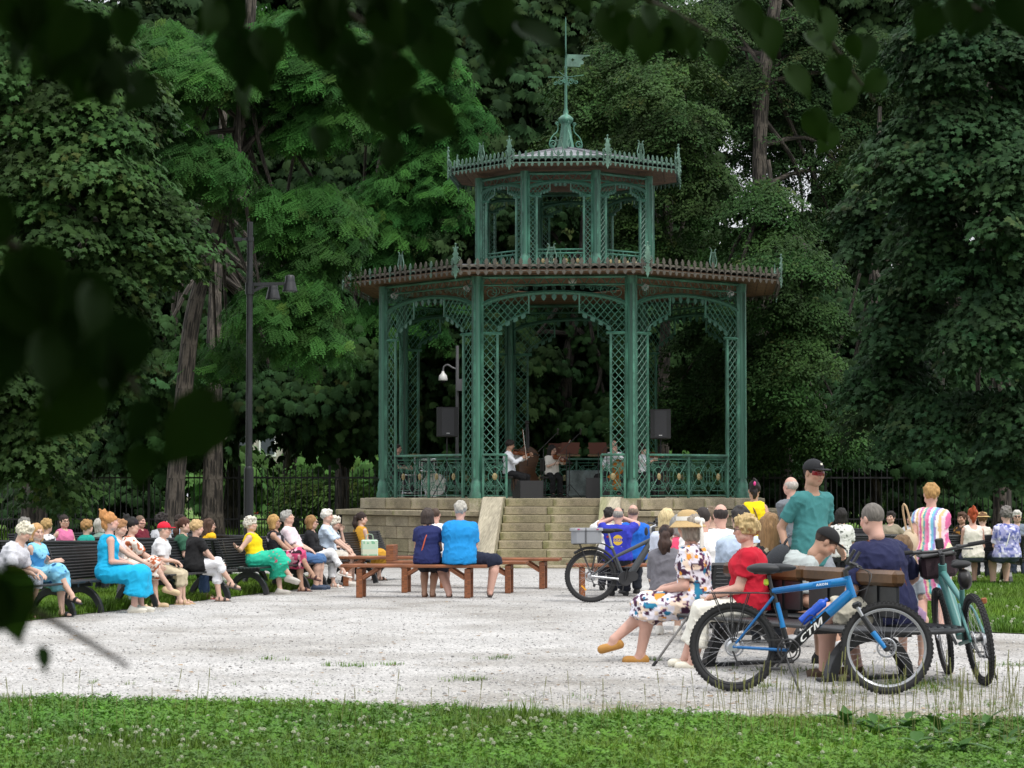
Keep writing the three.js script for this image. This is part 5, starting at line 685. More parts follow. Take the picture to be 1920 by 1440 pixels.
/* spec: hx, hy picture place of the crown of the head; D depth; yaw degrees (0 looks at the camera, 90 to the right of the picture, 180 away); base height of what carries the figure;
   seat height or 0 when standing; lean, twist, head [yaw, pitch, roll]; arms [left, right] targets; legs */
function person(s) {
  const male = !!s.m, fat = s.fat ?? 1, sit = s.seat ?? 0, base = s.base ?? 0, lean = (s.lean ?? (sit ? 4 : 2)) * R, hw = male ? 0.178 : 0.152;
  const hipY = sit ? 0.1 : 0.9, hip = V(0, hipY, 0), spine = V(0, Math.cos(lean), Math.sin(lean)), curve = s.slouch ?? 0.03;
  const on = (d, z = 0) => hip.clone().addScaledVector(spine, d).add(V(0, 0, -z)), tw = (s.twist ?? 0) * R, shx = V(Math.cos(tw), 0, -Math.sin(tw));
  const waist = on(0.17, curve * 0.6), chest = on(0.34, curve), nb = on(0.475, curve * 0.4), fwd = V(Math.sin(tw), 0, Math.cos(tw));
  const hd = (s.head ?? [0, 0, 0]).map((a) => a * R), hq = new THREE.Quaternion().setFromEuler(new THREE.Euler(hd[1] + lean * 0.35, hd[0] + tw * 0.6, hd[2] ?? 0, 'YXZ'));
  const hc = nb.clone().addScaledVector(spine, 0.11).add(V(0, 0.085, 0.015)).add(V(Math.sin(hd[0]) * 0.01, 0, Math.sin(Math.max(0, hd[1])) * 0.05));
  const top0 = hc.y + 0.125, want = Y(s.hy, s.D) - base - sit, k = s.k ?? clamp(want / top0, sit ? 0.72 : 0.8, 1.16);
  const yaw = s.yaw * R, off = V(hc.x, 0, hc.z).multiplyScalar(k).applyAxisAngle(UPV, yaw);
  const o = thing('person', s.label, 'person', V(X(s.hx, s.D, base + 1.2) - off.x, base, -s.D - off.z * 0), yaw, s.group);
  o.position.z = -s.D - off.z;
  const S = (q) => q.clone().multiplyScalar(k).add(V(0, sit, 0)), hk = Math.min(1.1, Math.max(k, 0.88)) * (s.hk ?? 0.96);   // heads of small adults stay adult-sized
  const J = { hip: S(hip), waist: S(waist), chest: S(chest), nb: S(nb), hc: S(hc), sh: [], el: [], wr: [], hp: [], kn: [], an: [] };
  const legs = s.legs ?? (sit ? [[0.11, 0, 0.42], [-0.11, 0, 0.4]] : [[0.1, 0, 0.02], [-0.1, 0, -0.03]]);
  const arms = s.arms ?? (sit ? 'lap' : 'down');
  const AT = { lap: [[0.05, hipY + 0.1, 0.3], [-0.06, hipY + 0.12, 0.27]], knees: [[0.14, hipY + 0.06, 0.4], [-0.14, hipY + 0.06, 0.39]], down: [[0.25, hipY - 0.02, 0.06], [-0.25, hipY - 0.02, 0.04]], fold: [[-0.08, hipY + 0.26, 0.24], [0.08, hipY + 0.22, 0.25]], phone: [[0.07, hipY + 0.62, 0.27], [-0.07, hipY + 0.62, 0.27]], back: [[0.2, hipY + 0.1, 0.3], [-0.42, hipY + 0.42, -0.2]], backl: [[0.42, hipY + 0.42, -0.2], [-0.12, hipY + 0.1, 0.3]], violin: [[0.26, hipY + 0.48, 0.42], [-0.1, hipY + 0.43, 0.33]], chin: [[0.02, hipY + 0.5, 0.2], [-0.08, hipY + 0.15, 0.28]], side: [[0.3, hipY - 0.02, 0.1], [-0.3, hipY - 0.02, 0.1]], cello: [[0.12, hipY + 0.55, 0.3], [-0.2, hipY + 0.12, 0.35]], hip: [[0.2, hipY + 0.16, 0.3], [-0.24, hipY + 0.05, 0.06]] };
  const tgt = Array.isArray(arms) ? arms : AT[arms];
  for (const q of [0, 1]) {
    const sg = q ? -1 : 1, sh = nb.clone().addScaledVector(spine, -0.05).addScaledVector(shx, sg * hw), wr = V(...tgt[q]); if (!['down', 'knees', 'side', 'lap', 'hip'].includes(arms) && !Array.isArray(arms)) wr.applyAxisAngle(UPV, tw); else if (sit) wr.add(V(0, 0, Math.sin(lean) * 0.12));
    const el = ik(sh, wr, 0.285, 0.245, V(sg * (s.elbow ?? (sit ? 0.5 : 0.22)), -0.7, -0.5)); J.sh.push(S(sh)); J.el.push(S(el)); J.wr.push(S(wr));
    const hp = V(sg * 0.088, hipY - 0.015, 0), L = legs[q], an = sit ? V(L[0], (0.075 + L[1] - sit) / k, L[2]) : V(L[0], 0.075 + L[1], L[2]);
    const kn = ik(hp, an, 0.43, 0.43, sit ? V(sg * (s.spread ?? 0.05) + (L[3] ?? 0), 0.9, 0.5) : V(sg * 0.08, 0, 1)); J.hp.push(S(hp)); J.kn.push(S(kn)); J.an.push(S(an));
  }
  const cl = (e) => e > 0 ? flat : (p) => p, near = s.D < 24, cell = near ? 0.012 : 0.015, f = fat * k, xs = (v, r) => v.clone().addScaledVector(shx, r * k);
  const torso = (e) => [ell(J.hip.clone().add(V(0, 0.02 * k, -0.015 * k)), V(0.165 * f + e, 0.12 * k + e, 0.125 * f + e), null, 0.04), ell(J.waist.clone().add(V(0, 0, 0.012 * fat)), V((male ? 0.15 : 0.132) * f + e, 0.14 * k + e, (0.1 + 0.05 * (fat - 1)) * f + e), null, 0.06), ell(J.chest, V((male ? 0.165 : 0.145) * f + e, 0.16 * k + e, 0.112 * f + e), null, 0.06), cap(J.sh[0].clone().lerp(J.nb, 0.2), J.sh[1].clone().lerp(J.nb, 0.2), 0.054 * k + e, 0.054 * k + e, 0.05), ...(male ? [] : [1, -1].map((q) => ell(xs(J.chest, q * 0.066).addScaledVector(fwd, 0.085 * f).add(V(0, 0.0, 0)), V(0.065 * f + e, 0.065 * f + e, 0.05 * f + e), null, 0.04)))];
  const leg = (q, e, t0, t1, fl = 0) => { const h = J.hp[q], n = J.kn[q], a = J.an[q], o2 = []; if (t0 < 1) o2.push((t1 < 1 ? cl(e) : (p) => p)(cap(h, h.clone().lerp(n, Math.min(1, t1)), 0.083 * f + e, lerp(0.083, 0.057, Math.min(1, t1)) * f + e + (t1 < 1 ? fl : 0), 0.03))); if (t1 > 1) { const m = n.clone().lerp(a, 0.35).add(V(0, 0, -0.012)); o2.push((t1 <= 1.35 ? cl(e) : (p) => p)(cap(n, n.clone().lerp(a, Math.min(0.35, t1 - 1)), 0.055 * f + e, 0.054 * f + e + (t1 <= 1.35 ? fl : 0), 0.03))); if (t1 > 1.35) o2.push(cl(e)(cap(m, m.clone().lerp(a, (t1 - 1.35) / 0.65), 0.054 * f + e, lerp(0.054, 0.036, (t1 - 1.35) / 0.65) * f + e + fl, 0.02))); } return o2; };
  const arm = (q, e, t1, fl = 0) => { const a = J.sh[q], b = J.el[q], c = J.wr[q], o2 = [(t1 < 1 ? cl(e) : (p) => p)(cap(a, a.clone().lerp(b, Math.min(1, t1)), 0.046 * f + e, lerp(0.046, 0.038, Math.min(1, t1)) * f + e + (t1 < 1 ? fl : 0), 0.022))]; if (t1 > 1) o2.push(cl(t1 < 1.98 ? e : 0)(cap(b, b.clone().lerp(c, t1 - 1), 0.039 * f + e, lerp(0.039, 0.026, t1 - 1) * f + e + fl, 0.015))); return o2; };
  const foot = (q) => { const d = footDir(q); return [cap(J.an[q], J.an[q].clone().addScaledVector(d, 0.02).add(V(0, -0.04, 0)), 0.037 * k, 0.036, 0.02), cap(J.an[q].clone().add(V(0, -0.04, 0)).addScaledVector(d, -0.03), J.an[q].clone().addScaledVector(d, 0.12).add(V(0, -0.055, 0)), 0.03, 0.024, 0.02)]; };
  const footDir = (q) => { const sh = J.an[q].clone().sub(J.kn[q]), d = V(sh.x * 0.2, legs[q][1] > 0.12 ? -0.25 : 0, 1); return d.normalize(); };
  // body: one surface, with head and hands of finer grids joined to it
  const bp = [...torso(0), cap(J.nb, J.hc.clone().add(V(0, -0.06, -0.02)), 0.06 * k, 0.052 * k, 0.04)];
  for (const q of [0, 1]) bp.push(...arm(q, 0, 2), ...leg(q, 0, 0, 2), ...foot(q));
  const parts = [net(field(bp, cell), white3)], headM = new THREE.Matrix4().compose(J.hc, hq, V(hk, hk, hk)); const hg = HEADS[male ? 'm' : 'f'].clone(); parts.push(hg.applyMatrix4(headM));
  for (const q of [0, 1]) {
    const d = J.wr[q].clone().sub(J.el[q]).normalize(), ha = s.hands?.[q]; if (ha) d.copy(V(...ha)).normalize(); else if (sit && ['lap', 'knees'].includes(arms)) d.y -= 0.35, d.normalize();
    const y = d.clone().negate(), pn = s.palm?.[q] ? V(...s.palm[q]) : (sit && ['lap', 'knees'].includes(arms)) ? V(0, -1, 0.1) : V(q ? 1 : -1, -0.2, 0.1), z = pn.addScaledVector(y, -pn.dot(y)).normalize(), x = V().crossVectors(y, z), g = HANDS[s.grip ? 'grip' : 'relax'].clone(); if (q ? x.dot(V(1, 0, 0.6)) < 0 : x.dot(V(-1, 0, 0.6)) < 0) { g.scale(-1, 1, 1); const ix = g.index.array; for (let i = 0; i < ix.length; i += 3) { const t = ix[i]; ix[i] = ix[i + 1]; ix[i + 1] = t; } g.attributes.normal.array.forEach(() => 0); }
    g.setAttribute('color', new THREE.Float32BufferAttribute(new Float32Array(g.attributes.position.count * 3).fill(1), 3)); parts.push(g.applyMatrix4(new THREE.Matrix4().makeBasis(x, y, z).scale(V(k, k, k)).setPosition(J.wr[q])));
  }
  mesh('body', mergeGeometries(parts), skinMat(s.skin ?? 'pale'), o);
  // clothes
  const wr = s.wrinkle ?? 0.012, so = s.hx * 0.37, rid = (a) => { a = 1 - Math.abs(2 * a - 1); return a * a * a; }, fold = (p) => { const w = noise(p.x * 5 + so, p.y * 5 + 7, p.z * 5 + 7) * 2; return wr * (rid(noise(p.x * 9 + so + w, p.y * 19 + p.x * 7 + w, p.z * 9 + 50)) - 0.25) + wr * 0.7 * (rid(noise(p.x * 20 + 9 - w, p.y * 9 - p.z * 9 + so, p.z * 16 + 9)) - 0.25); };
  const pat = (f2) => f2 ? (p, n, c) => f2(p.x / k, (p.y - sit) / k, p.z / k, c, n) : white3;
  const tp = s.top, bt = s.bottom, e1 = tp?.e ?? 0.015;
  const skirt = (e, len, fl = 0.05) => { const out = [...torso(e).slice(0, 2)], L = len; for (const q of [0, 1]) out.push(cap(J.hp[q], J.kn[q], 0.1 * f + e, 0.068 * f + e + fl * 0.4, 0.09)); const mk = J.kn[0].clone().lerp(J.kn[1], 0.5), mh = J.hip.clone(); out.push(cap(mh, mk, 0.1 * f, 0.06 * f + fl * 0.3, 0.09));
    if (L > 1) for (const q of [0, 1]) { const b = J.kn[q].clone().lerp(J.an[q], L - 1); out.push(flat(cap(J.kn[q], b, 0.07 * f + e + fl * 0.4, 0.06 * f + e + fl, 0.05))); } if (L > 1) { const m2 = J.an[0].clone().lerp(J.an[1], 0.5), b = mk.clone().lerp(m2, L - 1); if (sit) b.y = Math.min(b.y, mk.y - 0.1); out.push(flat(cap(mk, b, 0.06 * f + fl * 0.3, 0.055 * f + fl, 0.05))); }
    return out.map((c) => (c.a && !sit ? c : c)); };
  const cutBelow = (y) => ({ c: V(0, y - 2, 0), r: V(2.2, 2, 2.2) });
  if (tp) {
    const pr = torso(e1); if (!s.dress) { const hy = J.hip.y - (sit ? (tp.hem ?? 0.04) : (tp.hem ?? 0.1)) * k, g = ell(J.hip.clone().add(V(0, -0.02 * k, sit ? 0.0 : 0.004)), V(0.174 * f + e1, 0.29 * k, 0.14 * f + e1), null, 0.03); g.cut = [0, -1, 0, -hy]; pr[0] = g; }
    if (tp.neck) pr.push(cap(J.nb.clone().addScaledVector(spine, -0.02), J.nb.clone().addScaledVector(spine, 0.035), 0.07 * k, 0.062 * k, 0.02)); const sub = [];
    if (tp.sleeve) for (const q of [0, 1]) pr.push(...arm(q, tp.e2 ?? 0.014, tp.sleeve, tp.sleeve < 1 ? 0.01 : 0));
    else for (const q of [0, 1]) sub.push(ell(J.sh[q].clone().addScaledVector(shx, (q ? -1 : 1) * 0.045), V(0.065 * k, 0.12 * k, 0.1 * k)));
    sub.push(ell(J.nb.clone().addScaledVector(spine, 0.04).addScaledVector(fwd, tp.scoop ?? 0.03), V(0.07 * k, (tp.scoopY ?? 0.06) * k, 0.08 * k)));
    if (tp.long) pr.push(...(sit ? [0, 1].map((q) => cap(J.hp[q], J.hp[q].clone().lerp(J.kn[q], tp.long), 0.1 * f + e1, 0.08 * f + e1, 0.06)) : [flat(cap(J.hip, J.hip.clone().add(V(0, -0.22 * k, 0)), 0.15 * f + e1, 0.16 * f + e1, 0.06))]));
    if (s.dress) pr.push(...skirt(e1, s.dress, s.flare ?? 0.05));
    mesh(s.dress ? 'dress' : tp.name ?? 'shirt', net(field(pr, cell, sub), pat(tp.pat), fold), clothMat(tp.c), o);
  }
  if (bt && !s.dress) {
    const len = bt.len ?? 2, pr = bt.skirt ? skirt(0.014, bt.skirt, s.flare ?? 0.05) : [...torso(0.011).slice(0, 1), ...leg(0, 0.014, 0, len, bt.flare ?? 0.012), ...leg(1, 0.014, 0, len, bt.flare ?? 0.012)];
    mesh(bt.skirt ? 'skirt' : len < 1.2 ? 'shorts' : 'trousers', net(field(pr, cell), pat(bt.pat), fold), clothMat(bt.c), o);
  }
  // shoes
  if (s.shoes) for (const q of [0, 1]) { const d = footDir(q), M = new THREE.Matrix4().lookAt(d, V(), UPV).setPosition(J.an[q]); for (const [g] of SHOES[s.shoes[0]]) mesh('shoe', g, plainMat(s.shoes[1], 0.7), o).applyMatrix4(M); }
  const onHead = (name, g, m) => { const h = mesh(name, g, m, o); h.applyMatrix4(headM); return h; };
  if (s.hair) onHead('hair', hairGeo(s.hair[0]), hairMat(s.hair[1]));
  if (s.cap) { onHead('cap', cached('capg', capGeo), plainMat(s.cap, 0.85)); }
  if (s.glasses) onHead('glasses', cached('gl' + s.glasses, () => glassesGeo(s.glasses === 'sun')), plainMat(s.glasses === 'sun' ? '#151515' : '#30251d', 0.25));
  o.userData.J = undefined; delete o.userData.J;
  return { o, J, k, headM, shx, fwd, spine, bs: (name, g, m) => mesh(name, g, m, o), onHead };
}
// ---------- the crowd ----------
const H = (h) => { const c = new THREE.Color(h); return [c.r, c.g, c.b]; };
const blobs = (base, layers) => { const b = H(base), L = layers.map(([h, f, t, s]) => [H(h), f, t, s]); return (x, y, z, c) => { let k = b; for (const [h, f, t, s] of L) if (noise(x * f + s, y * f + s * 2, z * f + s * 3) > t) k = h; c[0] = k[0]; c[1] = k[1]; c[2] = k[2]; }; };
const lines = (a, b, f, w) => { const A = H(a), B = H(b); return (x, y, z, c) => { const n = noise(x * f + 3, y * f + 5, z * f + 7) * 6, k = n - Math.floor(n) < w ? A : B; c[0] = k[0]; c[1] = k[1]; c[2] = k[2]; }; };
const stripes = (list, w) => { const L = list.map(H); return (x, y, z, c) => { const k = L[((Math.floor((x + 0.7 * z + 5) / w) % L.length) + L.length) % L.length]; c[0] = k[0]; c[1] = k[1]; c[2] = k[2]; }; };
const hoops = (a, b, w) => { const A = H(a), B = H(b); return (x, y, z, c) => { const k = Math.floor(y / w) & 1 ? A : B; c[0] = k[0]; c[1] = k[1]; c[2] = k[2]; }; };
const upper = (yy, f, g) => (x, y, z, c, n) => (z < 0.22 && y > yy ? f : g)(x, y, z, c, n), solid = (h) => { const k = H(h); return (x, y, z, c) => { c[0] = k[0]; c[1] = k[1]; c[2] = k[2]; }; };
const GL = 'audience on the left benches', GB = 'audience on the rear left benches', GC = 'audience in the centre', GR = 'audience on the rear right benches', GM = 'musicians on the stage';
const X1 = [[0.0, 0, 0.46], [-0.03, 0.2, 0.66]], X2 = [[0.02, 0.2, 0.66], [0.0, 0, 0.44]];   // one leg crossed over the other
const flats = (p, pts, r, m, name = 'strap') => p.bs(name, pipe(pts, r, 5, 24), plainMat(m, 0.7));
function strap(p, q, colour) { const { J, fwd, shx, k } = p, o = q ? 0 : 1, b = (v, d, y = 0) => v.clone().addScaledVector(fwd, d * k).add(V(0, y, 0)), s = J.sh[q].clone().lerp(J.nb, 0.45).add(V(0, 0.068 * k, 0)), e = J.hip.clone().addScaledVector(shx, (q ? 1 : -1) * 0.185 * k); return flats(p, [s, b(J.chest, -0.145, 0.03), b(J.waist.clone().lerp(e, 0.5), -0.13), e, b(J.waist.clone().lerp(e, 0.4), 0.14), b(J.chest, 0.165, 0.03), s], 0.011, colour); }
const P = (s) => person(s), S0 = 0.42;
// front left row
{
  const p = P({ label: 'person with white curly hair in grey shirt leaning forward at the far left', group: GL, hx: 47, hy: 981, D: 27.6, yaw: 78, seat: S0, lean: 30, head: [8, 14, 0], arms: 'knees', fat: 1.22, top: { c: '#c9c9cf', sleeve: 0.85, pat: (x, y, z, c) => { c[0] = c[1] = c[2] = 0.86 + 0.28 * noise(x * 90, y * 90, z * 90); } }, bottom: { c: '#b9c0cc', len: 1.12, flare: 0.02 }, hair: ['curly', '#cfc8b4'], shoes: ['sandal', '#4a4e58'], legs: [[0.12, 0, 0.28], [-0.1, 0, 0.2]] }); strap(p, 1, '#15161c');
  P({ label: 'person in pale blue dress with dark blue blotches beside the grey shirt', group: GL, hx: 70, hy: 984, D: 28.3, yaw: 66, seat: S0, lean: -2, head: [-25, 4, 0], arms: 'fold', legs: X1, fat: 1.12, dress: 1.25, top: { c: '#ffffff', sleeve: 0, pat: blobs('#86c9e4', [['#6fb4da', 9, 0.6, 3], ['#2f78ae', 7, 0.72, 9], ['#1d5688', 12, 0.78, 9]]) }, hair: ['bob', '#b58d5c'], shoes: ['sandal', '#121214'] });
  P({ label: 'person in sleeveless turquoise dress with upswept strawberry blonde hair', group: GL, hx: 208, hy: 962, D: 29.1, yaw: 92, seat: S0, lean: 3, twist: 18, head: [14, -4, 0], arms: 'lap', dress: 1.62, flare: 0.09, skin: 'pink', top: { c: '#10a9d6', sleeve: 0 }, hair: ['bun', '#b8814c'], shoes: ['shoe', '#d8d2c4'], legs: [[0.1, 0, 0.44], [-0.1, 0, 0.36]] });
  P({ label: 'person in sage green trousers mostly hidden behind the turquoise dress', group: GL, hx: 226, hy: 975, D: 29.8, yaw: 84, seat: S0, lean: 12, arms: [[0.06, 0.2, 0.5], [-0.03, 0.2, 0.52]], top: { c: '#d9cfd0', sleeve: 0 }, bottom: { c: '#8aa68c', len: 1.8, flare: 0.05 }, hair: ['short', '#a0744e'], shoes: ['sandal', '#c9b48a'] });
  P({ label: 'person in rust leaf-print dress and dark cap with black hair', group: GL, hx: 249, hy: 972, D: 30.4, yaw: 92, seat: S0, lean: 8, twist: 22, arms: [[0.1, 0.16, 0.52], [-0.06, 0.14, 0.5]], legs: X1, dress: 1.02, top: { c: '#ffffff', sleeve: 0.8, pat: blobs('#efe3d8', [['#b4603c', 14, 0.46, 4], ['#efe3d8', 30, 0.6, 7]]) }, hair: ['bun', '#14110f'], cap: '#191019', shoes: ['pump', '#cdb48f'] });
  { const q = P({ label: 'person in red cap and white polo shirt with beige cropped trousers', group: GL, hx: 309, hy: 981, D: 31.1, yaw: 86, seat: S0, lean: 10, arms: 'lap', fat: 1.12, top: { c: '#dfe0e2', sleeve: 0.75, neck: 1 }, bottom: { c: '#c2b59a', len: 1.42, flare: 0.03 }, hair: ['crop', '#8d8880'], cap: '#d01230', shoes: ['sandal', '#b59a78'] }); }
  { const q = P({ label: 'person in black shirt and white cropped trousers seen from behind', group: GL, hx: 370, hy: 977, D: 31.8, yaw: 98, seat: S0, lean: 6, twist: 32, head: [8, 0, 0], arms: [[0.12, 0.12, 0.46], [-0.1, 0.12, 0.44]], legs: X1, fat: 1.1, top: { c: '#121214', sleeve: 0.6, long: 0.35 }, bottom: { c: '#e6e6ea', len: 1.4 }, hair: ['short', '#b79a6c'], shoes: ['sandal', '#4d4640'] }); }
  P({ label: 'person with long brown ponytail and jeans behind the black shirt', group: GL, hx: 347, hy: 972, D: 32.5, yaw: 92, seat: S0, lean: 6, top: { c: '#2c5a44', sleeve: 0.7 }, bottom: { c: '#2f4668', len: 1.95 }, hair: ['ponytail', '#4a2a1c'], shoes: ['sandal', '#8c2b36'] });
  P({ label: 'person in yellow sleeveless top and green skirt with an arm along the backrest', group: GL, hx: 471, hy: 971, D: 34, yaw: 80, seat: S0, lean: -10, arms: [[0.06, 0.22, 0.2], [-0.48, 0.36, -0.22]], legs: X1, fat: 1.14, flare: 0.08, top: { c: '#f0cf06', sleeve: 0 }, bottom: { c: '#ffffff', skirt: 1.5, pat: blobs('#28b795', [['#c24a68', 26, 0.84, 5]]) }, hair: ['curly', '#c6c0b2'], shoes: ['shoe', '#bdb7ae'] });
  P({ label: 'person with blonde bob in black dress with pink flowers', group: GL, hx: 516, hy: 966, D: 34.9, yaw: 84, seat: S0, lean: -4, arms: [[0.12, 0.14, 0.44], [-0.05, 0.12, 0.42]], legs: X1, dress: 1.06, fat: 1.1, skin: 'tan', glasses: 'sun', top: { c: '#ffffff', sleeve: 0, pat: upper(0.1, blobs('#15131a', [['#c8bcc4', 16, 0.72, 5]]), blobs('#d94f7c', [['#2a1420', 14, 0.6, 2], ['#f2b6c4', 18, 0.66, 8]])) }, hair: ['bob', '#b08a52'], shoes: ['sandal', '#4a2c2c'] });
  P({ label: 'person with grey hair in pinkish-white shirt leaning back beside the blonde bob', group: GL, m: 1, hx: 540, hy: 957, D: 35.6, yaw: 82, seat: S0, lean: -12, head: [0, -16, 0], arms: 'lap', fat: 1.2, top: { c: '#e5d3d8', sleeve: 0.8 }, bottom: { c: '#4a6c98', len: 1.1, flare: 0.02 }, hair: ['short', '#9a9892'], shoes: ['shoe', '#39465c'] });
  P({ label: 'person in black jacket, white trousers and sunglasses with blonde hair', group: GL, hx: 586, hy: 968, D: 36.2, yaw: 82, seat: S0, lean: 2, arms: 'lap', legs: X1, glasses: 'sun', top: { c: '#17171b', sleeve: 1.85, neck: 1 }, bottom: { c: '#e4e4e6', len: 1.75 }, hair: ['bob', '#8f6b40'], shoes: ['sandal', '#ded8d0'] });
  P({ label: 'person with white hair in pale blue shirt and bare knees', group: GL, m: 1, hx: 614, hy: 955, D: 36.9, yaw: 86, seat: S0, lean: -2, arms: 'knees', top: { c: '#c5d4e4', sleeve: 0.85, neck: 1 }, bottom: { c: '#d6cfc2', len: 0.9 }, hair: ['short', '#d4d0c6'], shoes: ['shoe', '#e0dcd4'] });
  P({ label: 'person with white hair and glasses resting chin on hand by the plinth', group: GL, hx: 629, hy: 971, D: 37.6, yaw: 84, seat: S0, lean: 6, arms: 'chin', glasses: 'clear', dress: 1.1, top: { c: '#ffffff', sleeve: 0.5, pat: blobs('#1c1c22', [['#d8d8dc', 20, 0.6, 3]]) }, hair: ['curly', '#d0c8b8'], shoes: ['sandal', '#222226'] });
  const m = P({ label: 'person in mustard dress with dark ponytail seen from behind by the plinth', group: GL, hx: 679, hy: 962, D: 38.8, yaw: 125, seat: S0, lean: 4, head: [-20, 0, 0], arms: 'lap', dress: 1.45, flare: 0.08, top: { c: '#c8932e', sleeve: 0 }, hair: ['ponytail', '#2a1a14'], shoes: ['sandal', '#4a3828'] }); strap(m, 0, '#1d1a18');
  const D = 37.2, bg = thing('shopping_bag', 'pale green printed shopping bag standing beside the mustard dress', 'bag', V(X(693, D), 0.42, -D), 0.2), bt = tex(128, 1, (u, v) => { const a = v > 0.25 && v < 0.75 && noise(u * 9, v * 7, 3) > 0.52; return a ? [0.5, 0.72, 0.58] : [0.72 + 0.1 * v, 0.84, 0.75]; }); bt.repeat.set(3.3, 3); mesh('bag_body', cbox(0.27, 0.31, 0.1, 0.02).translate(0, 0.155, 0), std(lin(1, 1, 1), { map: bt, roughness: 0.7 }), bg); for (const z of [-0.03, 0.03]) mesh('handle', pipe([V(-0.06, 0.3, z), V(-0.04, 0.39, z), V(0.04, 0.39, z), V(0.06, 0.3, z)], 0.006, 5, 12), plainMat('#9db49c'), bg);
}
// rear left rows
P({ label: 'person with grey hair and dark top behind the white curls', group: GB, hx: 47, hy: 972, D: 33.2, yaw: 150, seat: S0, top: { c: '#26282c', sleeve: 0.8 }, bottom: { c: '#33363c' }, hair: ['short', '#77746e'], shoes: ['shoe', '#222222'] });
P({ label: 'person in white top with black swirls and short blonde hair', group: GB, hx: 88, hy: 975, D: 33.5, yaw: 148, seat: S0, lean: 6, head: [20, 0, 0], fat: 1.2, top: { c: '#ffffff', sleeve: 0.7, pat: lines('#18181c', '#e2e2e4', 7, 0.42) }, bottom: { c: '#2a2a30' }, hair: ['short', '#a58654'], shoes: ['shoe', '#222222'] });
P({ label: 'person in pink top with dark hair facing the plaza, arm on backrest', group: GB, hx: 121, hy: 967, D: 37, yaw: 38, seat: S0, lean: -6, arms: [[0.1, 0.14, 0.3], [-0.44, 0.34, 0.0]], fat: 1.15, glasses: 'clear', top: { c: '#cf6f98', sleeve: 0 }, bottom: { c: '#6a2740', len: 2 }, hair: ['ponytail', '#241814'], shoes: ['shoe', '#222222'] });
P({ label: 'person in teal shirt with short light brown hair seen from behind', group: GB, hx: 164, hy: 977, D: 33.8, yaw: 135, seat: S0, lean: 4, head: [15, 0, 0], top: { c: '#169a8c', sleeve: 0.8 }, bottom: { c: '#22262c' }, hair: ['short', '#9a7444'], shoes: ['shoe', '#222222'] });
P({ label: 'person with long grey hair and sage top left of the turquoise dress', group: GB, hx: 190, hy: 974, D: 35, yaw: 130, seat: S0, top: { c: '#7c9488', sleeve: 0.8 }, bottom: { c: '#3a4048' }, hair: ['bob', '#b0aaa0'], shoes: ['shoe', '#222222'] });
P({ label: 'person in maroon shirt with shaved head and folded arms', group: GB, m: 1, hx: 264, hy: 968, D: 38, yaw: 60, seat: S0, lean: -6, arms: 'fold', skin: 'pink', top: { c: '#6c1a2c', sleeve: 0.8 }, bottom: { c: '#d4d0c8' }, hair: ['crop', '#6a5648'], shoes: ['shoe', '#222222'] });
P({ label: 'person with dark curly hair behind the red cap', group: GB, m: 1, hx: 304, hy: 964, D: 35.2, yaw: 140, seat: S0, top: { c: '#c8c8cc', sleeve: 0.8 }, bottom: { c: '#333842' }, hair: ['curly', '#1f1713'], shoes: ['shoe', '#222222'] });
P({ label: 'person in pale blue shirt and sunglasses beside the leaning trunk', group: GB, m: 1, hx: 338, hy: 967, D: 39, yaw: 60, seat: S0, glasses: 'sun', top: { c: '#a8b8c8', sleeve: 0.8 }, bottom: { c: '#2a3040' }, hair: ['short', '#2e241e'], shoes: ['shoe', '#222222'] });
P({ label: 'person with long brown hair and glasses in yellow shirt', group: GB, hx: 394, hy: 977, D: 36.2, yaw: 128, seat: S0, lean: 4, head: [-25, 0, 0], glasses: 'clear', top: { c: '#e8b41c', sleeve: 0.8 }, bottom: { c: '#e8e6e0' }, hair: ['long', '#4a3324'], shoes: ['shoe', '#222222'] });
// the couple on the wooden bench and the man beyond
{
  const a = P({ label: 'person in navy shirt with brown bob and red bag strap on the wooden bench', group: GC, hx: 802, hy: 953, D: 33.05, yaw: 177, seat: 0.47, lean: 6, arms: 'lap', fat: 1.18, skin: 'tan', top: { c: '#1c2558', sleeve: 0.55, e: 0.02, hem: 0.08 }, bottom: { c: '#12141c', len: 1.02 }, hair: ['bob', '#3f342f'], shoes: ['sandal', '#6a4632'], legs: [[0.06, 0, 0.16], [-0.07, 0, 0.14]] }); strap(a, 1, '#c0563a');
  P({ label: 'person with grey hair in bright blue shirt on the wooden bench', group: GC, m: 1, hx: 863, hy: 940, D: 32.95, yaw: 179, seat: 0.47, lean: 8, arms: 'lap', fat: 1.3, skin: 'pink', top: { c: '#1389cd', sleeve: 0.75, e: 0.022, hem: 0.08 }, bottom: { c: '#141a30', len: 1.05, flare: 0.02 }, hair: ['short', '#a9a59c'], shoes: ['sandal', '#3a2c26'], legs: [[0.16, 0, 0.12], [-0.42, 0.02, 0.12, -1.2]], spread: 0.25 });
  P({ label: 'person in white shirt and trainers sitting beyond the couple in blue', group: GC, m: 1, hx: 817, hy: 953, D: 36.6, yaw: 182, seat: 0.47, top: { c: '#e0e2e6', sleeve: 0.8 }, bottom: { c: '#c8c8cc', len: 0.9 }, hair: ['crop', '#4a3a30'], skin: 'pink', shoes: ['shoe', '#c8c8c8'], legs: [[0.22, 0, 0.2], [-0.22, 0, 0.2]] });
}
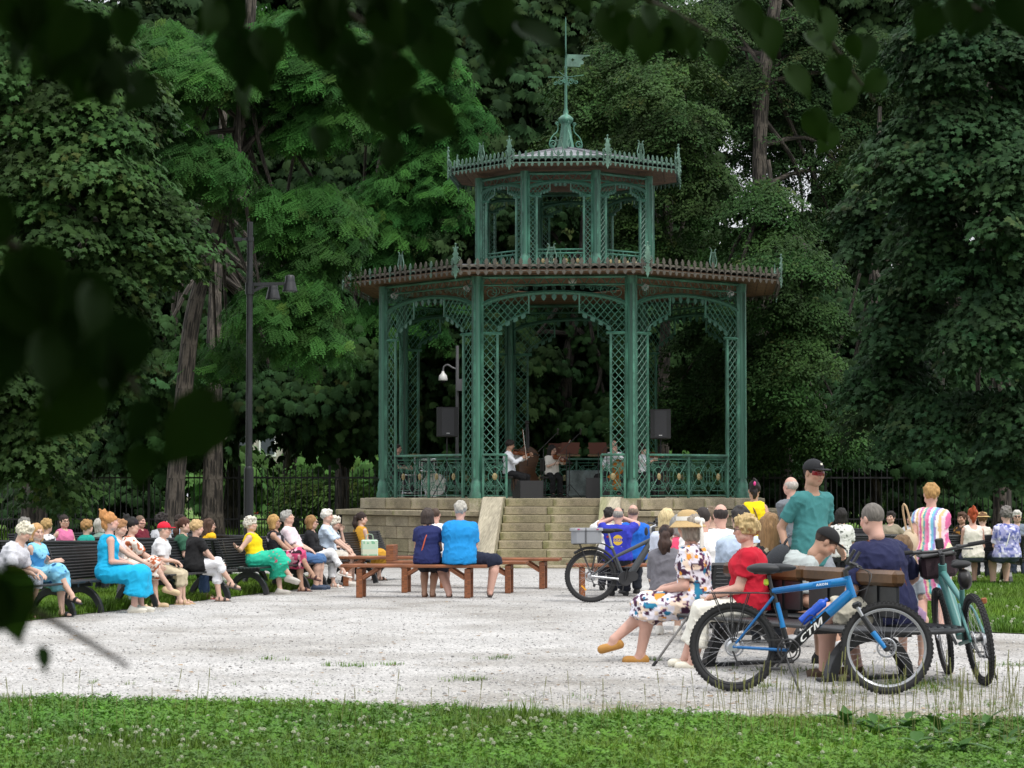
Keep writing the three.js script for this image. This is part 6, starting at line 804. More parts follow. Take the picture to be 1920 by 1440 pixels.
// the crowd right of the stairs
{
  const p = P({ label: 'person in royal blue shirt with yellow chest emblem on the back taking a picture', group: GC, m: 1, hx: 1159, hy: 951, D: 33.2, yaw: 176, seat: 0.47, lean: 6, arms: 'phone', fat: 1.2, elbow: 0.9, grip: 1, top: { c: '#2b33a8', sleeve: 0.7, e: 0.02 }, bottom: { c: '#191c28', len: 2 }, hair: ['fringe', '#8f8a84'], skin: 'pink', shoes: ['shoe', '#222222'] });
  const cv = document.createElement('canvas'); cv.width = 256; cv.height = 256; const c = cv.getContext('2d'); c.fillStyle = '#2b33a8'; c.fillRect(0, 0, 256, 256); c.fillStyle = '#d8d8e4'; c.font = 'bold 22px sans-serif'; c.textAlign = 'center'; c.strokeStyle = '#d9b23a'; c.fillStyle = '#d9b23a'; c.beginPath(); c.arc(128, 130, 74, 0, 7); c.fill(); c.fillStyle = '#2b33a8'; c.fillRect(40, 108, 176, 44); c.fillStyle = '#e2bd4a'; c.font = 'bold 50px sans-serif'; c.fillText('GOAL', 128, 149); c.fillRect(70, 220, 116, 16);
  const t = new THREE.CanvasTexture(cv); t.colorSpace = THREE.SRGBColorSpace; const pl = new THREE.PlaneGeometry(0.25, 0.26, 8, 8), pp = pl.attributes.position; for (let i = 0; i < pp.count; i++) pp.setZ(i, -1.1 * pp.getX(i) ** 2 - 0.5 * pp.getY(i) ** 2);
  const m = p.bs('back_print', pl, std(lin(1, 1, 1), { map: t, roughness: 0.9 })); m.position.copy(p.J.chest).addScaledVector(p.fwd, -0.166 * p.k * 1.06).add(V(0, -0.05, 0)); m.rotation.set(-0.05, Math.PI, 0);
  const ph = thing('phone', 'dark phone held up by the man in the emblem shirt', 'phone', p.o.localToWorld(p.J.wr[0].clone().lerp(p.J.wr[1], 0.5).add(V(0, 0.1, 0.03))), 0.05); mesh('phone_body', cbox(0.15, 0.075, 0.01, 0.003), MEbony, ph); mesh('screen', put(box(0.135, 0.065, 0.002), 0, 0, 0.0065), std(lin(0.05, 0.06, 0.07), { roughness: 0.15 }), ph);
  P({ label: 'person in bright blue polo shirt with bald head beside the emblem shirt', group: GC, m: 1, hx: 1187, hy: 946, D: 33.9, yaw: 186, seat: 0.47, lean: 6, fat: 1.15, skin: 'pink', top: { c: '#1764c8', sleeve: 0.8, neck: 1, e: 0.02 }, bottom: { c: '#20242e' }, hair: ['fringe', '#7c6a5c'], shoes: ['shoe', '#222222'] });
  P({ label: 'person in white sleeves with dark hair holding a phone by the stairs', group: GC, hx: 1141, hy: 952, D: 35, yaw: 178, seat: 0.47, arms: 'phone', grip: 1, top: { c: '#e4e2e0', sleeve: 1.6 }, bottom: { c: '#2c2c34' }, hair: ['short', '#1c1614'], shoes: ['shoe', '#222222'] });
  P({ label: 'person with wavy pale blonde hair left of the straw hat', group: GC, hx: 1250, hy: 954, D: 29.5, yaw: 180, seat: S0, top: { c: '#c8cede', sleeve: 0.7 }, bottom: { c: '#444a58' }, hair: ['bob', '#cdb98c'], shoes: ['shoe', '#222222'] });
  P({ label: 'person with grey hair and coral top just behind the straw hat', group: GC, hx: 1272, hy: 966, D: 27.2, yaw: 178, seat: S0, top: { c: '#d8486a', sleeve: 0.7 }, bottom: { c: '#444a58' }, hair: ['bob', '#8e8c88'], shoes: ['shoe', '#222222'] });
  P({ label: 'person in grey shirt with dark cap and thick brown ponytail', group: GC, hx: 1249, hy: 986, D: 24.5, yaw: 172, seat: 0.38, lean: 6, arms: 'lap', top: { c: '#6f6d74', sleeve: 0.9, e: 0.024 }, bottom: { c: '#b8aea4', len: 1.1 }, hair: ['bushytail', '#37231b'], cap: '#241c1c', shoes: ['shoe', '#d8d4cc'] });
  const f = P({ label: 'person in floral dress and straw hat with white ribbon', group: GC, hx: 1290, hy: 962, D: 20.95, yaw: 268, seat: 0.45, lean: 6, twist: -26, head: [-22, 6, 0], arms: 'lap', legs: [[0.02, 0, 0.5], [0.03, 0.13, 0.74]], fat: 1.12, dress: 1.22, flare: 0.07, skin: 'pink', wrinkle: 0.01, top: { c: '#ffffff', sleeve: 0.78, pat: blobs('#e4e0ea', [['#e8d2be', 22, 0.62, 3], ['#3c1a34', 25, 0.66, 8], ['#24799c', 15, 0.77, 21], ['#e0983e', 14, 0.79, 33], ['#5a2a50', 36, 0.74, 14]]) }, hair: ['bob', '#8d8378'], shoes: ['pump', '#b07f3c'] });
  { const st = std(lin(0.52, 0.36, 0.17), { roughness: 0.9, bump: T.cloth, bs: 0.004 }); const hat = f.onHead('straw_hat', lathe([[0.001, 0.165], [0.05, 0.16], [0.09, 0.135], [0.106, 0.09], [0.11, 0.06], [0.135, 0.04], [0.17, 0.006], [0.178, -0.002], [0.17, -0.004], [0.135, 0.03], [0.1, 0.05]], 28), st); hat.rotateX(-0.12); const rb = mesh('ribbon', join([lathe([[0.107, 0.1], [0.113, 0.062], [0.112, 0.06]], 24), ball(0.035, 0.03, 0.06, -0.13, 8, 6), ball(0.035, -0.035, 0.05, -0.13, 8, 6), pipe([V(0.0, 0.05, -0.14), V(0.02, -0.06, -0.17), V(0.03, -0.2, -0.17)], 0.02, 5, 12)]), plainMat('#e6e2da', 0.8), hat); }
  P({ label: 'person with short dark hair in roomy white shirt behind the straw hat', group: GC, m: 1, hx: 1318, hy: 951, D: 25.6, yaw: 176, seat: S0, lean: 10, fat: 1.35, skin: 'pink', top: { c: '#e6e4e2', sleeve: 0.9, e: 0.028 }, bottom: { c: '#3a4658' }, hair: ['crop', '#2c2320'], shoes: ['shoe', '#222222'] });
  P({ label: 'person with balding dark head in white shirt', group: GC, m: 1, hx: 1351, hy: 945, D: 27.4, yaw: 184, seat: S0, fat: 1.2, skin: 'pink', top: { c: '#e8e8ea', sleeve: 0.8, e: 0.02 }, bottom: { c: '#3a4658' }, hair: ['fringe', '#2b2220'], shoes: ['shoe', '#222222'] });
  P({ label: 'person with thick dark grey hair in pale blue shirt behind the red shirt', group: GC, m: 1, hx: 1388, hy: 950, D: 24.4, yaw: 180, seat: S0, fat: 1.1, top: { c: '#b9c8dc', sleeve: 0.9 }, bottom: { c: '#30343e' }, hair: ['short', '#2f2b2a'], shoes: ['shoe', '#222222'] });
  P({ label: 'person with white cap in the back of the crowd near the plinth', group: GC, hx: 1334, hy: 951, D: 31, yaw: 178, seat: S0, top: { c: '#8c8478', sleeve: 0.9 }, bottom: { c: '#30343e' }, hair: ['short', '#6a5a48'], cap: '#e4e2de', shoes: ['shoe', '#222222'] });
  P({ label: 'person in red shirt and white trousers on the round-ended bench', group: GC, hx: 1397, hy: 968, D: 20.3, yaw: 267, seat: 0.45, lean: 3, arms: 'lap', legs: [[0.06, 0, 0.5], [-0.02, 0.02, 0.56]], fat: 1.25, glasses: 'clear', skin: 'pink', top: { c: '#b80f2a', sleeve: 0.62, e: 0.018 }, bottom: { c: '#dedace', len: 1.72, flare: 0.03 }, hair: ['curly', '#b39a6c'], shoes: ['pump', '#d8d2c2'] });
  P({ label: 'person with very long light brown hair behind the red shirt', group: GC, hx: 1443, hy: 963, D: 23.2, yaw: 178, seat: S0, lean: 2, top: { c: '#ffffff', sleeve: 0.8, pat: blobs('#26282a', [['#b8a890', 22, 0.62, 3]]) }, bottom: { c: '#2c3038' }, hair: ['long', '#8b6b47'], shoes: ['shoe', '#222222'] });
  const y = P({ label: 'person standing in yellow sleeveless top with pink hair clip', group: GC, hx: 1414, hy: 905, D: 33, yaw: 178, arms: 'down', top: { c: '#efd20a', sleeve: 0, e: 0.02 }, bottom: { c: '#22262e' }, hair: ['bun', '#1a1210'], skin: 'tan', shoes: ['shoe', '#222222'] }); y.onHead('hair_clip', put(join([ball(0.03, 0, 0.11, -0.15, 8, 6).scale(0.7, 1.3, 1)]), 0, -0.03, 0.0), plainMat('#d83a86', 0.4)); strap(y, 0, '#6a4326');
  P({ label: 'person standing in grey shirt with bald head behind the teal shirt', group: GC, m: 1, hx: 1482, hy: 894, D: 30, yaw: 215, arms: 'fold', top: { c: '#6c7076', sleeve: 0.8 }, bottom: { c: '#3a3e46' }, hair: ['fringe', '#b4aca4'], skin: 'pink', shoes: ['shoe', '#222222'] });
  const w = P({ label: 'person walking in teal shirt, black cap and red sunglasses', group: GC, m: 1, hx: 1527, hy: 862, D: 22.8, yaw: 32, lean: 4, head: [6, 6, 0], arms: [[0.24, 0.9, 0.1], [-0.26, 0.86, -0.02]], legs: [[0.09, 0, 0.25], [-0.1, 0.04, -0.2]], skin: 'tan', top: { c: '#3c7c7c', sleeve: 0.72, e: 0.02, hem: 0.16 }, bottom: { c: '#8a8f96', len: 1.05, flare: 0.03 }, hair: ['crop', '#2b201a'], cap: '#15161a', shoes: ['shoe', '#c8c8c8'] }); w.onHead('sunglasses', put(new THREE.SphereGeometry(0.08, 16, 8, 0.3, 2.54, 1.25, 0.5), 0, 0.006, 0.025), std(lin(0.2, 0.01, 0.015), { roughness: 0.1, side: THREE.DoubleSide })); w.onHead('cap_badge', put(box(0.025, 0.02, 0.004), 0, 0.1, 0.085, 0, -0.45), plainMat('#d8d4c4'));
  const b = P({ label: 'person in pale grey shirt and black cap bent forward over a dark backpack', group: GC, m: 1, hx: 1549, hy: 983, D: 20.9, yaw: 88, seat: 0.45, lean: 52, slouch: 0.07, head: [4, 18, 0], arms: 'knees', top: { c: '#aab2b0', sleeve: 0.8, e: 0.024 }, bottom: { c: '#2a2c32', len: 1.1 }, hair: ['crop', '#3a2c22'], cap: '#0e0e10', skin: 'tan', shoes: ['shoe', '#1a1a1a'] });
  { const bp = thing('backpack', 'dark grey backpack worn by the person in the black cap', 'backpack', b.o.localToWorld(b.J.chest.clone().addScaledVector(b.spine, -0.02).add(V(0, 0.1, -0.14))), 0); bp.rotation.set(0, 88 * R, 0); const q = group('pack', bp); q.rotation.x = 0.55; const mt = std(lin(0.02, 0.024, 0.03), { roughness: 0.8, bump: T.cloth, bs: 0.004 }); mesh('main_bag', new THREE.SphereGeometry(1, 18, 14).scale(0.155, 0.2, 0.1), mt, q); mesh('front_pocket', new THREE.SphereGeometry(1, 14, 10).scale(0.11, 0.1, 0.06).translate(0, -0.07, -0.075), mt, q); mesh('loop', pipe([V(-0.04, 0.18, -0.02), V(-0.03, 0.24, -0.02), V(0.03, 0.24, -0.02), V(0.04, 0.18, -0.02)], 0.009, 5, 12), mt, q); }
  const n = P({ label: 'person in navy shirt with grey hair and brown strap seen from behind', group: GC, m: 1, hx: 1635, hy: 943, D: 19.35, yaw: 240, seat: 0.45, lean: 12, twist: -34, head: [-6, 10, 0], arms: [[0.06, 0.12, 0.3], [-0.36, 0.16, 0.1]], legs: [[0.22, 0, 0.42, 0.6], [-0.1, 0, 0.3]], fat: 1.26, skin: 'pink', elbow: 1.3, top: { c: '#1b1f44', sleeve: 0.85, neck: 1, e: 0.024, hem: 0.1 }, bottom: { c: '#b9b3a2', len: 0.92, flare: 0.03 }, hair: ['crop', '#6b655f'], shoes: ['shoe', '#4a3626'] }); strap(n, 0, '#6e3a1e');
  P({ label: 'child in grey shirt and lilac shorts beside the navy shirt', group: GC, hx: 1693, hy: 1000, D: 20.1, yaw: 150, seat: 0.45, k: 0.8, lean: 12, arms: 'lap', top: { c: '#8e979f', sleeve: 0.9, e: 0.024 }, bottom: { c: '#9a7d9c', len: 0.7 }, hair: ['bob', '#6a5238'], shoes: ['sandal', '#333333'] });
  const sw = P({ label: 'person standing in pastel striped dress with short blonde hair', group: GC, hx: 1746, hy: 907, D: 25.2, yaw: 178, arms: [[0.24, 0.92, 0.12], [-0.06, 1.1, 0.3]], fat: 1.15, dress: 1.12, flare: 0.06, skin: 'pink', wrinkle: 0.007, top: { c: '#ffffff', sleeve: 0.35, e: 0.024, pat: stripes(['#d96a9c', '#e9c7d2', '#d8b483', '#efe9e2', '#8f82bd', '#74bcd4', '#e9e4ea', '#d96a9c', '#d98fae', '#4fa9a8', '#ead9b0'], 0.027) }, hair: ['short', '#a57f4c'], shoes: ['sandal', '#8a6a48'] });
  { const hb = thing('shoulder_bag', 'cream shoulder bag hanging from the striped dress', 'bag', sw.o.localToWorld(V(0.24, 0.98, -0.04)), 0.3); mesh('bag_body', new THREE.SphereGeometry(1, 14, 10).scale(0.09, 0.15, 0.12), plainMat('#c8b498', 0.8), hb); mesh('strap', pipe([V(0, 0.1, -0.08), V(-0.07, 0.4, -0.03), V(-0.07, 0.42, 0.02), V(0, 0.1, 0.08)], 0.012, 5, 16), plainMat('#b89c78', 0.8), hb); }
}
// rear right benches
P({ label: 'person with black bob and white spotted top seen from behind', group: GR, hx: 1577, hy: 953, D: 36.4, yaw: 180, seat: S0, fat: 1.1, top: { c: '#ffffff', sleeve: 0.7, pat: blobs('#d6d6d0', [['#4a5048', 28, 0.7, 4]]) }, bottom: { c: '#33363c' }, hair: ['bob', '#16120f'], shoes: ['shoe', '#222222'] });
P({ label: 'person in orange top half hidden by the teal shirt', group: GR, hx: 1553, hy: 962, D: 39.5, yaw: 10, seat: S0, top: { c: '#b8542a', sleeve: 0 }, bottom: { c: '#22242a' }, hair: ['bob', '#241712'], skin: 'tan', shoes: ['shoe', '#222222'] });
{ const q = P({ label: 'person in beige shirt with short dark hair and small red bag', group: GR, hx: 1670, hy: 960, D: 40.6, yaw: -30, seat: S0, lean: -6, arms: [[0.4, 0.26, 0.0], [-0.1, 0.14, 0.3]], fat: 1.2, top: { c: '#8f8672', sleeve: 0.75, e: 0.02 }, bottom: { c: '#2a2a30' }, hair: ['short', '#1d1512'], shoes: ['shoe', '#222222'] }); const bg = thing('handbag', 'small red handbag on the lap of the beige shirt', 'bag', q.o.localToWorld(V(0.12, 0.62, 0.28)), 0); mesh('bag_body', cbox(0.2, 0.14, 0.07, 0.03), plainMat('#b01024', 0.5), bg); mesh('handle', pipe([V(-0.06, 0.06, 0), V(0, 0.12, 0), V(0.06, 0.06, 0)], 0.008, 5, 10), plainMat('#b01024', 0.5), bg); }
P({ label: 'person in white top half hidden left of the striped dress', group: GR, hx: 1708, hy: 963, D: 40.8, yaw: -20, seat: S0, arms: 'lap', top: { c: '#cfd0d0', sleeve: 0.7 }, bottom: { c: '#22242a' }, hair: ['ponytail', '#2a1a14'], shoes: ['shoe', '#222222'] });
P({ label: 'person in dark patterned top with brown hair facing the plaza', group: GR, hx: 1803, hy: 962, D: 41, yaw: -45, seat: S0, top: { c: '#ffffff', sleeve: 0.7, pat: blobs('#2a2018', [['#a8742c', 20, 0.66, 4]]) }, bottom: { c: '#22242a' }, hair: ['short', '#4a3020'], skin: 'tan', shoes: ['shoe', '#222222'] });
P({ label: 'person with red hair in a bun and white tank top seen from behind', group: GR, hx: 1823, hy: 955, D: 36.3, yaw: 182, seat: S0, skin: 'pink', top: { c: '#e4dccf', sleeve: 0, scoopY: 0.13, scoop: -0.06 }, bottom: { c: '#5a5a74', len: 1.2 }, hair: ['bun', '#a0421c'], shoes: ['shoe', '#222222'] });
{ const q = P({ label: 'person in straw sun hat behind the red-haired bun', group: GR, hx: 1842, hy: 962, D: 38.6, yaw: 170, seat: S0, top: { c: '#d8d0c4', sleeve: 0 }, bottom: { c: '#22242a' }, hair: ['short', '#6a4a2c'], shoes: ['shoe', '#222222'] }); q.onHead('straw_hat', lathe([[0.001, 0.15], [0.08, 0.13], [0.1, 0.07], [0.16, 0.045], [0.155, 0.04], [0.09, 0.05]], 22), std(lin(0.55, 0.38, 0.16), { roughness: 0.9 })); }
{ const q = P({ label: 'person with grey curls and lavender print top with white bag strap', group: GR, hx: 1886, hy: 951, D: 36.2, yaw: 186, seat: S0, fat: 1.25, top: { c: '#ffffff', sleeve: 0.8, pat: blobs('#9a9ac4', [['#5a62a0', 20, 0.62, 4], ['#d4d2e4', 24, 0.66, 9]]) }, bottom: { c: '#4a4e6c', len: 1.1 }, hair: ['curly', '#6c6762'], shoes: ['shoe', '#222222'] }); strap(q, 1, '#d8d8d4'); }
P({ label: 'person with cropped white hair and sunglasses at the right edge', group: GR, m: 1, hx: 1907, hy: 958, D: 40.3, yaw: -8, seat: S0, glasses: 'sun', arms: 'lap', top: { c: '#7a8492', sleeve: 0.8 }, bottom: { c: '#2c3444' }, hair: ['short', '#c8c4bc'], shoes: ['shoe', '#222222'] });
// musicians
{
  const qz = (a, b, c) => new THREE.Quaternion().setFromEuler(new THREE.Euler(a, b, c, 'YXZ'));
  const bow = (label, w, q, L = 0.7) => { const t = thing('violin_bow', label, 'bow', w); t.quaternion.copy(q); mesh('stick', rod(V(0, -0.1, 0), V(0, L - 0.1, 0), 0.006, 0.004, 5), MViolin, t); mesh('hair_ribbon', bar(V(0.015, -0.08, 0), V(0.015, L - 0.12, 0), 0.004, 0.008), std(lin(0.7, 0.7, 0.65)), t); };
  const v1 = P({ label: 'person in white shirt and black trousers playing the violin by the left column', group: GM, m: 1, hx: 957, hy: 825, D: 49.1, yaw: 72, base: STAGE, seat: 0.46, lean: 2, head: [18, 8, 8], arms: [[0.2, 0.53, 0.45], [-0.04, 0.46, 0.36]], elbow: 0.7, grip: 1, glasses: 'clear', top: { c: '#e4e6ec', sleeve: 1.9, neck: 1 }, bottom: { c: '#101014', len: 1.95 }, hair: ['short', '#231a16'], skin: 'tan', shoes: ['shoe', '#0c0c0c'], legs: [[0.16, 0, 0.46], [-0.14, 0, 0.3]] });
  const fv = (p, label) => { const s = p.o.localToWorld(p.J.nb.clone().add(V(0.06, 0.05, 0.07))), e = p.o.localToWorld(p.J.wr[0].clone().add(V(0, 0.03, 0.03))), d = e.clone().sub(s).normalize(), z = V(0, 1, 0).addScaledVector(d, -d.y).normalize().applyAxisAngle(d, 0.35), x = V().crossVectors(d, z), M = new THREE.Matrix4().makeBasis(x, d, z); return fiddle('violin', label, 0.36, 0.04, MViolin, s, new THREE.Quaternion().setFromRotationMatrix(M), 'violins being played'); };
  fv(v1, 'orange-brown violin held by the man in white by the left column'); bow('violin bow held upright by the man in white', v1.o.localToWorld(v1.J.wr[1].clone().add(V(0, 0.02, 0.06))), qz(0.1, 0, 0.12));
  const v2 = P({ label: 'person in cream blouse and black trousers playing the violin at centre stage', group: GM, hx: 1036, hy: 836, D: 50, yaw: 18, base: STAGE, seat: 0.46, lean: 2, head: [28, 10, 10], arms: [[0.22, 0.47, 0.4], [-0.02, 0.38, 0.32]], elbow: 0.8, grip: 1, glasses: 'clear', top: { c: '#ddd8d0', sleeve: 0.9, e: 0.024 }, bottom: { c: '#0e0e12', len: 1.95 }, hair: ['long', '#15100e'], shoes: ['shoe', '#0c0c0c'] });
  fv(v2, 'dark violin held by the woman at centre stage'); bow('violin bow slanting right of the woman violinist', v2.o.localToWorld(v2.J.wr[1].clone().add(V(0, 0.02, 0.05))), qz(0.1, 0, -0.55));
  const c1 = P({ label: 'person in white shirt playing the cello behind the right lattice', group: GM, m: 1, hx: 1151, hy: 826, D: 50.1, yaw: -25, base: STAGE, seat: 0.46, head: [-15, 14, 0], arms: 'cello', grip: 1, top: { c: '#e2e4ea', sleeve: 1.6, neck: 1 }, bottom: { c: '#101014', len: 1.95 }, hair: ['fringe', '#2a1f1a'], skin: 'pink', shoes: ['shoe', '#0c0c0c'], legs: [[0.26, 0, 0.36], [-0.26, 0, 0.34]], spread: 0.6 });
  fiddle('orange_cello', 'orange cello leaning against the player behind the right lattice', 0.66, 0.1, std(lin(0.62, 0.22, 0.03), { roughness: 0.2, map: T.wood }), c1.o.localToWorld(V(0.06, 0.22, 0.42)), new THREE.Quaternion().setFromEuler(new THREE.Euler(-0.32, -0.5, -0.25, 'YXZ')));
  const v3 = P({ label: 'person in white shirt standing with raised violin right of the lattice column', group: GM, hx: 1208, hy: 836, D: 50.2, yaw: 60, base: STAGE, seat: 0.5, lean: 0, head: [15, 6, 8], arms: [[0.16, 0.58, 0.45], [-0.02, 0.46, 0.34]], grip: 1, top: { c: '#e0e2e8', sleeve: 0.9 }, bottom: { c: '#101014', len: 1.95 }, hair: ['bun', '#241a15'], shoes: ['shoe', '#0c0c0c'] });
  fv(v3, 'orange violin held out beside the right lattice column');
  const st = thing('stage_chair', 'black stage chair behind the right lattice column', 'chair', onStage(1205, 50.3), 60 * R, 'black chairs on the stage'); mesh('seat', put(cbox(0.42, 0.05, 0.4, 0.012), 0, 0.46, 0), MEbony, st); mesh('backrest', put(cbox(0.4, 0.28, 0.03, 0.01), 0, 0.74, -0.21), MEbony, st); for (const s of [-1, 1]) for (const z of [-1, 1]) mesh('leg', rod(V(s * 0.18, 0.44, z * 0.16), V(s * 0.2, 0, z * 0.2), 0.012), MBlack, st);
  P({ label: 'person with shaved head in black shirt behind the drum kit', group: GM, m: 1, hx: 746, hy: 833, D: 51.8, yaw: 70, base: STAGE, seat: 0.46, lean: 4, glasses: 'clear', arms: [[0.1, 0.24, 0.36], [-0.1, 0.24, 0.34]], grip: 1, top: { c: '#141416', sleeve: 0.8 }, bottom: { c: '#1c1c20', len: 1.95 }, hair: ['crop', '#2a201c'], skin: 'pink', shoes: ['shoe', '#0c0c0c'] });
}
// ---------- bicycles and the round-ended bench ----------
const MTyre = std(lin(0.022, 0.022, 0.023), { roughness: 0.9 }), MAlu = std(lin(0.55, 0.56, 0.58), { roughness: 0.3, metalness: 0.85 }), MSpoke = std(lin(0.5, 0.5, 0.52), { roughness: 0.3, metalness: 0.8 }), MDark = std(lin(0.03, 0.03, 0.032), { roughness: 0.45 });
const v2 = ([x, y], z = 0) => V(x, y, z), tube = (a, b, r, r2 = r, z = 0, zb = z) => rod(v2(a, z), v2(b, zb), r, r2, 14);
function wheel(parent, x, r, rimMat, name, turn = 0, axis = 0) {
  const w = group(name, parent); w.position.set(x, r, 0); w.rotation.y = turn;
  const kn = []; for (let i = 0; i < 66; i++) for (const [z, o] of [[-0.017, 0.25], [0, 0], [0.017, 0.5]]) { const a = (i + o) / 66 * 6.2832, rr2 = r - 0.002 - (z ? 0.006 : 0); kn.push(put(box(0.011, 0.02, 0.012), Math.cos(a) * rr2, Math.sin(a) * rr2, z, 0, 0, a)); }
  mesh('tyre', join([new THREE.TorusGeometry(r - 0.027, 0.025, 10, 56), ...kn]), MTyre, w); mesh('rim', join([new THREE.TorusGeometry(r - 0.056, 0.01, 6, 56).scale(1, 1, 1.3), new THREE.TorusGeometry(r - 0.066, 0.006, 6, 56)]), rimMat, w);
  mesh('hub', join([put(new THREE.CylinderGeometry(0.018, 0.018, 0.1, 12), 0, 0, 0, 0, Math.PI / 2), ...[-1, 1].map((s) => put(new THREE.CylinderGeometry(0.03, 0.03, 0.006, 14), 0, 0, s * 0.032, 0, Math.PI / 2))]), MDark, w);
  for (let i = 0; i < 32; i++) { const a = i / 32 * 6.2832, b = a + (i % 4 < 2 ? 0.9 : -0.9), s = i % 2 ? 1 : -1; mesh('spoke', rod(V(Math.cos(b) * 0.028, Math.sin(b) * 0.028, s * 0.032), V(Math.cos(a) * (r - 0.066), Math.sin(a) * (r - 0.066), 0), 0.0013, 0.0013, 3), MSpoke, w); }
  const disc = mesh('brake_disc', put(new THREE.TorusGeometry(0.07, 0.008, 4, 24), 0, 0, -0.045), MAlu, w); return w;
}
function decal(parent, name, a, b, h, z, draw, w = 512, hh = 96) {   // lettering lying along a tube's flank
  const cv = document.createElement('canvas'); cv.width = w; cv.height = hh; draw(cv.getContext('2d'), w, hh); const t = new THREE.CanvasTexture(cv); t.colorSpace = THREE.SRGBColorSpace;
  const L = Math.hypot(b[0] - a[0], b[1] - a[1]), m = mesh(name, new THREE.PlaneGeometry(L, h), std(lin(1, 1, 1), { map: t, roughness: 0.35 }), parent); m.position.set((a[0] + b[0]) / 2, (a[1] + b[1]) / 2, z); m.rotation.z = Math.atan2(b[1] - a[1], b[0] - a[0]); return m;
}
function drivetrain(t, bb, hubY, r = 0.09, crank = 2.3) {
  mesh('chainring', join([put(new THREE.TorusGeometry(r, 0.008, 5, 30), bb[0], bb[1], 0.05), put(new THREE.TorusGeometry(r * 0.72, 0.007, 5, 26), bb[0], bb[1], 0.042), ...[0, 1, 2, 3, 4].map((k) => bar(V(bb[0], bb[1], 0.05), V(bb[0] + Math.cos(k * 1.257) * r, bb[1] + Math.sin(k * 1.257) * r, 0.05), 0.018, 0.006))]), MDark, t);
  mesh('chain', join([bar(V(bb[0], bb[1] + r, 0.05), V(0, hubY + 0.045, 0.05), 0.006, 0.01), bar(V(bb[0], bb[1] - r, 0.05), V(0.03, hubY - 0.11, 0.05), 0.006, 0.01)]), MDark, t);
  mesh('cassette', put(new THREE.CylinderGeometry(0.035, 0.055, 0.035, 20), 0, hubY, 0.045, 0, Math.PI / 2), MAlu, t); mesh('derailleur', join([bar(V(0.0, hubY - 0.03, 0.06), V(0.04, hubY - 0.13, 0.06), 0.02, 0.012), put(new THREE.CylinderGeometry(0.02, 0.02, 0.012, 10), 0.04, hubY - 0.13, 0.055, 0, Math.PI / 2)]), MDark, t);
  for (const s of [1, -1]) { const a = s > 0 ? crank : crank + Math.PI, e = [bb[0] + Math.cos(a) * 0.17, bb[1] + Math.sin(a) * 0.17]; const c = mesh('crank', bar(V(bb[0], bb[1], s * 0.07), V(e[0], e[1], s * 0.085), 0.022, 0.014), MDark, t); mesh('pedal', put(cbox(0.095, 0.022, 0.085, 0.006), e[0], e[1], s * 0.14), MDark, c); }
}
function bike(name, label, pos, turn, lean, group_) { const o = thing(name, label, 'bicycle', pos, 0, group_); o.rotation.set(lean, turn, 0, 'YXZ'); return o; }
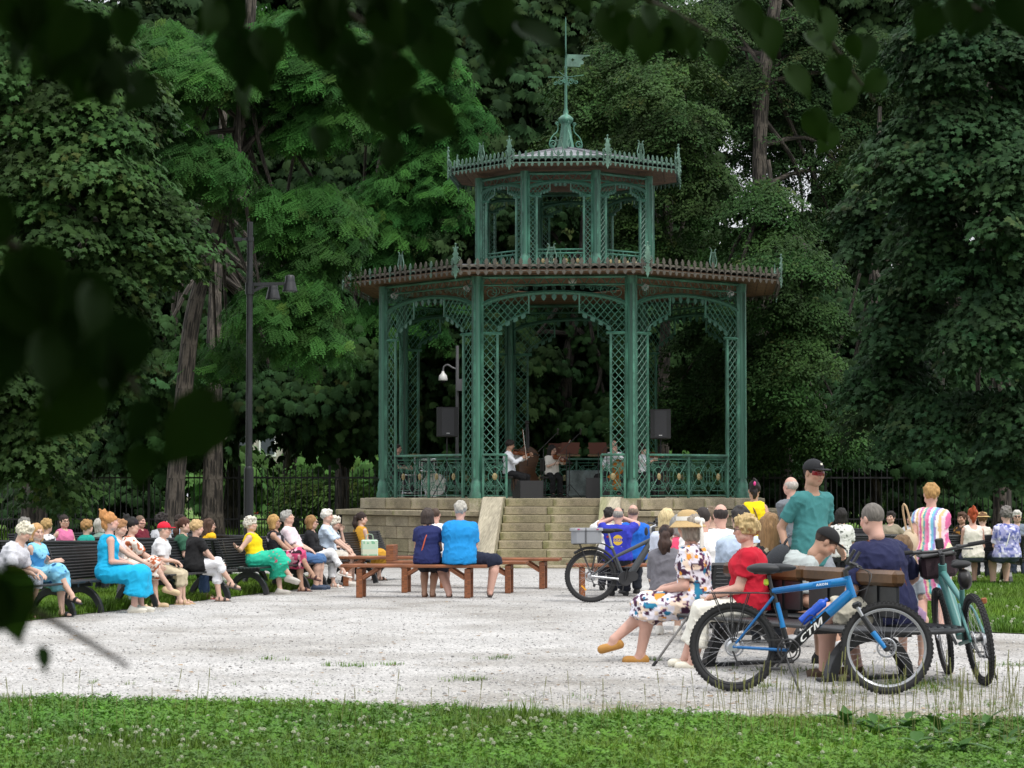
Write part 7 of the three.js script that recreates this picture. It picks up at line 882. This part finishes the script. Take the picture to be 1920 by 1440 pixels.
// blue mountain bike in front of the round-ended bench
{
  const D1 = 17.95, t = bike('mountain_bike', 'blue and black mountain bike with rear rack and water bottle', V(X(1375, D1, 0.3), 0, -D1), -12 * R, -0.05), MB = std(lin(0.01, 0.18, 0.46), { roughness: 0.28 }), MBk = std(lin(0.015, 0.016, 0.018), { roughness: 0.3 }), MBd = std(lin(0.008, 0.12, 0.34), { roughness: 0.3 });
  const wb = 1.18, bb = [0.435, 0.325], sc = [0.3, 0.79], ht = [0.875, 0.9], hb = [0.925, 0.735], fc = [0.955, 0.68];
  wheel(t, 0, 0.345, MDark, 'rear_wheel'); wheel(t, wb, 0.355, MAlu, 'front_wheel', 0.06);
  mesh('top_tube', tube([0.52, 0.812], [0.885, 0.865], 0.0278, 0.034), MB, t); mesh('rear_top_tube', tube([0.3, 0.78], [0.52, 0.812], 0.024, 0.0278), MBd, t); mesh('head_tube', tube(hb, ht, 0.031), MB, t); mesh('down_tube', join([tube([0.91, 0.775], [0.62, 0.515], 0.042, 0.042)]), MB, t); mesh('lower_down_tube', tube([0.64, 0.533], bb, 0.0425, 0.037), MBk, t); mesh('seat_tube', tube(bb, sc, 0.021), MBk, t); mesh('seat_tube_flash', tube([0.385, 0.5], [0.335, 0.69], 0.0222), MB, t);
  for (const s of [1, -1]) { mesh('seat_stay', tube([0.315, 0.74], [0.0, 0.345], 0.011, 0.009, s * 0.03, s * 0.055), s > 0 ? MBd : MBk, t); mesh('chain_stay', tube(bb, [0, 0.345], 0.013, 0.011, s * 0.03, s * 0.055), MBd, t); }
  mesh('seat_post', tube(sc, [0.275, 0.905], 0.0145), MDark, t); mesh('saddle', join([new THREE.SphereGeometry(1, 18, 12).scale(0.14, 0.045, 0.075).translate(0.24, 0.955, 0), new THREE.SphereGeometry(1, 14, 10).scale(0.13, 0.032, 0.035).translate(0.36, 0.965, 0), bar(V(0.16, 0.915, 0.02), V(0.38, 0.93, 0.015), 0.008), bar(V(0.16, 0.915, -0.02), V(0.38, 0.93, -0.015), 0.008)]), std(lin(0.02, 0.021, 0.024), { roughness: 0.55 }), t);
  mesh('tail_light', put(cbox(0.04, 0.05, 0.03, 0.01), 0.255, 0.85, 0), std(lin(0.5, 0.62, 0.05), { roughness: 0.4 }), t);
  const fk = group('fork', t); mesh('fork_crown', put(cbox(0.07, 0.05, 0.15, 0.015), fc[0], fc[1], 0, 0, 0, 0.4), MBk, fk); for (const s of [1, -1]) { mesh('stanchion', tube(fc, [1.01, 0.575], 0.014, 0.014, s * 0.056), MAlu, fk); mesh('fork_leg', join([tube([1.0, 0.595], [1.075, 0.475], 0.02, 0.02, s * 0.057)]), MBk, fk); mesh('fork_lower', tube([1.075, 0.475], [wb - 0.01, 0.355], 0.02, 0.016, s * 0.057), MB, fk); }
  const hbG = group('handlebar', t); mesh('stem', join([tube(ht, [0.868, 0.95], 0.02), tube([0.868, 0.95], [0.93, 0.985], 0.017)]), MDark, hbG); mesh('bar', pipe([V(0.9, 1.0, -0.33), V(0.92, 1.0, -0.2), V(0.935, 0.985, -0.06), V(0.935, 0.985, 0.06), V(0.92, 1.0, 0.2), V(0.9, 1.0, 0.33)], 0.012, 8, 30), MDark, hbG); for (const s of [1, -1]) { mesh('grip', rod(V(0.905, 1.0, s * 0.22), V(0.9, 1.0, s * 0.34), 0.017), MTyre, hbG); mesh('brake_lever', join([pipe([V(0.92, 1.0, s * 0.19), V(0.97, 0.98, s * 0.21), V(0.975, 0.965, s * 0.3)], 0.007, 5, 12), put(cbox(0.05, 0.035, 0.05, 0.01), 0.93, 0.99, s * 0.17)]), MDark, hbG); mesh('bar_end', rod(V(0.9, 1.0, s * 0.33), V(0.96, 1.1, s * 0.34), 0.013), MDark, hbG); }
  mesh('cables', join([pipe([V(0.97, 0.97, 0.2), V(1.05, 0.93, 0.12), V(1.04, 0.82, 0.05), V(0.95, 0.78, 0.03)], 0.004, 4, 20), pipe([V(0.97, 0.97, -0.2), V(1.06, 0.92, -0.1), V(1.03, 0.8, -0.04), V(1.0, 0.7, -0.05)], 0.004, 4, 20)]), MDark, t);
  const rk = group('rear_rack', t); for (const s of [1, -1]) { mesh('rack_rail', pipe([V(0.28, 0.765, s * 0.03), V(0.2, 0.765, s * 0.06), V(-0.18, 0.76, s * 0.06), V(-0.22, 0.76, s * 0.03)], 0.005, 5, 20), MDark, rk); for (const x of [-0.16, -0.02, 0.12]) mesh('rack_strut', rod(V(x, 0.76, s * 0.06), V(0.0, 0.38, s * 0.065), 0.0045), MDark, rk); } for (const x of [-0.2, -0.08, 0.06, 0.2]) mesh('rack_bar', rod(V(x, 0.765, -0.06), V(x, 0.765, 0.06), 0.004), MDark, rk); mesh('rack_plate', put(box(0.4, 0.006, 0.06), 0.0, 0.77, 0), MDark, rk);
  drivetrain(t, bb, 0.345, 0.085, 4.1); mesh('kickstand', rod(V(0.4, 0.3, 0.04), V(0.53, 0.005, 0.16), 0.009), MDark, t);
  const bt = group('water_bottle', t); bt.position.set(0.655, 0.6, 0.0); bt.rotation.z = 0.73 - Math.PI / 2 + 0.0; const q = group('flask', bt); q.position.set(0.0, -0.02, 0); mesh('bottle', lathe([[0, -0.1], [0.034, -0.1], [0.036, -0.09], [0.036, 0.02], [0.032, 0.035], [0.036, 0.05], [0.036, 0.09], [0.034, 0.1]], 18).translate(0, 0.0, 0), new THREE.MeshPhysicalMaterial({ color: lin(0.02, 0.12, 0.7), roughness: 0.25, transmission: 0.3, thickness: 0 }), q); mesh('lid', lathe([[0.036, 0.1], [0.038, 0.125], [0.026, 0.14], [0.014, 0.15], [0.014, 0.172], [0, 0.175]], 16), std(lin(0.015, 0.1, 0.6), { roughness: 0.35 }), q); bt.position.set(0.615, 0.625, 0.0);
  mesh('bottle_cage', pipe([V(0.56, 0.46, 0.03), V(0.53, 0.5, 0.04), V(0.6, 0.6, 0.04), V(0.66, 0.56, 0.03)], 0.004, 4, 16), MDark, t);
  for (const s of [1, -1]) { const e = decal(t, 'frame_lettering', [0.465, 0.352], [0.735, 0.61], 0.062, s * 0.0435, (c, w, h) => { c.fillStyle = '#0c0d10'; c.fillRect(0, 0, w, h); c.fillStyle = '#e9e9e6'; c.font = 'bold italic 92px sans-serif'; c.textAlign = 'center'; c.textBaseline = 'middle'; c.setTransform(1.75, 0, -0.25, 1, w / 2, h / 2); c.fillText('CTM', 0, 4); }); if (s < 0) e.scale.x = -1, e.rotation.y = 0;
    const f = decal(t, 'tube_lettering', [0.62, 0.829], [0.76, 0.848], 0.03, s * 0.0335, (c, w, h) => { c.fillStyle = '#1a6fb4'; c.fillRect(0, 0, w, h); c.fillStyle = '#eef2f4'; c.font = 'bold 80px sans-serif'; c.textAlign = 'center'; c.textBaseline = 'middle'; c.setTransform(1.5, 0, 0, 1, w / 2, h / 2); c.fillText('AXON', 0, 4); }); if (s < 0) f.scale.x = -1; }
}
// grey electric bike with a box on its rack
{
  const D1 = 31.6, t = bike('electric_bike', 'dark grey electric bike with a grey box on its rear rack', V(X(1108, D1, 0.3), 0, -D1), 4 * R, -0.04), G = std(lin(0.06, 0.065, 0.07), { roughness: 0.45 }), wb = 1.14, bb = [0.47, 0.31];
  wheel(t, 0, 0.36, MDark, 'rear_wheel'); wheel(t, wb, 0.36, MDark, 'front_wheel', 0.2);
  mesh('motor', join([put(new THREE.CylinderGeometry(0.1, 0.1, 0.12, 22), 0.48, 0.33, 0, 0, Math.PI / 2), put(new THREE.CylinderGeometry(0.07, 0.07, 0.13, 20), 0.58, 0.36, 0, 0, Math.PI / 2)]), MDark, t); mesh('down_tube', tube([0.56, 0.4], [0.86, 0.86], 0.05, 0.045), G, t); mesh('top_tube', tube([0.33, 0.62], [0.86, 0.87], 0.022, 0.03), G, t); mesh('seat_tube', tube(bb, [0.3, 0.74], 0.02), G, t); mesh('head_tube', tube([0.9, 0.78], [0.85, 0.93], 0.034), G, t);
  for (const s of [1, -1]) { mesh('seat_stay', tube([0.33, 0.62], [0, 0.36], 0.012, 0.01, s * 0.03, s * 0.06), G, t); mesh('chain_stay', tube(bb, [0, 0.36], 0.017, 0.013, s * 0.035, s * 0.06), MAlu, t); mesh('fork_leg', tube([0.92, 0.74], [wb, 0.36], 0.02, 0.015, s * 0.055), MDark, t); }
  mesh('seat_post', tube([0.3, 0.74], [0.25, 0.95], 0.015), MAlu, t); mesh('saddle', join([new THREE.SphereGeometry(1, 16, 10).scale(0.13, 0.035, 0.075).translate(0.22, 0.98, 0), new THREE.SphereGeometry(1, 12, 8).scale(0.12, 0.026, 0.032).translate(0.33, 0.99, 0)]), MTyre, t); mesh('rear_lamp', put(cbox(0.03, 0.035, 0.03, 0.008), 0.235, 0.9, 0), std(lin(0.5, 0.03, 0.06), { roughness: 0.3 }), t); mesh('clamp', put(new THREE.TorusGeometry(0.02, 0.008, 6, 12), 0.295, 0.76, 0, 0, Math.PI / 2), std(lin(0.55, 0.6, 0.05)), t);
  mesh('stem', join([tube([0.85, 0.93], [0.83, 1.02], 0.022), tube([0.83, 1.02], [0.92, 1.06], 0.018)]), MAlu, t); mesh('handlebar', pipe([V(0.84, 1.1, -0.34), V(0.88, 1.09, -0.2), V(0.92, 1.06, 0), V(0.88, 1.09, 0.2), V(0.84, 1.1, 0.34)], 0.013, 8, 24), MDark, t); for (const s of [1, -1]) { mesh('brake_lever', join([put(cbox(0.07, 0.05, 0.06, 0.012), 0.92, 1.09, s * 0.17), pipe([V(0.92, 1.1, s * 0.18), V(0.97, 1.09, s * 0.24), V(0.96, 1.08, s * 0.3)], 0.007, 5, 10)]), MDark, t); mesh('mirror', put(new THREE.SphereGeometry(1, 12, 8).scale(0.03, 0.06, 0.015), 0.82, 0.98, s * 0.38, 0.4), MDark, t); } mesh('display', put(cbox(0.06, 0.08, 0.1, 0.01), 0.93, 1.12, 0), MDark, t);
  for (const s of [1, -1]) { mesh('rack_rail', pipe([V(0.3, 0.72, s * 0.03), V(0.18, 0.8, s * 0.07), V(-0.24, 0.8, s * 0.07)], 0.007, 5, 16), MDark, t); mesh('rack_strut', join([rod(V(-0.15, 0.8, s * 0.07), V(0, 0.39, s * 0.07), 0.006), rod(V(0.1, 0.8, s * 0.07), V(0, 0.39, s * 0.07), 0.006)]), MDark, t); } mesh('mudguard', pipe([0.2, 0.6, 1, 1.4, 1.8, 2.2].map((a) => V(Math.cos(a) * 0.39, 0.36 + Math.sin(a) * 0.39, 0)), 0.02, 5, 26), MDark, t);
  drivetrain(t, bb, 0.36, 0.08, 1.4);
  const bx = group('rack_box', t), sh = (w, d, c) => [[-w, -d + c], [-w + c, -d], [w - c, -d], [w, -d + c], [w, d - c], [w - c, d], [-w + c, d], [-w, d - c]], lo = sh(0.19, 0.13, 0.05), MBox = std(lin(0.26, 0.27, 0.29), { roughness: 0.6 }); mesh('tub', extrude(lo, 0.17, 0.012).rotateX(-Math.PI / 2).translate(-0.06, 0.815, 0), MBox, bx); mesh('lid_rim', extrude(sh(0.215, 0.15, 0.05), 0.03, 0.006).rotateX(-Math.PI / 2).translate(-0.06, 0.985, 0), std(lin(0.36, 0.37, 0.39), { roughness: 0.6 }), bx); mesh('strap', join([box(0.012, 0.21, 0.002, -0.08, 0.91, 0.158), box(0.012, 0.003, 0.31, -0.08, 1.025, 0)]), MDark, bx); for (const x of [-0.18, 0.08]) mesh('clip', put(box(0.03, 0.012, 0.012), x, 1.0, 0.16), std(lin(0.5, 0.02, 0.15)), bx);
  mesh('reflector', put(box(0.02, 0.09, 0.012), -0.1, 0.2, 0.02, 0, 0, 0.8), std(lin(0.8, 0.35, 0.02), { roughness: 0.3 }), t);
}
// teal bike leaning at the right, seen from behind
{
  const D1 = 18.5, x0 = X(1846, D1, 0.1), t = bike('trekking_bike', 'teal bicycle seen from behind leaning at the end of the bench', V(x0, 0, -D1), 94 * R, -0.13), TL = std(lin(0.075, 0.22, 0.205), { roughness: 0.35 }), wb = 1.12, bb = [0.44, 0.31];
  wheel(t, 0, 0.37, MDark, 'rear_wheel'); wheel(t, wb, 0.37, MDark, 'front_wheel', -0.1);
  mesh('down_tube', tube([0.5, 0.36], [0.85, 0.84], 0.05, 0.045), TL, t); mesh('top_tube', tube([0.34, 0.66], [0.84, 0.88], 0.022, 0.03), TL, t); mesh('seat_tube', tube(bb, [0.3, 0.76], 0.022), TL, t); mesh('head_tube', tube([0.88, 0.78], [0.82, 0.95], 0.036), TL, t);
  for (const s of [1, -1]) { mesh('seat_stay', pipe([V(0.33, 0.64, s * 0.03), V(0.24, 0.6, s * 0.05), V(0, 0.37, s * 0.065)], 0.013, 8, 16), TL, t); mesh('chain_stay', tube(bb, [0, 0.37], 0.017, 0.013, s * 0.04, s * 0.065), TL, t); mesh('fork_leg', tube([0.9, 0.74], [wb, 0.37], 0.022, 0.018, s * 0.062), MDark, t); }
  mesh('seat_post', tube([0.3, 0.76], [0.25, 0.94], 0.016), MDark, t); mesh('saddle', join([new THREE.SphereGeometry(1, 16, 10).scale(0.13, 0.032, 0.078).translate(0.22, 0.97, 0), new THREE.SphereGeometry(1, 12, 8).scale(0.13, 0.025, 0.032).translate(0.34, 0.98, 0)]), MTyre, t); mesh('saddle_bag', new THREE.SphereGeometry(1, 14, 10).scale(0.1, 0.085, 0.055).translate(0.16, 0.85, 0), MEbony, t);
  mesh('stem', join([tube([0.82, 0.95], [0.79, 1.03], 0.022), tube([0.79, 1.03], [0.87, 1.06], 0.018)]), MDark, t); mesh('handlebar', pipe([V(0.8, 1.09, -0.37), V(0.84, 1.075, -0.2), V(0.87, 1.06, 0), V(0.84, 1.075, 0.2), V(0.8, 1.09, 0.37)], 0.014, 8, 24), MDark, t); for (const s of [1, -1]) { mesh('grip', rod(V(0.82, 1.083, s * 0.24), V(0.8, 1.09, s * 0.38), 0.019), MTyre, t); mesh('brake_lever', join([put(cbox(0.05, 0.04, 0.05, 0.01), 0.86, 1.075, s * 0.17), pipe([V(0.86, 1.07, s * 0.18), V(0.92, 1.05, s * 0.22), V(0.9, 1.04, s * 0.3)], 0.007, 5, 10)]), MDark, t); }
  const bg = group('handlebar_bag', t); mesh('bag_body', put(cbox(0.16, 0.2, 0.3, 0.03), 0.98, 0.93, 0), std(lin(0.03, 0.012, 0.018), { roughness: 0.7, bump: T.cloth, bs: 0.003 }), bg); mesh('bag_flap', put(cbox(0.18, 0.03, 0.31, 0.012), 0.98, 1.03, 0, 0, 0, 0.1), MEbony, bg); mesh('phone_mount', put(cbox(0.04, 0.09, 0.07, 0.01), 0.9, 1.12, 0.02), MEbony, bg); mesh('front_lamp', put(ball(0.045, 0, 0, 0), 1.0, 0.82, 0), std(lin(0.6, 0.6, 0.6), { roughness: 0.2 }), bg);
  drivetrain(t, bb, 0.37, 0.08, 3.9); mesh('rear_reflector', put(cbox(0.03, 0.05, 0.05, 0.01), -0.1, 0.68, 0.06), std(lin(0.25, 0.08, 0.02), { roughness: 0.3 }), t); mesh('mudguard_stay', rod(V(0, 0.37, 0.06), V(-0.08, 0.67, 0.06), 0.006), MDark, t); mesh('kickstand', rod(V(0.1, 0.32, 0.06), V(0.2, 0.01, 0.16), 0.01), MDark, t);
}
// bench with a round end: slats run down both sides of a padded spine
{
  const A = V(1.95, 0, -20.9), B = V(3.14, 0, -18.72), t = thing('round_end_bench', 'black slatted double bench with brown padded back and rounded end', 'bench', A.clone().lerp(B, 0.5)), d = B.clone().sub(A), L = d.length(); t.rotation.y = Math.atan2(-d.z, d.x); const h = L / 2;
  for (let i = 0; i < 8; i++) { const o = 0.13 + i * 0.056, p = [V(-h, 0.44, o)]; for (let k = 0; k <= 4; k++) p.push(V(-h + (L) * (k + 1) / 5.2, 0.44, o)); for (let k = 0; k <= 12; k++) { const a = Math.PI / 2 - k / 12 * Math.PI; p.push(V(h + Math.cos(a) * o, 0.44, Math.sin(a) * o)); } for (let k = 4; k >= 0; k--) p.push(V(-h + L * (k + 1) / 5.2, 0.44, -o)); p.push(V(-h, 0.44, -o)); mesh('seat_slat', pipe(p, 0.02, 6, 80), MSteel, t); }
  mesh('seat_frame', join([bar(V(-h, 0.4, 0), V(h + 0.1, 0.4, 0), 0.12, 0.05), ...[-0.9, -0.1, 0.75].map((x) => bar(V(x, 0.4, -0.52), V(x, 0.4, 0.52), 0.05, 0.035))]), MSteel, t);
  const MPad = std(lin(0.2, 0.095, 0.035), { roughness: 0.32, map: T.mottle });
  for (const [x, w] of [[-0.98, 0.5], [-0.36, 0.62], [0.3, 0.6], [0.98, 0.6]]) { mesh('back_pad', put(cbox(w, 0.13, 0.13, 0.03), x, 0.845, 0), MPad, t); mesh('back_panel', put(cbox(w * 0.9, 0.26, 0.03, 0.008), x, 0.65, 0), MSteel, t); mesh('back_post', bar(V(x, 0.42, 0), V(x, 0.8, 0), 0.06, 0.05), MSteel, t); }
  for (const x of [-0.95, 0.85]) { const l = mesh('arch_leg', extrude(arcPts(0.36, 0.44, 0.1, Math.PI - 0.1, 18), 0.08, 0.006).rotateY(-Math.PI / 2).translate(0.04, -0.04, 0), MSteel, t); l.position.x = x; mesh('foot_plate', put(cbox(0.12, 0.03, 1.0, 0.006), x, 0.015, 0), MSteel, t); }
  const cane = thing('walking_stick', 'grey walking stick leaning at the bench beside the white trousers', 'walking stick', V(X(1226, 20.45, 0), 0.0, -20.45)); mesh('shaft', rod(V(0, 0.01, 0), V(0.34, 0.48, -0.06), 0.011), std(lin(0.3, 0.29, 0.28), { roughness: 0.4, map: T.mottle }), cane); mesh('tip', rod(V(-0.01, 0, 0), V(0.025, 0.045, -0.005), 0.015), MTyre, cane);
}
// ---------- the linden overhead, whose lowest twigs hang into the picture ----------
function heartLeaf(L) {   // linden leaf: heart-shaped base, drawn-out tip, toothed edge, cupped; stalk at 0, tip along -y, face +z
  const prof = [[0, 0.03], [0.05, 0.18], [0.13, 0.31], [0.26, 0.38], [0.4, 0.37], [0.54, 0.31], [0.68, 0.21], [0.8, 0.12], [0.91, 0.045], [1, 0]], P = [], N = [], U = [], I = [];
  prof.forEach(([t, w], i) => { for (const s of [-1, -0.5, 0, 0.5, 1]) { const ww = w * (1 + (Math.abs(s) === 1 ? 0.05 * (i % 2 ? 1 : -1) : 0)); P.push(s * ww * L, (-t + (t < 0.2 ? 0.1 * Math.abs(s) : 0)) * L, (Math.abs(s) * 0.12 - 0.25 * (t - 0.4) * (t - 0.4)) * L); N.push(-s * 0.3, 0.1 - (t - 0.4) * 0.4, 1); U.push(s * w * L, t * L); } });
  for (let i = 0; i < prof.length - 1; i++) for (let j = 0; j < 4; j++) { const k = i * 5 + j; I.push(k, k + 5, k + 1, k + 1, k + 5, k + 6); }
  return fin(P, N, U, I);
}
{
  const lvs = [heartLeaf(0.09), heartLeaf(0.08), heartLeaf(0.1)], mats = [[0.024, 0.066, 0.007], [0.018, 0.052, 0.007], [0.028, 0.074, 0.007]].map((c) => leafy(lin(...c), { roughness: 0.6, transmission: 0.35, specularIntensity: 0.2 })), tw = std(lin(0.06, 0.045, 0.03), { roughness: 0.9 });  // twig leaf colours darkened to stand for the shade under the crown
  const k0 = (D) => D / FPX;
  function branch(label, pts, n, spread, extra = [], size = 1) {
    const far = 1.2, P0 = pts.map(([px, py, D]) => at(px, py, D * far)), t = thing('linden_twig', label, 'twig', P0[0], 0, 'linden twigs hanging close to the camera'), c = new THREE.CatmullRomCurve3(P0, false, 'centripetal'); mesh('stem', tapered(P0.map((p) => p.clone().sub(P0[0])), 0.006, 0.0025, 6, 0.02), tw, t);
    const put1 = (p, s, rz, ry, rx) => { const m = mesh('leaf', lvs[Math.floor(rnd() * 3)], mats[Math.floor(rnd() * 3)], t); m.position.copy(p).sub(P0[0]); m.rotation.set(rx, ry, rz, 'ZYX'); m.scale.setScalar(s); };
    for (let i = 0; i < n; i++) { const p = c.getPointAt((i + rnd()) / n), D = -p.z; put1(p.add(V(gauss() * spread * k0(D), gauss() * spread * k0(D) * 0.8, gauss() * 0.12)), rr(0.6, 0.95) * size, rr(-0.8, 0.8), rr(-0.9, 0.9), rr(-0.5, 0.3)); }
    for (const [px, py, D, len, rz, ry = 0.2] of extra) put1(at(px, py, D * far), 0.7 * len * k0(D * far) / 0.09, rz, ry, -0.1);
  }
  branch('dark blurred linden twig in the top left corner', [[-60, -90, 2.2], [60, -10, 2.2], [150, 60, 2.3], [210, 130, 2.4]], 16, 60, [[100, 70, 2.3, 150, 0.3], [200, 110, 2.4, 130, -0.1], [40, 20, 2, 170, 0.5], [140, 20, 2.1, 150, -0.4], [230, 20, 2.5, 120, 0.1], [20, -40, 2, 200, 0.2], [90, -40, 2, 190, -0.3]]);
  branch('dark linden twig hanging from the top edge left of centre', [[380, -120, 2.8], [430, -10, 2.8], [450, 70, 2.9], [470, 130, 3]], 8, 34, [[440, 60, 2.9, 150, 0.1], [470, 100, 3, 120, -0.3], [420, 0, 2.8, 130, 0.4]]);
  branch('broad mass of dark linden leaves at the top centre', [[520, -120, 2.4], [600, -20, 2.4], [700, 60, 2.5], [760, 150, 2.6], [740, 230, 2.6]], 20, 80, [[570, 30, 2.4, 170, 0.4], [660, 90, 2.5, 180, 0.1], [740, 110, 2.5, 190, -0.2], [620, 0, 2.4, 160, -0.2], [800, 60, 2.6, 170, 0.3], [595, 240, 2.7, 100, 0.1, 0.6], [700, 190, 2.6, 130, 0.5], [790, 180, 2.6, 120, -0.5]]);
  branch('dark linden twig at the top edge above the weather vane', [[860, -110, 2.8], [910, 0, 2.8], [950, 70, 2.9]], 8, 36, [[900, 10, 2.8, 150, 0.2], [960, 30, 2.9, 130, -0.3], [930, 80, 2.9, 110, 0.1]]);
  branch('dark green linden twig at the top edge right of the weather vane', [[1080, -110, 3.4], [1180, -20, 3.4], [1260, 20, 3.5], [1330, 60, 3.6]], 9, 36, [[1140, 20, 3.4, 130, 0.3], [1210, 40, 3.4, 120, -0.1], [1260, 60, 3.5, 90, -0.7], [1340, 80, 3.6, 90, 0.2], [1390, 10, 3.6, 100, 0.5]]);
  branch('green linden twig with clear leaves at the upper right', [[1440, -120, 4.3], [1500, -10, 4.3], [1560, 80, 4.4], [1610, 150, 4.5], [1640, 190, 4.5]], 6, 46, [[1480, 130, 4.3, 105, 0.5, 0.5], [1520, 210, 4.4, 90, 0.5, -0.4], [1620, 70, 4.4, 95, -0.1], [1655, 140, 4.5, 85, -0.9, 0.2], [1590, 165, 4.5, 110, -0.5], [1560, 240, 4.5, 85, -0.6, 0.5], [1430, 40, 4.3, 110, 0.2], [1540, 20, 4.3, 110, 0.1, 0.6], [1570, 110, 4.4, 90, 0.2, -0.3]]);
  branch('dark linden twig in the top right corner', [[1700, -120, 2.9], [1770, -20, 2.9], [1840, 20, 3]], 3, 30, [[1790, 0, 2.9, 130, 0.1], [1840, 10, 3, 100, -0.4]]);
  branch('large dark blurred linden spray at the left edge', [[-120, 350, 1.75], [0, 440, 1.75], [100, 530, 1.8], [200, 640, 1.85], [260, 740, 1.9]], 18, 75, [[60, 470, 1.75, 230, 0.2], [160, 520, 1.8, 220, -0.1], [240, 600, 1.85, 200, -0.2], [180, 660, 1.85, 190, 0.3], [90, 600, 1.8, 230, 0.5], [20, 520, 1.75, 230, 0.6], [280, 760, 1.9, 120, -0.5], [270, 840, 1.9, 110, -0.2], [130, 700, 1.85, 170, 0.2], [0, 600, 1.75, 200, 0]], 1.05);
  branch('dark linden leaves at the lower left corner', [[-160, 960, 1.8], [-60, 1040, 1.8], [20, 1120, 1.85], [110, 1170, 1.9], [240, 1250, 1.95]], 0, 20, [[5, 1070, 1.8, 190, 0.25], [-20, 1090, 1.8, 190, -0.2], [75, 1215, 1.9, 66, 0.1, 1.0]]);
  // the crown above and behind the camera
  const t = thing('linden_tree', 'linden overhead at the camera, seen only by its hanging twigs', 'tree', V(2.6, 0, 3.2)), tr = [V(0, -0.05, 0), V(0.05, 1.5, 0), V(-0.1, 3.5, -0.2), V(-0.3, 6, -0.4)]; mesh('trunk', tapered(tr, 0.3, 0.15, 14), barkMat, t);
  for (let i = 0; i < 9; i++) { const a = i * 0.7, e = V(Math.cos(a) * 4.5 - 2, rr(4, 6.5), Math.sin(a) * 4 - 2.5); mesh('limb', tapered([tr[2].clone().lerp(tr[3], i / 9), e.clone().multiplyScalar(0.5).add(V(0, 2.4, 0)), e], 0.09, 0.02, 7, 0.03), barkMat, t); }
  const B = { P: [], N: [], U: [], I: [] }; for (let l = 0; l < 16; l++) leafInto(B, lobe.oval, rr(0.09, 0.13), Mx(rr(-0.3, 0.3), rr(-0.1, 0.1), rr(-0.3, 0.35), rr(-2, 2), rr(0, 0.9), rr(-0.4, 0.4))); const sg = fin(B.P, B.N, B.U, B.I), li = [], M = new THREE.Matrix4(), q = new THREE.Quaternion();
  for (let i = 0; i < 8600; i++) { const a = rnd() * 6.283, r = Math.sqrt(rnd()), x = Math.cos(a) * r * 7.5, z = 1.2 + Math.sin(a) * r * 8.2, D = -z, y = rr(2.4, 8.5) - (z > 1 ? rnd() * 1.0 : 0); if (D > -0.4 && y < EYE + 0.9 + Math.max(0, D) * 0.34 + 0.25) continue; if (Math.hypot(x, y - EYE, z) < 1.2 || (x > 0.4 && D > 3.2)) continue; M.compose(V(x - 2.6, y, z - 3.2), q.setFromEuler(new THREE.Euler(rr(-0.5, 0.5), rr(0, 6.28), rr(-0.5, 0.5))), V(1, 1, 1).multiplyScalar(rr(0.9, 1.6))); li.push(M.clone()); }
  const m = new THREE.InstancedMesh(sg, new THREE.MeshPhysicalMaterial({ color: lin(0.04, 0.1, 0.02), roughness: 0.8, specularIntensity: 0.2, side: THREE.DoubleSide }), li.length); li.forEach((mm, i) => m.setMatrixAt(i, mm)); m.name = 'crown'; m.userData.kind = 'stuff'; t.add(m);
}
scene.traverse((o) => { if (o.isMesh) { o.castShadow = true; o.receiveShadow = true; } });
renderer.render(scene, camera);
